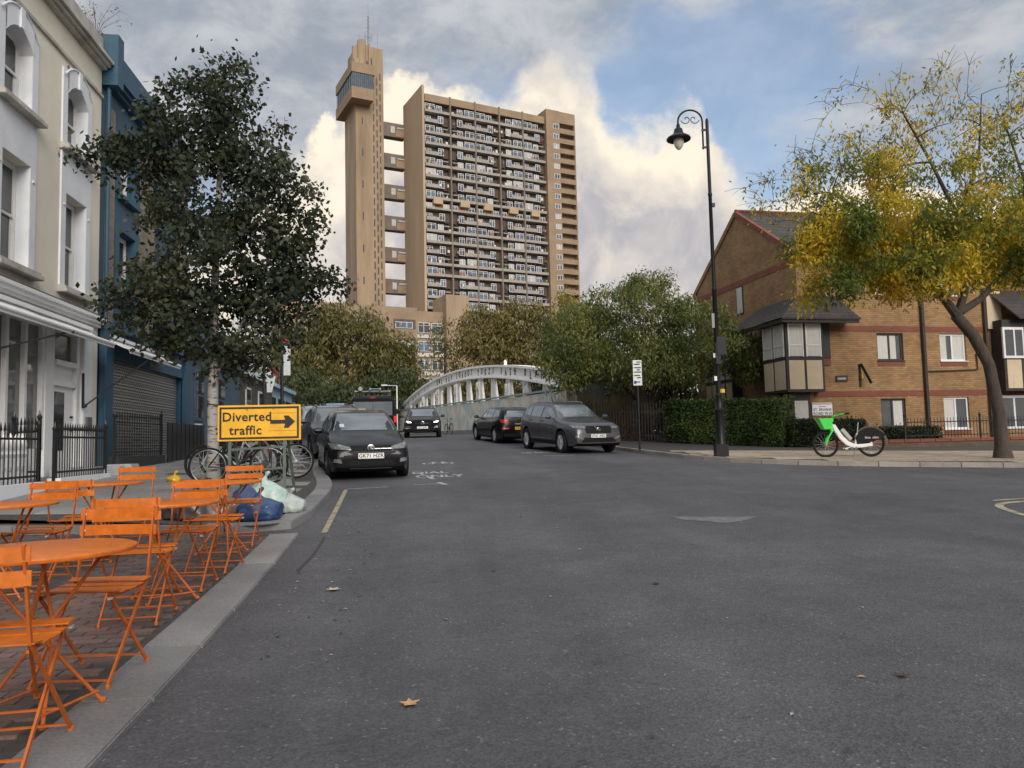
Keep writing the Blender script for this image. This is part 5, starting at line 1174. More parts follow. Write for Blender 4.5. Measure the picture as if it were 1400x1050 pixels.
def bicycle(label, loc, rz, fm, lean=.06, r=.34, rimm=STEEL, slope=0.0, drop=False):
    t = thing('bicycle', label, 'bicycle', loc, group='bicycles parked at the stands'); t.rotation_euler = (Matrix.Rotation(rz, 3, 'Z') @ Matrix.Rotation(slope, 3, 'X') @ Matrix.Rotation(lean, 3, 'Y')).to_euler()
    wheel(t, -.52, r, RUBBER, rimm); wheel(t, .52, r, RUBBER, rimm)
    bb, st, hd_, hb = (0, -.08, .29), (0, -.22, .80), (0, .33, .82), (0, .36, .70)
    q = MB()
    for a, b, rr in ((bb, st, .016), (st, hd_, .016), (bb, hb, .019), (hd_, hb, .02)): q.tube([a, b], rr, 8)
    for sx_ in (-.05, .05): q.tube([(sx_*.4, bb[1], bb[2]), (sx_, -.52, r)], .011, 6); q.tube([(sx_*.3, st[1]+.01, st[2]-.04), (sx_, -.52, r)], .009, 6)
    q.build('frame', fm, t, smooth=True)
    q = MB()
    for sx_ in (-.055, .055): q.tube([(sx_*.6, .37, .69), (sx_, .47, .45), (sx_, .52, r)], .012, 6)
    q.build('fork', fm, t, smooth=True)
    q = MB(); q.tube([(0, .33, .82), (0, .31, .95)], .014, 8)
    q.tube([(-.28, .18, .98), (-.2, .30, .97), (0, .33, .95), (.2, .30, .97), (.28, .18, .98)], .012, 8); q.build('handlebar', BLACK, t, smooth=True)
    q = MB(); q.tube([(0, -.22, .78), (0, -.25, .93)], .013, 8); q.build('seat_post', STEEL, t)
    q = MB(); q.add([(-.07, -.38, .95), (.07, -.38, .95), (.06, -.26, .96), (.02, -.10, .955), (-.02, -.10, .955), (-.06, -.26, .96), (-.07, -.38, .91), (.07, -.38, .91), (.05, -.26, .92), (.015, -.10, .93), (-.015, -.10, .93), (-.05, -.26, .92)], [(0,1,2,3,4,5), (11,10,9,8,7,6), (0,6,7,1), (1,7,8,2), (2,8,9,3), (3,9,10,4), (4,10,11,5), (5,11,6,0)]); q.build('saddle', BLACK, t, bevel=.012)
    q = MB(); q.lathe([(.09, -.006), (.09, .006)], 20, M=Matrix.Translation((.05, -.08, .29)) @ Matrix.Rotation(R(90), 4, 'Y')); q.bar((.07, -.08, .29), (.07, .05, .19), .014); q.bar((-.07, -.08, .29), (-.07, -.21, .39), .014); q.box(.07, .02, .18, .15, .09, .2); q.box(-.15, -.25, .38, -.07, -.18, .4); q.build('crankset', BLACK, t)
    return t
PAINT_BK = mat('bike_black', (.02,.02,.022), .35); PAINT_GY = mat('bike_silver', (.35,.36,.37), .35); PAINT_RD = mat('bike_red', (.25,.03,.02), .4)
zb = lambda x, y: zpL(x, y)
bikes = [(-3.05, 14.35, R(-88), PAINT_BK, 'black bicycle parked nearest behind the yellow sign', .07, STEEL), (-2.75, 15.5, R(-84), PAINT_GY, 'silver bicycle with a bare thin rimmed wheel beside the black car', -.05, STEEL),
         (-3.35, 15.15, R(92), PAINT_GY, 'grey bicycle in the middle of the stands behind the sign', .05, BLACK), (-3.3, 16.0, R(-90), PAINT_RD, 'dark red bicycle deeper in the row of stands', .04, BLACK), (-3.45, 16.9, R(90), PAINT_BK, 'black bicycle at the back of the row of stands', -.04, BLACK)]
for x, y, rz, fm, lb, ln, rm in bikes:
    bicycle(lb, (x, y, zb(x, y)), rz, fm, ln, rimm=rm, r=.345)
for i, (x, y) in enumerate(((-3.0, 14.75), (-3.0, 15.75), (-3.1, 16.6), (-3.15, 17.4))):
    t = thing('cycle_stand', ['black tubular cycle stand nearest behind the sign', 'second black cycle stand behind the sign', 'third black cycle stand behind the sign', 'farthest black cycle stand of the row'][i], 'cycle stand', (x, y, zb(x, y)), 0, group='cycle stands')
    pts_ = [(-.42, 0, 0), (-.42, 0, .55)]+[(-.42+.22-.22*math.cos(a), 0, .55+.24*math.sin(a)) for a in (R(30), R(60), R(90))]+[(.42-.22+.22*math.sin(a), 0, .55+.24*math.cos(a)) for a in (0, R(30), R(60), R(90))]+[(.42, 0, 0)]
    q = MB(); q.tube(pts_, .03, 10); q.build('hoop', BLACK, t, smooth=True)
    for x_ in (-.42, .42): q = MB(); q.lathe([(.08, 0), (.08, .012)], 14, (x_, 0, 0)); q.build('flange', BLACK, t)
bicycle('dark bicycle standing against the painted hoarding beyond the oncoming car', (2.3, 47, zg(2.3, 47)), R(15), PAINT_BK, .05)
# hire bicycle, white and green
HB = thing('hire_bicycle', 'white electric hire bicycle with bright green basket and fork', 'bicycle', (11.42, 18.95, zpR(11.42, 18.95))); HB.rotation_euler = (Matrix.Rotation(R(78), 3, 'Z') @ Matrix.Rotation(R(3), 3, 'Y')).to_euler()
GRN = mat('lime_green', (.075,.70,.10), .4, .06, 5); BWH = mat('bike_white', (.68,.68,.66), .35, .05, 4); DKG = mat('dark_grey_plastic', (.012,.012,.013), .7, spec=.15)
wheel(HB, .58, .34, RUBBER, BLACK, tr=.026, spokes=16); wheel(HB, -.58, .36, RUBBER, BLACK, tr=.026, spokes=16)
def ribbon(pts, widths, thick, m, name, parent):
    q = MB(); vs = []; n = len(pts)
    for i, (y, z) in enumerate(pts):
        a = pts[max(0, i-1)]; b = pts[min(n-1, i+1)]; d = Vector((b[0]-a[0], b[1]-a[1])).normalized(); nx, nz = -d.y, d.x; w_ = widths[i]
        for sx_, k in ((-1, 1), (1, 1), (1, -1), (-1, -1)): vs.append((sx_*thick/2, y+nx*w_*k, z+nz*w_*k))
    q.add(vs, fs2(n-1)); return q.build(name, m, parent, bevel=.012, smooth=True)
ribbon([(.36, .90), (.30, .74), (.17, .52), (.02, .36), (-.13, .295), (-.35, .29), (-.52, .31), (-.61, .325)], [.035, .055, .06, .06, .055, .045, .04, .05], .09, BWH, 'frame', HB)
ribbon([(.215, .68), (.15, .60), (.0, .40)], [.05, .05, .05], .10, mat('battery_grey', (.33,.34,.34), .45), 'battery', HB).location = (0, -.075, .055)
q = MB(); q.tube([(0, -.19, .34), (0, -.25, .62)], .028, 10); q.build('seat_tube', BWH, HB, smooth=True); q = MB(); q.tube([(0, -.245, .58), (0, -.30, .93)], .016, 10); q.build('seat_post', STEEL, HB, smooth=True)
q = MB(); q.lathe([(.02, -.02), (.10, -.01), (.11, .02), (.07, .05), (.0, .055)], 12, (0, 0, 0), M=Matrix.Translation((0, -.34, .94)) @ Matrix.Diagonal((.9, 1.35, 1, 1))); q.build('saddle', DKG, HB, smooth=True)
q = MB()
for sx_ in (-.065, .065): q.tube([(sx_, .40, .70), (sx_, .52, .50), (sx_, .58, .34)], .022, 8)
q.tube([(0, .36, .95), (0, .41, .68)], .035, 10); q.tube([(-.07, .40, .70), (.07, .40, .70)], .03, 8); q.build('fork', GRN, HB, smooth=True)
q = MB(); q.tube([(0, .37, .92), (0, .33, 1.08)], .022, 10); q.tube([(-.31, .12, 1.12), (-.22, .22, 1.11), (-.08, .33, 1.07), (.08, .33, 1.07), (.22, .22, 1.11), (.31, .12, 1.12)], .02, 8); q.build('handlebar', GRN, HB, smooth=True)
for sx_ in (-1, 1): q = MB(); q.tube([(sx_*.31, .14, 1.12), (sx_*.34, .03, 1.13)], .024, 8); q.build('grip', DKG, HB, smooth=True)
q = MB(); q.add([(-.13,.44,.74),(.13,.44,.74),(.13,.62,.74),(-.13,.62,.74),(-.19,.40,1.02),(.19,.40,1.02),(.19,.76,1.02),(-.19,.76,1.02),(-.175,.415,1.02),(.175,.415,1.02),(.175,.745,1.02),(-.175,.745,1.02),(-.12,.45,.76),(.12,.45,.76),(.12,.61,.76),(-.12,.61,.76)], [(3,2,1,0),(0,1,5,4),(1,2,6,5),(2,3,7,6),(3,0,4,7),(4,5,9,8),(5,6,10,9),(6,7,11,10),(7,4,8,11),(8,9,13,12),(9,10,14,13),(10,11,15,14),(11,8,12,15),(12,13,14,15)]); q.build('basket', GRN, HB, bevel=.012)
q = MB(); q.lathe([(.06, -.03), (.07, .0), (.06, .04)], 12, M=Matrix.Translation((0, .32, .9))); q.build('display', DKG, HB, smooth=True)
gd = [(-.58+.41*math.cos(R(a)), .36+.41*math.sin(R(a))) for a in range(20, 200, 12)]
q = MB(); q.prism([(-.22, .33)]+gd[0:9]+[(-.98, .56), (-.80, .45), (-.56, .36)], -.045, .045, 'x'); q.build('rear_skirt', DKG, HB, bevel=.01)
q = MB(); 
for i in range(len(gd)-1): q.bar((0, *gd[i]), (0, *gd[i+1]), .07, .012, up=(1,0,0))
q.build('mudguard', BLACK, HB)
lettering('lime  ultra', .085, mat('decal_white', (.6,.6,.6)), HB, Matrix.Translation((-.049, -.60, .50)) @ Matrix.Rotation(R(-90), 4, 'Z') @ UPX)
q = MB(); q.bar((.06, -.12, .29), (.06, .06, .24), .02); q.box(.06, .03, .22, .15, .11, .245); q.bar((-.06, -.12, .29), (-.06, .10, .22), .02); q.box(-.16, .06, .2, -.06, .14, .225); q.lathe([(.08, -.01), (.08, .01)], 18, M=Matrix.Translation((.055, -.12, .29)) @ Matrix.Rotation(R(90), 4, 'Y')); q.build('crankset', STEEL, HB)
q = MB(); q.bar((-.05, -.2, .27), (-.17, -.05, .01), .016); q.build('kickstand', STEEL, HB)
# ================================================================ small things
def leaf_on_road(label, x, y, s, c, rz):
    t = MB(); pts_ = []
    for i in range(10): a = i*math.pi/5; rr = s*(1.0 if i % 2 == 0 else .5); pts_.append((x+rr*math.cos(a+rz), y+rr*math.sin(a+rz), zg(x, y)+.008+(.02*s/.1*(.5 if i % 2 else 1))))
    vs = pts_+[(x, y, zg(x, y)+.006)]; t.add(vs, [(i, (i+1) % 10, 10) for i in range(10)])
    o = t.build('fallen_leaf', mat('dry_leaf%d' % int(c[0]*100), c, .8, .2, 30), fix=False); q = o.modifiers.new('t', 'SOLIDIFY'); q.thickness = .002
    tag(o, label, 'leaf', 'leaves lying on the road')
leaf_on_road('tan maple leaf lying on the near asphalt', -.02, 3.62, .05, (.45,.26,.11), .4)
leaf_on_road('small pale leaf on the road near the kerb strip', -.62, 6.3, .06, (.42,.36,.25), 1.0)
leaf_on_road('tiny dark leaf in the middle of the road', 1.9, 5.95, .035, (.03,.025,.02), .2)
leaf_on_road('thin dark twig leaf at the lower right road', 2.35, 3.55, .035, (.05,.04,.03), .7)
rl = random.Random(11)
lit = MB()
for i in range(420):
    u = rl.random()
    if u < .28: x, y = rl.uniform(-1.15, 5.5), rl.uniform(2.6, 20)
    elif u < .5: x = rl.uniform(9.5, 19); y = 17.3-(x-10.6)*.27-rl.random()**2*.7
    elif u < .8: x = rl.uniform(11, 19); y = 17.6-(x-10.6)*.27+rl.random()**1.5*2.2
    else: x, y = rl.uniform(-1.0, -.4), rl.uniform(4, 14)
    s = rl.uniform(.008, .026)*(1.9 if y > 12.5 and x > 8 else 1); z = zg(x, y)+.006+(.116 if (x > 8 and y > 17.45-(x-10.6)*.27) else 0); a = rl.uniform(0, 6); M = Matrix.Translation((x, y, z)) @ Matrix.Rotation(a, 4, 'Z')
    lit.add([(-s, 0, 0), (0, -s*.5, .004), (s, 0, .002), (0, s*.5, .006)], [(0,1,2,3)], rl.randrange(3), M)
tag(lit.build('leaf_litter', [mat('litter_tan', (.32,.22,.1)), mat('litter_grey', (.3,.29,.26)), mat('litter_dark', (.03,.028,.025))], fix=False), 'scattered scraps of leaves and grit on the road', 'litter', kind='stuff')
# roof weeds
wd = thing('roof_weed', 'dry weed growing on the parapet between the two houses', 'plant', (-7.1, 18.25, 10.86)); q = MB(); lf = MB()
for i in range(16):
    a = rl.uniform(0, 6.28); h_ = rl.uniform(.3, .8); b_ = rl.uniform(.1, .5); pts_ = [(0,0,0), (b_*.3*math.cos(a), b_*.3*math.sin(a), h_*.5), (b_*math.cos(a), b_*math.sin(a), h_), (b_*1.4*math.cos(a), b_*1.4*math.sin(a), h_*.95)]; q.tube(pts_, [.008, .006, .004, .002], 4)
    for k in range(14):
        t_ = rl.uniform(.35, 1); p = Vector(pts_[1]).lerp(Vector(pts_[3]), t_)+Vector((rl.gauss(0, .05), rl.gauss(0, .05), rl.gauss(0, .05))); s = .035; lf.add([p+Vector((rl.uniform(-s, s), rl.uniform(-s, s), rl.uniform(-s, s))) for _ in range(3)], [(0,1,2)])
q.build('stems', mat('dry_stem', (.16,.12,.08), .9), wd); lf.build('seed_heads', mat('dry_seed', (.26,.2,.14), .9), wd, fix=False)
# post with coloured flags near the bridge, and a far lamp arm
fp = thing('banner_post', 'dark post carrying red and white banners behind the yellow sign', 'post', (-5.3, 33, zpL(-5.3, 33)))
q = MB(); q.tube([(0,0,0), (0,0,5.2)], .07, 8); q.build('post', BLACK, fp); q = MB(); q.tube([(-.75,.1,0), (-.75,.1,3.6)], .06, 8); q.build('post', BLACK, fp)
q = MB(); q.prism([(-.05, 4.7), (.25, 4.15), (.1, 4.05), (-.1, 4.6)], -.03, .0, 'y'); q.prism([(-.75, 3.5), (-.15, 2.8), (-.2, 2.6), (-.7, 3.2)], -.03, 0, 'y'); q.build('red_banner', mat('banner_red', (.35,.03,.03), .7), fp)
q = MB(); q.prism([(.07, 3.95), (.35, 3.9), (.35, 2.7), (.07, 2.7)], -.03, 0, 'y'); q.prism([(-.65, 3.1), (-.25, 2.65), (-.4, 2.0), (-.6, 2.0)], -.03, 0, 'y'); q.build('white_banner', mat('banner_white', (.5,.52,.55), .7), fp)
fl = thing('street_lamp', 'small white bracket lamp near the far end of the bridge arch', 'street lamp', (-1.1, 66, zg(-1, 66))); q = MB(); q.tube([(0,0,0), (0,0,4.3)], .06, 8); q.build('pole', MATS['grey_iron'], fl); q = MB(); q.bar((0,0,4.3), (-.9,0,4.35), .05); q.box(-1.3, -.08, 4.3, -.8, .08, 4.42); q.build('arm', WREN, fl)
# ================================================================ vehicles
def interp(pts, y):
    """smooth interpolation through (y, v) points sorted by falling y"""
    if y >= pts[0][0]: return pts[0][1]
    if y <= pts[-1][0]: return pts[-1][1]
    for i in range(len(pts)-1):
        (y0, a), (y1, b) = pts[i], pts[i+1]
        if y1 <= y <= y0:
            t = (y0-y)/(y0-y1)
            m0 = (b-pts[max(0, i-1)][1])/max(1e-6, (pts[max(0, i-1)][0]-y1))*(y0-y1) if i > 0 else (b-a)
            m1 = (pts[min(len(pts)-1, i+2)][1]-a)/max(1e-6, (y0-pts[min(len(pts)-1, i+2)][0]))*(y0-y1) if i+2 < len(pts) else (b-a)
            t2, t3 = t*t, t*t*t; return (2*t3-3*t2+1)*a+(t3-2*t2+t)*m0+(-2*t3+3*t2)*b+(t3-t2)*m1
def car_paint(name, c, metal=.0, rough=.3): return mat(name, c, rough=rough, var=.05, scale=3, metal=metal, coat=.35 if metal else 0, spec=.5 if metal else .28)
DARK = mat('black_trim', (.011,.011,.012), .6, .2, 10, spec=.12); LAMP = mat('headlamp_glass', (.13,.135,.145), .1, .6, 14, spec=.8, coords='object'); TAIL = mat('tail_lamp', (.34,.012,.012), .3, .2, 8)
CGLASS = mat('car_glass', (.22,.25,.28), rough=.03, var=.2, spec=1.0, scale=1.5, metal=.5); SCREEN = mat('windscreen_glass', (.10,.12,.13), rough=.03, var=.3, spec=1.0, scale=1.2)  # lightened base colours stand in for sky reflected in the glass
LITL = mat('lit_headlamp', (.8,.8,.8), .2, .0, emit=(1, .97, .88, 1.2)); BRAKE = mat('lit_tail_lamp', (.6,.02,.02), .2, 0, emit=(1, .05, .03, .12))
def car(name, label, cat, pos, heading, c):
    """heading: direction (x, y) the nose points to; c: dimensions, profile and fittings"""
    L, W_, zw = c['L'], c['W'], c['wr']; h2 = W_/2; top = c['top']; belt = c['belt']
    hx, hy = Vector(heading).normalized(); rz = math.atan2(hy, hx)-math.pi/2
    g0, g1 = zg(pos[0]+hx*1.3, pos[1]+hy*1.3), zg(pos[0]-hx*1.3, pos[1]-hy*1.3)
    t = thing(name, label, cat, (pos[0], pos[1], (g0+g1)/2)); t.rotation_euler = (Matrix.Rotation(rz, 3, 'Z') @ Matrix.Rotation(math.atan((g0-g1)/2.6), 3, 'X')).to_euler()
    yf, yr = c['axles']; Ra = zw+.055
    ys = sorted(set([round(-L/2+L*i/84, 4) for i in range(85)]+[yf+d for d in (-Ra, -Ra*.98, Ra*.98, Ra)]+[yr+d for d in (-Ra, -Ra*.98, Ra*.98, Ra)]))
    wr_ = c.get('roofw', .70); mb = MB(); rings = []
    for y in ys:
        u = 2*y/L; w = h2*(1-c.get('round', .16)*abs(u)**c.get('pw', 7)); tp = interp(top, y); bl = min(interp(belt, y), tp-.0)
        e = abs(u); zb = c['clear']+(.10*max(0, (e-.9)/.1)**2)
        arch = 0
        for ya in (yf, yr):
            d = abs(y-ya)
            if d < Ra: arch = max(arch, zw+math.sqrt(max(0, Ra*Ra-d*d)))
        za = max(zb, arch); cab = max(0, tp-bl); s_ = min(1, cab/.22)
        za = min(za, bl-.08)
        P = [(0, za), (.74*w, za), (.965*w, za+.015), (1.0*w, max(za+.03, zb+.38*(bl-zb))), (.992*w, max(za+.05, bl-.17)), (.955*w, bl-.035)]
        hood = [(.90*w, bl-.008+(tp-bl)*.2), (.80*w, bl+(tp-bl)*.55), (.68*w, bl+(tp-bl)*.75), (.5*w, bl+(tp-bl)*.88), (.28*w, bl+(tp-bl)*.97), (0, tp)]
        wr2 = wr_*h2
        cabp = [(.925*w, bl+.01), (.925*w*.5+wr2*1.05*.5, bl+cab*.5), (wr2*1.0, bl+cab*.9), (wr2*.93, bl+cab*.965), (wr2*.55, bl+cab*.995), (0, tp)]
        P += [(hood[i][0]*(1-s_)+cabp[i][0]*s_, hood[i][1]*(1-s_)+cabp[i][1]*s_) for i in range(6)]
        rings.append(P)
    n = len(rings[0]); full = 2*n-2
    for y, P in zip(ys, rings):
        for x, z in P: mb.v.append((x, y, z))
        for x, z in reversed(P[1:-1]): mb.v.append((-x, y, z))
    for i in range(len(ys)-1):
        for j in range(full):
            a, b = i*full, (i+1)*full; j2 = (j+1) % full
            mb.f.append((a+j, a+j2, b+j2, b+j)); mb.m.append(1 if (j < 2 or j >= full-2) else 0)
    mb.f.append(tuple(range(full))); mb.f.append(tuple((len(ys)-1)*full+j for j in reversed(range(full)))); mb.m += [0, 0]
    body = mb.build('body', [c['paint'], DARK], t, smooth=True)
    bm = bmesh.new(); bm.from_mesh(body.data); bvh = BVHTree.FromBMesh(bm); bm.free()
    def decal(nm, poly, d, m, off=.006, parent=None, cuts=3, thick=.0):
        b2 = bmesh.new()
        def P3(p): return {'f': (p[0], 9, p[1]), 'b': (p[0], -9, p[1]), 'r': (9, p[0], p[1]), 'l': (-9, p[0], p[1]), 't': (p[0], p[1], 9)}[d]
        dv = Vector({'f': (0,-1,0), 'b': (0,1,0), 'r': (-1,0,0), 'l': (1,0,0), 't': (0,0,-1)}[d])
        vs_ = [b2.verts.new(P3(p)) for p in poly]; b2.faces.new(vs_); bmesh.ops.triangulate(b2, faces=b2.faces)
        if cuts: bmesh.ops.subdivide_edges(b2, edges=b2.edges[:], cuts=cuts, use_grid_fill=True)
        bad = []
        for v in b2.verts:
            h = bvh.ray_cast(v.co, dv, 20)
            if h[0] is None: bad.append(v)
            else: v.co = h[0]-dv*off*.4+h[1]*off*(.8 if h[1].dot(dv) < 0 else -.8)
        if bad: bmesh.ops.delete(b2, geom=bad, context='VERTS')
        if not b2.faces: b2.free(); return None
        bmesh.ops.recalc_face_normals(b2, faces=b2.faces)
        if sum(f.normal.dot(dv)*f.calc_area() for f in b2.faces) > 0: bmesh.ops.reverse_faces(b2, faces=b2.faces)
        me = bpy.data.meshes.new(nm); b2.to_mesh(me); b2.free(); me.materials.append(m); me.polygons.foreach_set('use_smooth', [True]*len(me.polygons))
        return link(nm, me, parent or t)
    def sym(nm, poly, d, m, **k): decal(nm, poly, d, m, **k); decal(nm, [(-x, z) for x, z in poly], d, m, **k)
    def both(nm, poly, m, **k): decal(nm, poly, 'r', m, **k); decal(nm, poly, 'l', m, **k)
    def rect(x0, z0, x1, z1): return [(x0, z0), (x1, z0), (x1, z1), (x0, z1)]
    # glass
    for nm, poly, d, m in c['glass']:
        if d == 's': both(nm, poly, m, cuts=4)
        else: decal(nm, poly, d, m, cuts=5)
    for nm, poly, d, m in c['fit']:
        if d == 's': both(nm, poly, m, off=.009)
        elif d in ('F', 'B'): sym(nm, poly, d.lower(), m, off=.014)
        else: decal(nm, poly, d, m, off=.006 if nm == 'bumper_skin' else .014)
    # wheels
    for ya in (yf, yr):
        for sg in (-1, 1):
            M = Matrix.Translation((sg*(h2-.12), ya, zw)) @ Matrix.Rotation(R(90)*sg, 4, 'Y')
            q = MB(); q.lathe([(zw*.62, -.09), (zw*.93, -.1), (zw, -.07), (zw, .07), (zw*.95, .1), (zw*.66, .1), (zw*.64, .05)], 28, M=M); wo_ = q.build('wheel', RUBBER, t, smooth=True)
            q = MB(); q.lathe([(.02, .045), (zw*.62, .03), (zw*.66, .085), (zw*.69, .085), (zw*.69, .02)], 28, M=M); q.build('barrel', DARK, wo_, smooth=True)
            q = MB(); ns = c.get('spokes', 5)
            for k in range(ns):
                for dk in ((-.16, .16) if c.get('twin') else (0,)):
                    a = 2*math.pi*k/ns+dk; q.bar(M @ Vector((.05*math.cos(a-dk), .05*math.sin(a-dk), .075)), M @ Vector((zw*.67*math.cos(a), zw*.67*math.sin(a), .085)), .05 if not c.get('twin') else .024, .02, up=M.to_3x3() @ Vector((0,0,1)))
            q.lathe([(zw*.655, .08), (zw*.70, .095), (zw*.70, .07)], 28, M=M); q.lathe([(.065, .06), (.06, .095), (.0, .1)], 14, M=M); q.build('rim', c.get('rim', STEEL), wo_)
    # mirrors
    my, mz = c['mirror']
    for sg in (-1, 1):
        q = MB(); q.lathe([(.0, -.11), (.07, -.08), (.09, 0), (.07, .08), (.0, .11)], 12, M=Matrix.Translation((sg*(h2+.10), my, mz)) @ Matrix.Rotation(R(90), 4, 'Y') @ Matrix.Diagonal((.75, .6, 1, 1))); q.bar((sg*(h2-.12), my+.02, mz-.06), (sg*(h2+.06), my, mz-.03), .05, .03); q.build('wing_mirror', c.get('mirror_m', c['paint']), t, smooth=True)
    # number plates with raised characters
    for d, x, z, txt, m in c['plates']:
        h = bvh.ray_cast(Vector((x, 9 if d == 'f' else -9, z)), Vector((0, -1 if d == 'f' else 1, 0)), 20)
        if h[0] is None: continue
        y = h[0].y+(.03 if d == 'f' else -.03); q = MB(); q.box(x-.26, y-.03, z-.055, x+.26, y, z+.055) if d == 'f' else q.box(x-.26, y, z-.055, x+.26, y+.03, z+.055)
        po = q.build('number_plate', m, t, bevel=.004)
        Mx = Matrix.Translation((x, y+.002, z)) @ Matrix.Rotation(R(180), 4, 'Z') @ UPX if d == 'f' else Matrix.Translation((x, y-.002, z)) @ UPX
        lettering(txt, .108, INK, po, Mx, name='characters', font_w=1.5)
    for fn in c.get('extra', []): fn(t, bvh, rect)
    return t
def badge(kind):
    def f(t, bvh, rect):
        x, z, r_ = kind['at']; h = bvh.ray_cast(Vector((x, 9, z)), Vector((0, -1, 0)), 20)
        if h[0] is None: return
        M = Matrix.Translation((x, h[0].y+.012, z)) @ Matrix.Rotation(R(-90), 4, 'X'); q = MB()
        q.lathe([(r_*.80, -.01), (r_, -.01), (r_, .012), (r_*.82, .016), (r_*.8, -.005)], 24, M=M); y = h[0].y+.022
        P = lambda a, b: ((x+a*r_, y, z+b*r_))
        if kind['t'] == 'v': segs = [((-.62, .62), (0, .05)), ((.62, .62), (0, .05)), ((-.85, .2), (-.38, -.72)), ((-.38, -.72), (0, .0)), ((0, .0), (.38, -.72)), ((.38, -.72), (.85, .2))]
        elif kind['t'] == 's': segs = [((0, 0), (0, .85)), ((0, 0), (.74, -.43)), ((0, 0), (-.74, -.43))]
        else: segs = []
        for a, b in segs: q.bar(P(*a), P(*b), r_*.16, .01, up=(0,1,0))
        if kind['t'] == 'b': q.bar(P(-2.6, -1.9), P(2.2, 1.5), r_*.4, .01, up=(0,1,0))
        q.build('badge', CHROME, t)
    return f
def rr(x0, z0, x1, z1): return [(x0, z0), (x1, z0), (x1, z1), (x0, z1)]
def glazing(c, ws, rear, side, sm=None):
    g = [('windscreen', ws, 'f', SCREEN)]
    if rear: g.append(('rear_window', rear, 'b', CGLASS))
    return g+[('side_window', p, 's', CGLASS) for p in side]
# --- black hatchback, nearest
polo = dict(L=4.05, W=1.75, wr=.31, clear=.17, axles=(1.26, -1.29), paint=car_paint('paint_black', (.006,.006,.008), rough=.2), spokes=5, mirror=(.72, 1.0), round=.20, pw=5,
    top=[(2.03, .52), (1.98, .66), (1.85, .76), (1.4, .88), (1.0, .955), (.78, 1.04), (.2, 1.36), (-.15, 1.43), (-.6, 1.455), (-1.2, 1.42), (-1.65, 1.33), (-1.9, 1.02), (-2.0, .8), (-2.03, .6)], belt=[(2.03, .5), (1.98, .62), (1.8, .70), (1.2, .83), (.6, .91), (-1.0, .95), (-1.8, .97), (-2.03, .6)])
polo['glass'] = glazing(polo, [(-.66, 1.0), (.66, 1.0), (.53, 1.365), (-.53, 1.365)], [(-.58, 1.05), (.58, 1.05), (.46, 1.3), (-.46, 1.3)], [[(.72, .97), (-.25, 1.0), (-.25, 1.33), (.22, 1.28)], [(-.33, 1.0), (-1.05, 1.02), (-1.0, 1.31), (-.33, 1.335)], [(-1.12, 1.02), (-1.45, 1.05), (-1.3, 1.26), (-1.07, 1.3)]])
polo['fit'] = [('headlamp', [(.40, .62), (.76, .64), (.82, .76), (.62, .73), (.42, .68)], 'F', LAMP), ('grille', rr(-.42, .60, .42, .70), 'f', DARK), ('chrome_strip', rr(-.42, .636, .42, .645), 'f', CHROME), ('lower_intake', [(-.52, .31), (.52, .31), (.42, .41), (-.42, .41)], 'f', DARK), ('fog_lamp', [(.58, .36), (.74, .38), (.72, .45), (.60, .44)], 'F', LAMP), ('bumper_skin', [(-.66, .28), (.66, .28), (.685, .45), (.66, .59), (-.66, .59), (-.685, .45)], 'f', mat('bumper_black', (.006,.006,.007), .4, .1, 3, spec=.12)), ('bumper_line', rr(-.76, .245, .76, .262), 'f', mat('grey_trim', (.12,.12,.12), .4)),
    ('door_seam', rr(-.295, .35, -.283, 1.0), 's', DARK), ('door_seam', rr(.74, .4, .752, .95), 's', DARK), ('door_handle', rr(-.22, .84, -.05, .865), 's', DARK), ('door_handle', rr(-1.2, .87, -1.03, .895), 's', DARK), ('sill', rr(-.85, .2, .85, .26), 's', DARK), ('tax_disc', rr(.42, 1.06, .52, 1.13), 'f', mat('paper_blue', (.4,.5,.55)))]
polo['plates'] = [('f', 0, .5, 'GK71 HZR', PLATE_W)]
polo['extra'] = [badge(dict(t='v', at=(0, .655, .075)))]
car('parked_car', 'black hatchback parked facing the viewer at the left kerb', 'car', (-1.15, 18.0), (.17, -.985), polo)
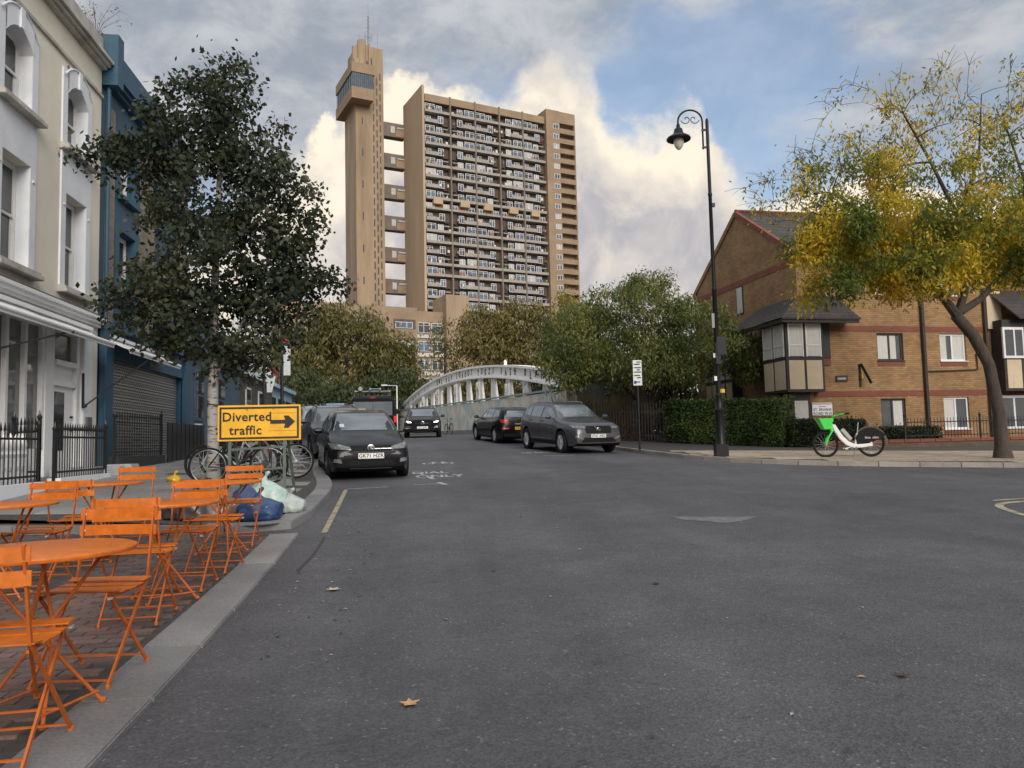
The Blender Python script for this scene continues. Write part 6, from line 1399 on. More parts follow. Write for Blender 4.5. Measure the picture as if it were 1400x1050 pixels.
# --- dark SUV and silver estate behind it
def suv_cfg(paint, L=4.69, W=1.90, H=1.66, rails=True):
    k = H/1.66
    c = dict(L=L, W=W, wr=.365, clear=.24, axles=(1.43, -1.43), paint=paint, spokes=5, twin=True, mirror=(.80, 1.16*k), round=.18, pw=5,
        top=[(2.34, .62), (2.28, .84*k), (2.15, .98*k), (1.6, 1.06*k), (1.12, 1.12*k), (.9, 1.2*k), (.25, 1.54*k), (-.1, 1.62*k), (-.6, 1.655*k), (-1.4, 1.62*k), (-1.9, 1.54*k), (-2.15, 1.2*k), (-2.28, .95*k), (-2.34, .65)],
        belt=[(2.34, .6), (2.28, .76*k), (2.1, .88*k), (1.4, .99*k), (.8, 1.06*k), (-1.0, 1.1*k), (-2.1, 1.14*k), (-2.34, .65)])
    c['glass'] = glazing(c, [(-.71, 1.16*k), (.71, 1.16*k), (.57, 1.55*k), (-.57, 1.55*k)], [(-.62, 1.2*k), (.62, 1.2*k), (.52, 1.5*k), (-.52, 1.5*k)], [[(.82, 1.13*k), (-.15, 1.15*k), (-.15, 1.52*k), (.27, 1.46*k)], [(-.24, 1.15*k), (-1.1, 1.18*k), (-1.1, 1.51*k), (-.24, 1.525*k)], [(-1.18, 1.18*k), (-1.75, 1.26*k), (-1.6, 1.44*k), (-1.18, 1.5*k)]])
    c['fit'] = [('headlamp', [(.46, .80*k), (.80, .82*k), (.84, .90*k), (.47, .88*k)], 'F', LAMP), ('grille', [(-.42, .66*k), (.42, .66*k), (.46, .76*k), (.42, .88*k), (-.42, .88*k), (-.46, .76*k)], 'f', DARK), ('lower_intake', [(-.62, .38), (.62, .38), (.5, .52), (-.5, .52)], 'f', DARK), ('bumper_blade', [(.52, .46), (.80, .50), (.80, .60), (.60, .55)], 'F', CHROME),
        ('door_seam', rr(-.205, .45, -.19, 1.15*k), 's', DARK), ('door_seam', rr(.84, .5, .855, 1.1*k), 's', DARK), ('door_seam', rr(-1.16, .85, -1.148, 1.15*k), 's', DARK), ('door_handle', rr(-.12, 1.0*k, .08, 1.03*k), 's', DARK), ('door_handle', rr(-1.1, 1.02*k, -.9, 1.05*k), 's', DARK), ('sill_chrome', rr(-.9, .44, .85, .47), 's', CHROME), ('sill', rr(-.98, .28, .98, .40), 's', DARK)]
    if rails:
        def rl_(t, bvh, rect):
            for sg in (-1, 1): q = MB(); q.tube([(sg*.56, .1, 1.60*k), (sg*.575, -.1, 1.66*k), (sg*.58, -.9, 1.67*k), (sg*.56, -1.7, 1.60*k), (sg*.56, -1.8, 1.56*k)], .018, 6); q.build('roof_rail', CHROME, t, smooth=True)
        c['extra'] = [rl_]
    return c
c = suv_cfg(car_paint('paint_dark_grey', (.018,.019,.022), .3), L=4.5, W=1.86, H=1.64); c['plates'] = []; 
car('parked_car', 'dark estate car with silver roof rails parked behind the black hatchback', 'car', (-2.28, 24.2), (.2, -.98), c)
c = suv_cfg(car_paint('paint_silver', (.30,.31,.33), .6), L=4.3, W=1.8, H=1.62); c['plates'] = []
car('parked_car', 'silver car third in the left kerb row, mostly hidden by the sign', 'car', (-3.42, 30.0), (.2, -.98), c)
# --- grey SUV on the right
vol = suv_cfg(car_paint('paint_graphite', (.075,.072,.08), .5, .34)); vol['rim'] = mat('alloy_grey', (.62,.62,.62), .3, .1, metal=.5); vol['plates'] = [('f', .02, .575, 'ST67 XRD', PLATE_W)]; vol['extra'].append(badge(dict(t='b', at=(0, .77, .07))))
car('parked_car', 'graphite grey sport utility car parked on the right by the park fence', 'car', (5.32, 26.0), (.24, -.97), vol)
# --- black estate with yellow plate, seen from behind
mini = dict(L=4.25, W=1.80, wr=.32, clear=.18, axles=(1.33, -1.34), paint=MATS['paint_black'], spokes=10, rim=mat('alloy_bright', (.6,.6,.6), .3, .1, metal=.5), mirror=(.72, 1.03), round=.13, pw=6, roofw=.74,
    top=[(2.12, .55), (2.06, .74), (1.9, .85), (1.3, .95), (.95, 1.0), (.8, 1.06), (.35, 1.33), (.05, 1.41), (-.6, 1.44), (-1.5, 1.40), (-1.9, 1.33), (-2.04, 1.05), (-2.09, .85), (-2.12, .6)], belt=[(2.12, .52), (2.06, .68), (1.9, .76), (1.2, .88), (.6, .95), (-1.0, 1.0), (-1.95, 1.01), (-2.12, .6)])
mini['glass'] = glazing(mini, [(-.66, 1.04), (.66, 1.04), (.56, 1.35), (-.56, 1.35)], [(-.62, 1.06), (.62, 1.06), (.52, 1.31), (-.52, 1.31)], [[(.75, 1.02), (-.15, 1.03), (-.15, 1.36), (.32, 1.3)], [(-.22, 1.03), (-1.0, 1.05), (-1.0, 1.35), (-.22, 1.365)], [(-1.07, 1.05), (-1.75, 1.08), (-1.65, 1.31), (-1.07, 1.35)]])
mini['fit'] = [('tail_lamp', [(.50, .82), (.80, .84), (.80, .97), (.52, .95)], 'B', TAIL), ('bumper_reflector', rr(.50, .58, .78, .645), 'B', TAIL), ('bumper', rr(-.72, .25, .72, .40), 'b', DARK), ('tailgate_seam', rr(-.006, .55, .006, 1.0), 'b', DARK), ('chrome_strip', rr(-.25, .78, .25, .80), 'b', CHROME), ('headlamp', [(.5, .62), (.74, .64), (.74, .78), (.52, .76)], 'F', LAMP), ('door_seam', rr(-.19, .4, -.178, 1.02), 's', DARK), ('door_seam', rr(.78, .4, .79, 1.0), 's', DARK), ('door_handle', rr(-.1, .9, .08, .925), 's', CHROME), ('door_handle', rr(-1.05, .92, -.88, .945), 's', CHROME), ('sill', rr(-.95, .2, .95, .28), 's', DARK), ('belt_chrome', rr(-1.7, 1.008, .7, 1.02), 's', CHROME)]
mini['plates'] = [('b', 0, .62, 'WF66 UFY', PLATE_Y)]
car('parked_car', 'black estate car with yellow rear plate parked before the hoarding', 'car', (3.92, 32.3), (-.20, .98), mini)
# --- oncoming black car with lit headlamps
mer = suv_cfg(MATS['paint_black'], L=4.42, W=1.82, H=1.5, rails=False)
mer['fit'] = [f_ for f_ in mer['fit'] if f_[0] != 'headlamp']+[('headlamp', [(.52, .72), (.70, .72), (.77, .80), (.66, .80), (.54, .77)], 'F', LITL), ('grille_bar', rr(-.36, .685, .36, .70), 'f', CHROME), ('chrome_skirt', rr(-.5, .30, .5, .325), 'f', CHROME)]
mer['plates'] = [('f', 0, .49, 'LS17 JNN', PLATE_W)]; mer['extra'] = [badge(dict(t='s', at=(0, .70, .09)))]
car('oncoming_car', 'black car with lit headlamps coming over the bridge', 'car', (.62, 39.2), (-.02, -1), mer)
# --- black van with roof rack seen from behind
vt = thing('delivery_van', 'black panel van with ladder rack driving away over the bridge', 'van', (-1.72, 35.0, (zg(-1.7, 33.5)+zg(-1.7, 36.5))/2)); vt.rotation_euler = (Matrix.Rotation(R(4), 3, 'Z') @ Matrix.Rotation(math.atan(zg(-1.7, 36.5)-zg(-1.7, 33.5))*.33, 3, 'X')).to_euler()
VB = MATS['paint_black']; q = MB(); secs = []
for y, wt, zt, zb_ in ((-2.5, .96, 1.86, .42), (-2.42, 1.0, 1.95, .36), (-1.5, 1.01, 1.99, .34), (.8, 1.01, 1.99, .34), (1.3, .99, 1.9, .34), (1.75, .96, 1.35, .34), (2.3, .93, 1.12, .36), (2.48, .85, .8, .4)):
    secs.append([(-wt*.97, y, zb_), (-wt, y, zb_+.25), (-wt*.99, y, zt*.62), (-wt*.88, y, zt*.93), (-wt*.72, y, zt), (wt*.72, y, zt), (wt*.88, y, zt*.93), (wt*.99, y, zt*.62), (wt, y, zb_+.25), (wt*.97, y, zb_)])
vs_ = [p for s in secs for p in s]; k = 10; fs_ = [tuple(range(k)), tuple((len(secs)-1)*k+j for j in reversed(range(k)))]
for i in range(len(secs)-1):
    for j in range(k): fs_.append((i*k+j, i*k+(j+1) % k, (i+1)*k+(j+1) % k, (i+1)*k+j))
q.add(vs_, fs_); q.build('body', VB, vt, bevel=.03, smooth=True)
q = MB(); q.box(-.80, -2.53, 1.15, .80, -2.49, 1.72); q.build('rear_window', CGLASS, vt); q = MB(); q.box(-.006, -2.535, .5, .006, -2.5, 1.85); q.build('door_seam', DARK, vt)
q = MB(); q.box(-.95, -2.62, .40, .95, -2.42, .58); q.build('rear_bumper', DARK, vt, bevel=.03)
for sg in (-1, 1):
    q = MB(); q.box(sg*.86, -2.54, .85, sg*.97, -2.46, 1.12); q.build('tail_lamp', BRAKE if sg > 0 else TAIL, vt)
    for y in (-1.55, 1.6):
        q = MB(); q.lathe([(.2, -.1), (.33, -.1), (.34, 0), (.33, .1), (.2, .1)], 22, M=Matrix.Translation((sg*.88, y, .34)) @ Matrix.Rotation(R(90), 4, 'Y')); wo_ = q.build('wheel', RUBBER, vt, smooth=True); q = MB(); q.lathe([(.02, -.11), (.2, -.1), (.2, .1), (.02, .11)], 16, M=Matrix.Translation((sg*.88, y, .34)) @ Matrix.Rotation(R(90), 4, 'Y')); q.build('rim', STEEL, wo_)
    q = MB(); q.box(sg*1.0, -.5, 1.15, sg*1.02, 1.15, 1.62); q.build('side_window', CGLASS, vt); q = MB(); q.box(sg*1.0, 1.0, 1.15, sg*1.25, 1.15, 1.4); q.build('wing_mirror', DARK, vt, bevel=.03)
q = MB(); q.box(-.1, -2.56, 1.86, .1, -2.48, 1.92); q.build('high_brake_lamp', TAIL, vt)
q = MB(); q.box(-.26, -2.66, .62, .26, -2.5, .73); q.build('number_plate', PLATE_Y, vt)
q = MB()
for sg in (-1, 1): q.tube([(sg*.7, -2.3, 2.16), (sg*.7, 1.0, 2.16)], .025, 6)
for y in (-2.2, -1.2, -.2, .8): q.tube([(-.75, y, 1.96), (-.75, y, 2.16), (.75, y, 2.16), (.75, y, 1.96)], .022, 6)
q.build('roof_rack', STEEL, vt)
ld_ = thing('ladder', 'aluminium ladder lashed on top of the black van', 'ladder', vt.location); ld_.rotation_euler = vt.rotation_euler; q = MB()
for sg in (0, 1): q.bar((-.1+sg*.42, -2.5, 2.26), (-.1+sg*.42, 1.3, 2.26), .04, .09)
q.build('stile', STEEL, ld_)
for i in range(13): q = MB(); q.tube([(-.1, -2.4+i*.29, 2.26), (.32, -2.4+i*.29, 2.26)], .016, 6); q.build('rung', STEEL, ld_)
pt_ = thing('roof_tube', 'grey storage tube carried on the van roof rack', 'tube', vt.location); pt_.rotation_euler = vt.rotation_euler; q = MB(); q.tube([(-.5, -2.35, 2.27), (-.5, 1.0, 2.27)], .09, 12); q.build('tube', mat('pipe_grey', (.3,.31,.32), .5), pt_, smooth=True)
# ================================================================ trees and hedges
rt_ = random.Random(21)
def in_ell(e):
    while True:
        p = Vector((rt_.uniform(-1, 1), rt_.uniform(-1, 1), rt_.uniform(-1, 1)))
        if .1 < p.length < 1: break
    p = p*(p.length**-.45) if rt_.random() < .6 else p
    if p.length > 1.05: p.normalize()
    return Vector((e[0]+p.x*e[3], e[1]+p.y*e[4], e[2]+p.z*e[5]))
def leaf_quad(mb, p, l, w, d, n):
    d = d.normalized(); s = d.cross(n)
    if s.length < .01: s = Vector((1, 0, 0))
    s.normalize(); mb.v += [tuple(p), tuple(p+d*l*.5+s*w*.5), tuple(p+d*l), tuple(p+d*l*.5-s*w*.5)]; k = len(mb.v)-4
    mb.f.append((k, k+1, k+2, k+3)); mb.m.append(0)
def tree(name, label, trunk, ells, n_cl, n_lf, leaf, lm, bark, clr=.35, droop=.5, limbs=(), cat='tree', rmin=.006, twigs=0, group=None, taper=.75, start=.35, density=None, pull=.3, bark2=None):
    """trunk: (x,y,z,r) points; ells: crown lobes with weights; clumps are wired back to the limbs so that the crown hangs on real branches"""
    x0, y0, z0 = trunk[0][:3]
    t = thing(name, label, cat, (x0, y0, z0), group=group); O_ = Vector((x0, y0, z0))
    tr = MB(); tr.tube([Vector(p[:3])-O_ for p in trunk], [p[3] for p in trunk], 10)
    b_ = trunk[0]; tr.tube([Vector((0,0,-.15)), Vector((0,0,.02)), Vector((trunk[1][0]-x0, trunk[1][1]-y0, trunk[1][2]-z0))*.25], [b_[3]*1.5, b_[3]*1.28, b_[3]*.98], 10)
    for lb in limbs: tr.tube([Vector(p[:3])-O_ for p in lb], [p[3] for p in lb], 8)
    nodes = []
    for ln in [trunk[int(len(trunk)*start):]]+list(limbs):
        for a, b in zip(ln, ln[1:]):
            for k in range(4): f = k/4; nodes.append((Vector(a[:3]).lerp(Vector(b[:3]), f), (a[3]*(1-f)+b[3]*f), 0))
        nodes.append((Vector(ln[-1][:3]), ln[-1][3], 0))
    tot = sum(e[6] if len(e) > 6 else 1 for e in ells); cl = []
    for e in ells: cl += [in_ell(e) for _ in range(int(n_cl*(e[6] if len(e) > 6 else 1)/tot))]
    ctr = Vector(trunk[-1][:3]); cl.sort(key=lambda p: min((p-nd[0]).length for nd in nodes[:12]))
    brm = MB(); lv = MB(); N0 = list(nodes)
    for p in cl:
        best = None; bd = 1e9
        for nd in nodes:
            d = (nd[0]-p).length+max(0, nd[0].z-p.z)*.6*droop+nd[2]*.12
            if d < bd: bd = d; best = nd
        a = best[0]; L = (p-a).length; r0 = max(rmin, min(best[1]*taper, .012+.018*L)); mid = a.lerp(p, .5)+Vector((rt_.gauss(0, .06*L), rt_.gauss(0, .06*L), pull*L*.35+rt_.gauss(0, .04*L)))
        q1 = a.lerp(mid, .55)+Vector((0, 0, .03*L)); brm.tube([a-O_, q1-O_, mid-O_, p-O_], [r0, r0*.85, r0*.65, rmin], 5, cap=False)
        nodes += [(q1, r0*.85, best[2]+1), (mid, r0*.65, best[2]+1), (p, rmin*1.2, best[2]+1)]
        out = (p-ctr); out.z *= .3; out = out.normalized() if out.length > .01 else Vector((1, 0, 0))
        for k in range(twigs):
            d = Vector((rt_.gauss(0, 1), rt_.gauss(0, 1), rt_.gauss(.2, .8))).normalized()+out*.6; e1 = p+d*clr*rt_.uniform(.6, 1.5); brm.tube([p-O_, (p+e1)/2+Vector((0, 0, .04))-O_, e1-O_], [rmin, rmin*.8, rmin*.5], 3, cap=False)
        nl = int(n_lf*rt_.uniform(.45, 1.5)*(density(p) if density else 1))
        for k in range(nl):
            g = Vector((rt_.gauss(0, 1), rt_.gauss(0, 1), rt_.gauss(0, .8)))*clr*.62; c = p+g
            d = Vector((rt_.gauss(0, 1), rt_.gauss(0, 1), rt_.gauss(0, .6)-droop*1.6)); s_ = rt_.uniform(.7, 1.3)
            leaf_quad(lv, c-O_, leaf[0]*s_, leaf[1]*s_, d, Vector((rt_.gauss(0, 1), rt_.gauss(0, 1), rt_.gauss(0, 1))))
    tr.build('trunk', bark, t, smooth=True); brm.build('branches', bark2 or bark, t, smooth=True, fix=False); lv.build('crown', lm, t, fix=False); return t
BARK = mat('brown_bark', (.065,.05,.04), .95, .35, 7, bump=.8, bscale=30, stretch=(1, 1, .35)); BARKD = mat('dark_bark', (.03,.025,.022), .95, .3, 8, bump=.6)
def birch_bark():
    m = bpy.data.materials.new('birch_bark'); m.use_nodes = True; t = m.node_tree; b = t.nodes['Principled BSDF']; b.inputs['Roughness'].default_value = .8
    g = t.nodes.new('ShaderNodeNewGeometry'); mp = t.nodes.new('ShaderNodeMapping'); mp.inputs['Scale'].default_value = (3, 3, 16); t.links.new(g.outputs['Position'], mp.inputs[0]); n = t.nodes.new('ShaderNodeTexNoise'); n.inputs['Scale'].default_value = 1.3; n.inputs['Detail'].default_value = 5; t.links.new(mp.outputs[0], n.inputs['Vector'])
    r = t.nodes.new('ShaderNodeValToRGB'); r.color_ramp.elements[0].position = .36; r.color_ramp.elements[0].color = (.03,.027,.025,1); r.color_ramp.elements[1].position = .47; r.color_ramp.elements[1].color = (.34,.31,.285,1); t.links.new(n.outputs['Fac'], r.inputs[0]); t.links.new(r.outputs[0], b.inputs['Base Color']); return m
BIRCH = birch_bark()
# birch by the cycle stands
bx_, by_ = -3.66, 15.05; bzg = zpL(bx_, by_)
L_BIRCH = leaf_mat('birch_leaf', [(.020,.028,.015),(.034,.044,.023),(.05,.06,.032),(.07,.074,.04)], trans=.2)
ells = [(-3.55, 15.1, 8.35, .65, .6, .6, .6), (-3.75, 15.0, 7.55, 1.15, 1.1, .7, 1.3), (-3.0, 15.2, 7.0, .95, .9, .7, .8), (-4.75, 14.9, 6.75, .75, .6, .42, .7), (-5.55, 14.8, 6.7, .5, .4, .28, .3), (-3.75, 15.1, 6.2, 1.5, 1.5, 1.0, 2.2), (-2.5, 15.2, 5.9, .85, .9, .9, .9),
        (-3.5, 15.2, 4.9, 1.85, 1.7, .95, 2.8), (-4.5, 15.0, 4.1, 1.1, 1.2, .75, 1.4), (-2.55, 15.2, 4.3, .85, 1.0, .7, 1.0), (-3.6, 15.2, 3.55, 1.5, 1.4, .55, 1.5), (-3.2, 15.1, 3.0, .7, .7, .45, .5), (-1.55, 15.2, 4.5, .4, .4, .3, .25)]
tree('birch_tree', 'slender birch tree with white bark and dark leaves on the left pavement', [(bx_, by_, bzg, .115), (-3.68, 15.05, 2.0, .10), (-3.67, 15.05, 3.2, .088), (-3.66, 15.05, 4.2, .075), (-3.62, 15.05, 5.4, .06), (-3.57, 15.08, 7.0, .04), (-3.55, 15.1, 8.5, .015)], ells, 560, 48, (.11, .072), L_BIRCH, BIRCH, bark2=BARKD, clr=.235, droop=.55, limbs=[[(-3.67, 15.05, 2.6, .05), (-3.3, 15.1, 3.3, .04), (-2.9, 15.2, 4.3, .03), (-2.6, 15.2, 5.2, .018)], [(-3.67, 15.05, 3.3, .04), (-4.2, 14.95, 4.0, .03), (-4.6, 14.9, 4.6, .018)], [(-3.64, 15.05, 4.8, .035), (-4.3, 14.95, 6.1, .025), (-4.9, 14.9, 6.8, .012)]], start=.42)
# honey locust turning yellow, in front of the brick houses
tx_, ty_ = 15.0, 17.9; tzg = zpR(tx_, ty_)
L_LOC = leaf_mat('locust_leaf', [(.085,.12,.022),(.135,.17,.026),(.24,.24,.03),(.46,.36,.032),(.62,.45,.035),(.60,.39,.035)], trans=.42)
ells = [(12.2, 18.0, 9.6, 1.6, 1.6, 1.0, .7), (14.5, 18, 9.9, 2.2, 2.0, 1.0, 1.0), (16.5, 18, 8.8, 2.0, 2.0, 1.6, 1.2), (11.0, 18, 8.1, 1.7, 1.6, .9, .9), (13.5, 18, 8.0, 2.2, 2.2, .9, 1.6), (9.7, 18, 7.4, 1.3, 1.2, .75, .8), (12.0, 17.8, 6.4, 1.9, 2.0, .75, 2.2), (14.6, 17.8, 6.5, 1.9, 2.2, .8, 2.2), (16.6, 17.8, 6.6, 1.6, 2.0, .9, 1.5), (10.9, 17.7, 5.9, 1.5, 1.4, .9, 1.9), (12.6, 17.6, 5.3, 1.5, 1.5, .6, 1.3), (10.4, 17.6, 4.75, .8, .9, .35, .35), (15.8, 17.8, 5.6, 1.4, 1.6, .6, 1.0)]
dens = lambda p: max(.10, min(1.35, 1.35-(p.z-5.6)*.24-(max(0, 12.2-p.x)*.22 if p.z > 6.5 else 0)))
tree('locust_tree', 'spreading street tree with yellow and green autumn leaves before the brick house', [(tx_, ty_, tzg, .19), (14.93, 17.85, 1.7, .15), (14.70, 17.8, 2.95, .143), (14.32, 17.8, 3.7, .15), (13.86, 17.8, 4.22, .14)], ells, 600, 100, (.13, .046), L_LOC, BARK, clr=.31, droop=.75, rmin=.007, twigs=3, start=.9, density=dens,
     limbs=[[(13.9, 17.8, 4.2, .12), (13.5, 17.8, 4.75, .10), (13.1, 17.85, 5.25, .085), (12.6, 17.9, 5.9, .07), (11.8, 18, 6.8, .05), (10.8, 18.0, 7.4, .03)], [(13.9, 17.8, 4.2, .11), (14.15, 17.8, 4.8, .095), (14.25, 17.8, 5.5, .085), (14.2, 17.9, 6.8, .06), (13.6, 18, 8.3, .04), (12.9, 18, 9.6, .02)], [(14.0, 17.8, 4.3, .10), (14.6, 17.8, 4.65, .09), (15.3, 17.8, 5.3, .075), (16.0, 17.9, 6.3, .06), (16.3, 18, 7.8, .04), (15.8, 18, 9.5, .02)], [(13.1, 17.85, 5.25, .06), (12.2, 17.7, 5.6, .045), (11.2, 17.6, 5.9, .025)], [(14.2, 17.9, 6.8, .045), (15.0, 18, 8.5, .03), (15.2, 18, 10.2, .012)]])
# green tree behind the park fence
gx, gy = 9.35, 30.0; gz = zpR(gx, gy)
L_GRN = leaf_mat('green_leaf', [(.06,.08,.022),(.10,.125,.034),(.15,.172,.046),(.21,.21,.06)], trans=.3)
ells = [(9.0, 30, 6.3, 2.3, 2.2, 1.3, 2.2), (6.9, 30.2, 5.4, 1.7, 1.8, 1.3, 1.6), (11.2, 29.7, 5.6, 1.9, 1.9, 1.3, 1.6), (8.6, 29.6, 4.3, 2.4, 2.0, .85, 1.8), (12.6, 29.3, 4.6, 1.5, 1.6, .9, 1.0), (6.2, 30, 4.1, 1.0, 1.4, .75, .8), (9.6, 30, 7.5, 1.0, 1.0, .5, .5), (10.6, 29.6, 3.9, 1.4, 1.4, .5, .7), (13.4, 29, 3.9, .8, .9, .5, .4)]
tree('broadleaf_tree', 'green spreading tree with low forked trunk behind the park fence', [(gx, gy, gz, .30), (9.33, 30, 1.9, .25), (9.28, 30, 2.8, .27), (9.2, 30, 3.4, .2)], ells, 640, 66, (.18, .05), L_GRN, BARKD, clr=.36, droop=.8, start=.7,
     limbs=[[(9.3, 30, 2.5, .16), (9.9, 29.9, 3.0, .12), (10.8, 29.8, 3.7, .09), (11.8, 29.6, 4.5, .05)], [(9.3, 30, 2.7, .15), (8.6, 30, 3.4, .11), (7.6, 30.1, 4.3, .07), (6.8, 30.1, 5.2, .04)], [(9.3, 30, 2.8, .16), (9.3, 30, 4.2, .11), (9.1, 30, 5.6, .06)], [(9.3, 30, 2.0, .10), (10.2, 29.8, 2.5, .09), (10.7, 29.7, 3.1, .07), (11.6, 29.5, 3.5, .05), (12.8, 29.2, 4.2, .03)], [(9.3, 30, 2.6, .12), (10.2, 30, 3.6, .08), (10.8, 30, 4.8, .05)]])
tree('tall_sapling', 'thin leafy sapling rising beside the brick gable', [(12.0, 33, 1.0, .07), (12.0, 33, 4.5, .05), (12.1, 33, 7.8, .015)], [(12.0, 33, 6.2, 1.0, 1.0, 1.6, 1), (11.3, 33, 4.6, 1.4, 1.2, 1.2, 1.2)], 150, 16, (.17, .05), L_GRN, BARKD, clr=.38, droop=.7, twigs=1)
# wooded strip by the railway, beyond the bridge
L_OL = leaf_mat('olive_leaf', [(.065,.065,.02),(.105,.098,.03),(.15,.135,.042),(.20,.175,.06)], trans=.2); L_BR = leaf_mat('russet_leaf', [(.095,.078,.026),(.145,.118,.038),(.20,.16,.052),(.18,.17,.055)], trans=.2)
L_YE = leaf_mat('yellow_leaf', [(.15,.12,.02),(.24,.19,.03),(.3,.23,.05)], trans=.25); L_DG = leaf_mat('dark_green_leaf', [(.028,.040,.014),(.046,.062,.02),(.075,.09,.03)], trans=.15)
def bgtree(label, x, y, zb_, r, h, lm, n=230, lf=(.62, .2), nl=34, clr=.95, cr=None):
    c_ = zb_+h*.58
    e_ = [(x, y, c_, r, r*.9, h*.42, 2), (x-r*.4, y, c_+h*.2, r*.55, r*.5, h*.2, .8), (x+r*.45, y, c_+h*.14, r*.5, r*.5, h*.22, .8), (x-r*.5, y-.3, c_-h*.22, r*.55, r*.5, h*.2, .7), (x+r*.5, y-.3, c_-h*.24, r*.5, r*.5, h*.2, .7)]
    tree('railway_tree', label, [(x, y, zb_-1, .28), (x+.1, y, zb_+h*.25, .24), (x-.1, y, zb_+h*.5, .18), (x, y, zb_+h*.8, .08)], e_, n, nl, lf, lm, BARKD, clr=clr, droop=.9, rmin=.02, taper=.7, group='trees along the railway')
bgtree('olive weeping tree rising left of the bridge, in front of the lift tower foot', -6.6, 84, 1.0, 4.3, 16.2, L_OL, 300)
bgtree('olive tree at far left behind the parked cars', -11.6, 86, 1.0, 3.4, 13.6, L_OL, 200)
bgtree('olive tree just left of the arch end', -2.0, 88, 1.0, 3.0, 13.4, L_OL, 190)
bgtree('low dark green tree behind the black van', -1.6, 80, .8, 3.0, 8.2, L_DG, 170, (.5, .18))
bgtree('dark green bush left of the van behind the parked row', -7.6, 76, .8, 3.2, 6.8, L_DG, 170, (.5, .18))
bgtree('thin olive tree in front of the low brown block', 4.8, 104, 1.0, 2.8, 17.0, L_OL, 90, (.55, .2), 18)
bgtree('russet autumn tree above the middle of the arch', 10.2, 103, 1.0, 4.4, 18.6, L_BR, 300)
bgtree('broad russet tree above the right half of the arch', 15.6, 104, 1.0, 4.6, 20.2, L_BR, 320)
bgtree('yellowing tree top right of the tower foot', 21.8, 99, 1.0, 2.8, 20.4, L_YE, 170)
bgtree('dark green tree beyond the right end of the arch', 20.5, 92, 1.0, 3.6, 14.0, L_DG, 190)
bgtree('dark green tree behind the hoarding end', 14.2, 62, 1.0, 3.2, 8.6, L_DG, 180, (.45, .16))
# foliage behind the terrace at the left end of the street
bgtree('dark bushy tree over the far end of the left pavement', -8.3, 60, 1.2, 2.0, 6.2, L_DG, 120, (.35, .13), 22, .6)
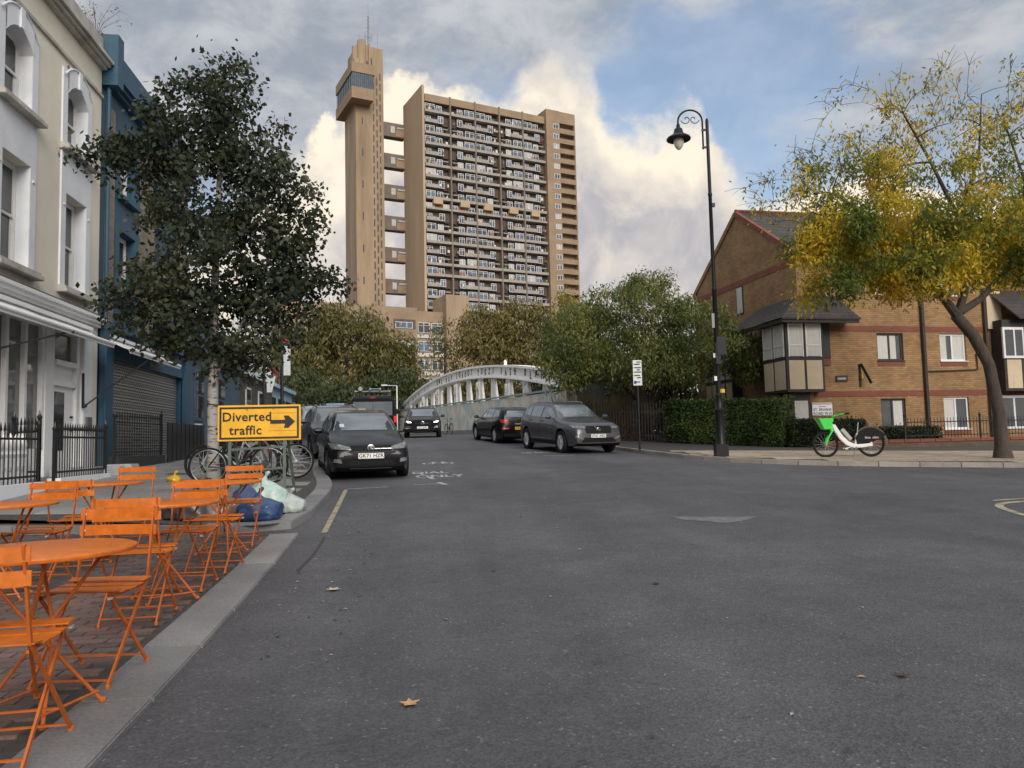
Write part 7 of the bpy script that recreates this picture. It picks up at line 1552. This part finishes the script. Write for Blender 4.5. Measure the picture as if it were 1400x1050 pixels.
# hedges
L_HEDGE = leaf_mat('hedge_leaf', [(.022,.042,.012),(.05,.085,.02),(.085,.13,.03),(.13,.165,.045)], trans=.15); L_HD2 = leaf_mat('dark_hedge_leaf', [(.012,.02,.010),(.022,.034,.014),(.04,.055,.02)], trans=.12)
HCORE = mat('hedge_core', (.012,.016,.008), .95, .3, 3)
def hedge(label, a, b, th, h, lm, n, leaf=(.085, .045)):
    a = Vector((*a, 0)); b = Vector((*b, 0)); d = (b-a); L = d.length; d.normalize(); nx = Vector((-d.y, d.x, 0)); z0 = zpR(a.x, a.y); z1 = zpR(b.x, b.y)
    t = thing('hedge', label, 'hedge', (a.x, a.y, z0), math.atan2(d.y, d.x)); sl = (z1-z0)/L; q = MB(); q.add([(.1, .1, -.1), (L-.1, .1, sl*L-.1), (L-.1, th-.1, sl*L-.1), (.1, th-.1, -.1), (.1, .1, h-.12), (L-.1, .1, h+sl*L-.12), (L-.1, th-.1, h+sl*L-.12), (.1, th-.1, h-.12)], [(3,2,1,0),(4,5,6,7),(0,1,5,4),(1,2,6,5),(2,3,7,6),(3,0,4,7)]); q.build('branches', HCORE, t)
    lv = MB()
    for i in range(n):
        u = rt_.random(); x = rt_.uniform(0, L)
        if u < .55: p = Vector((x, abs(rt_.gauss(0, .06)), rt_.uniform(.02, h)))
        elif u < .85: p = Vector((x, rt_.uniform(0, th), h-abs(rt_.gauss(0, .06))))
        elif u < .93: p = Vector((rt_.choice([0, L])+rt_.gauss(0, .05), rt_.uniform(0, th), rt_.uniform(0, h)))
        else: p = Vector((x, rt_.uniform(-.08, 0), rt_.uniform(.2, h+.1)))
        bump_ = .10*noise.noise(Vector((x*1.4, p.z*1.6, 3))); p.y -= bump_; p.z += sl*x+.06*noise.noise(Vector((x*1.1, p.y*2, 8)))
        leaf_quad(lv, p, leaf[0]*rt_.uniform(.7, 1.3), leaf[1]*rt_.uniform(.7, 1.3), Vector((rt_.gauss(0, 1), rt_.gauss(-.5, .8), rt_.gauss(.1, .9))), Vector((rt_.gauss(0, 1), rt_.gauss(-1, .6), rt_.gauss(.3, .8))))
    lv.build('foliage', lm, t, fix=False)
hedge('clipped bright green hedge beside the street lamp', (9.6, 28.3), (12.55, 24.75), 1.1, 1.62, L_HEDGE, 15000)
hedge('darker clipped hedge under the street nameplate', (12.75, 24.55), (15.6, 24.75), .9, .90, L_HD2, 7500)
hedge('low ground cover shrubs below the railing behind the hire bicycle', (15.6, 24.75), (18.6, 25.0), .6, .62, L_HD2, 3200, (.11, .04))
L_DRY = leaf_mat('dry_grass', [(.16,.12,.06),(.24,.18,.09),(.2,.16,.08)], trans=.2)
dg = thing('dry_shrub', 'straw coloured tall grass behind the park fence', 'shrub', (8.0, 32, 1.0)); lv = MB()
for i in range(1500):
    x, y = rt_.uniform(-2.0, 2.4), rt_.uniform(-.4, 1.4); leaf_quad(lv, Vector((x, y, rt_.uniform(0, .3))), rt_.uniform(1.0, 2.4), .035, Vector((rt_.gauss(0, .25), rt_.gauss(0, .2), 1)), Vector((0, 1, rt_.gauss(0, .3))))
lv.build('blades', L_DRY, dg, fix=False)
rs = thing('red_shrub', 'reddish bare shrub at the foot of the park fence', 'shrub', (9.6, 29.6, 1.0)); lv = MB()
for i in range(1400): leaf_quad(lv, Vector((rt_.uniform(-1.2, .9), rt_.uniform(-.1, .6)-rt_.uniform(-.6, .6)*.0, rt_.uniform(0, .9))), .1, .03, Vector((rt_.gauss(0, 1), rt_.gauss(0, 1), rt_.gauss(.4, 1))), Vector((rt_.gauss(0, 1), rt_.gauss(0, 1), 0)))
lv.build('foliage', leaf_mat('red_twig', [(.05,.022,.018),(.08,.035,.025),(.06,.04,.03)]), rs, fix=False)
bgtree('dense dark bush filling the view behind the park fence', 8.6, 38, 1.2, 2.6, 4.6, L_DG, 150, (.3, .11), 34, .55)
bgtree('olive bush between the park fence and the brick gable', 12.6, 37, 1.0, 2.6, 5.2, L_OL, 150, (.3, .11), 34, .55)
bgtree('small dark bush just behind the fork of the green tree', 10.8, 34.5, 1.0, 1.8, 3.8, L_DG, 110, (.26, .1), 34, .5)
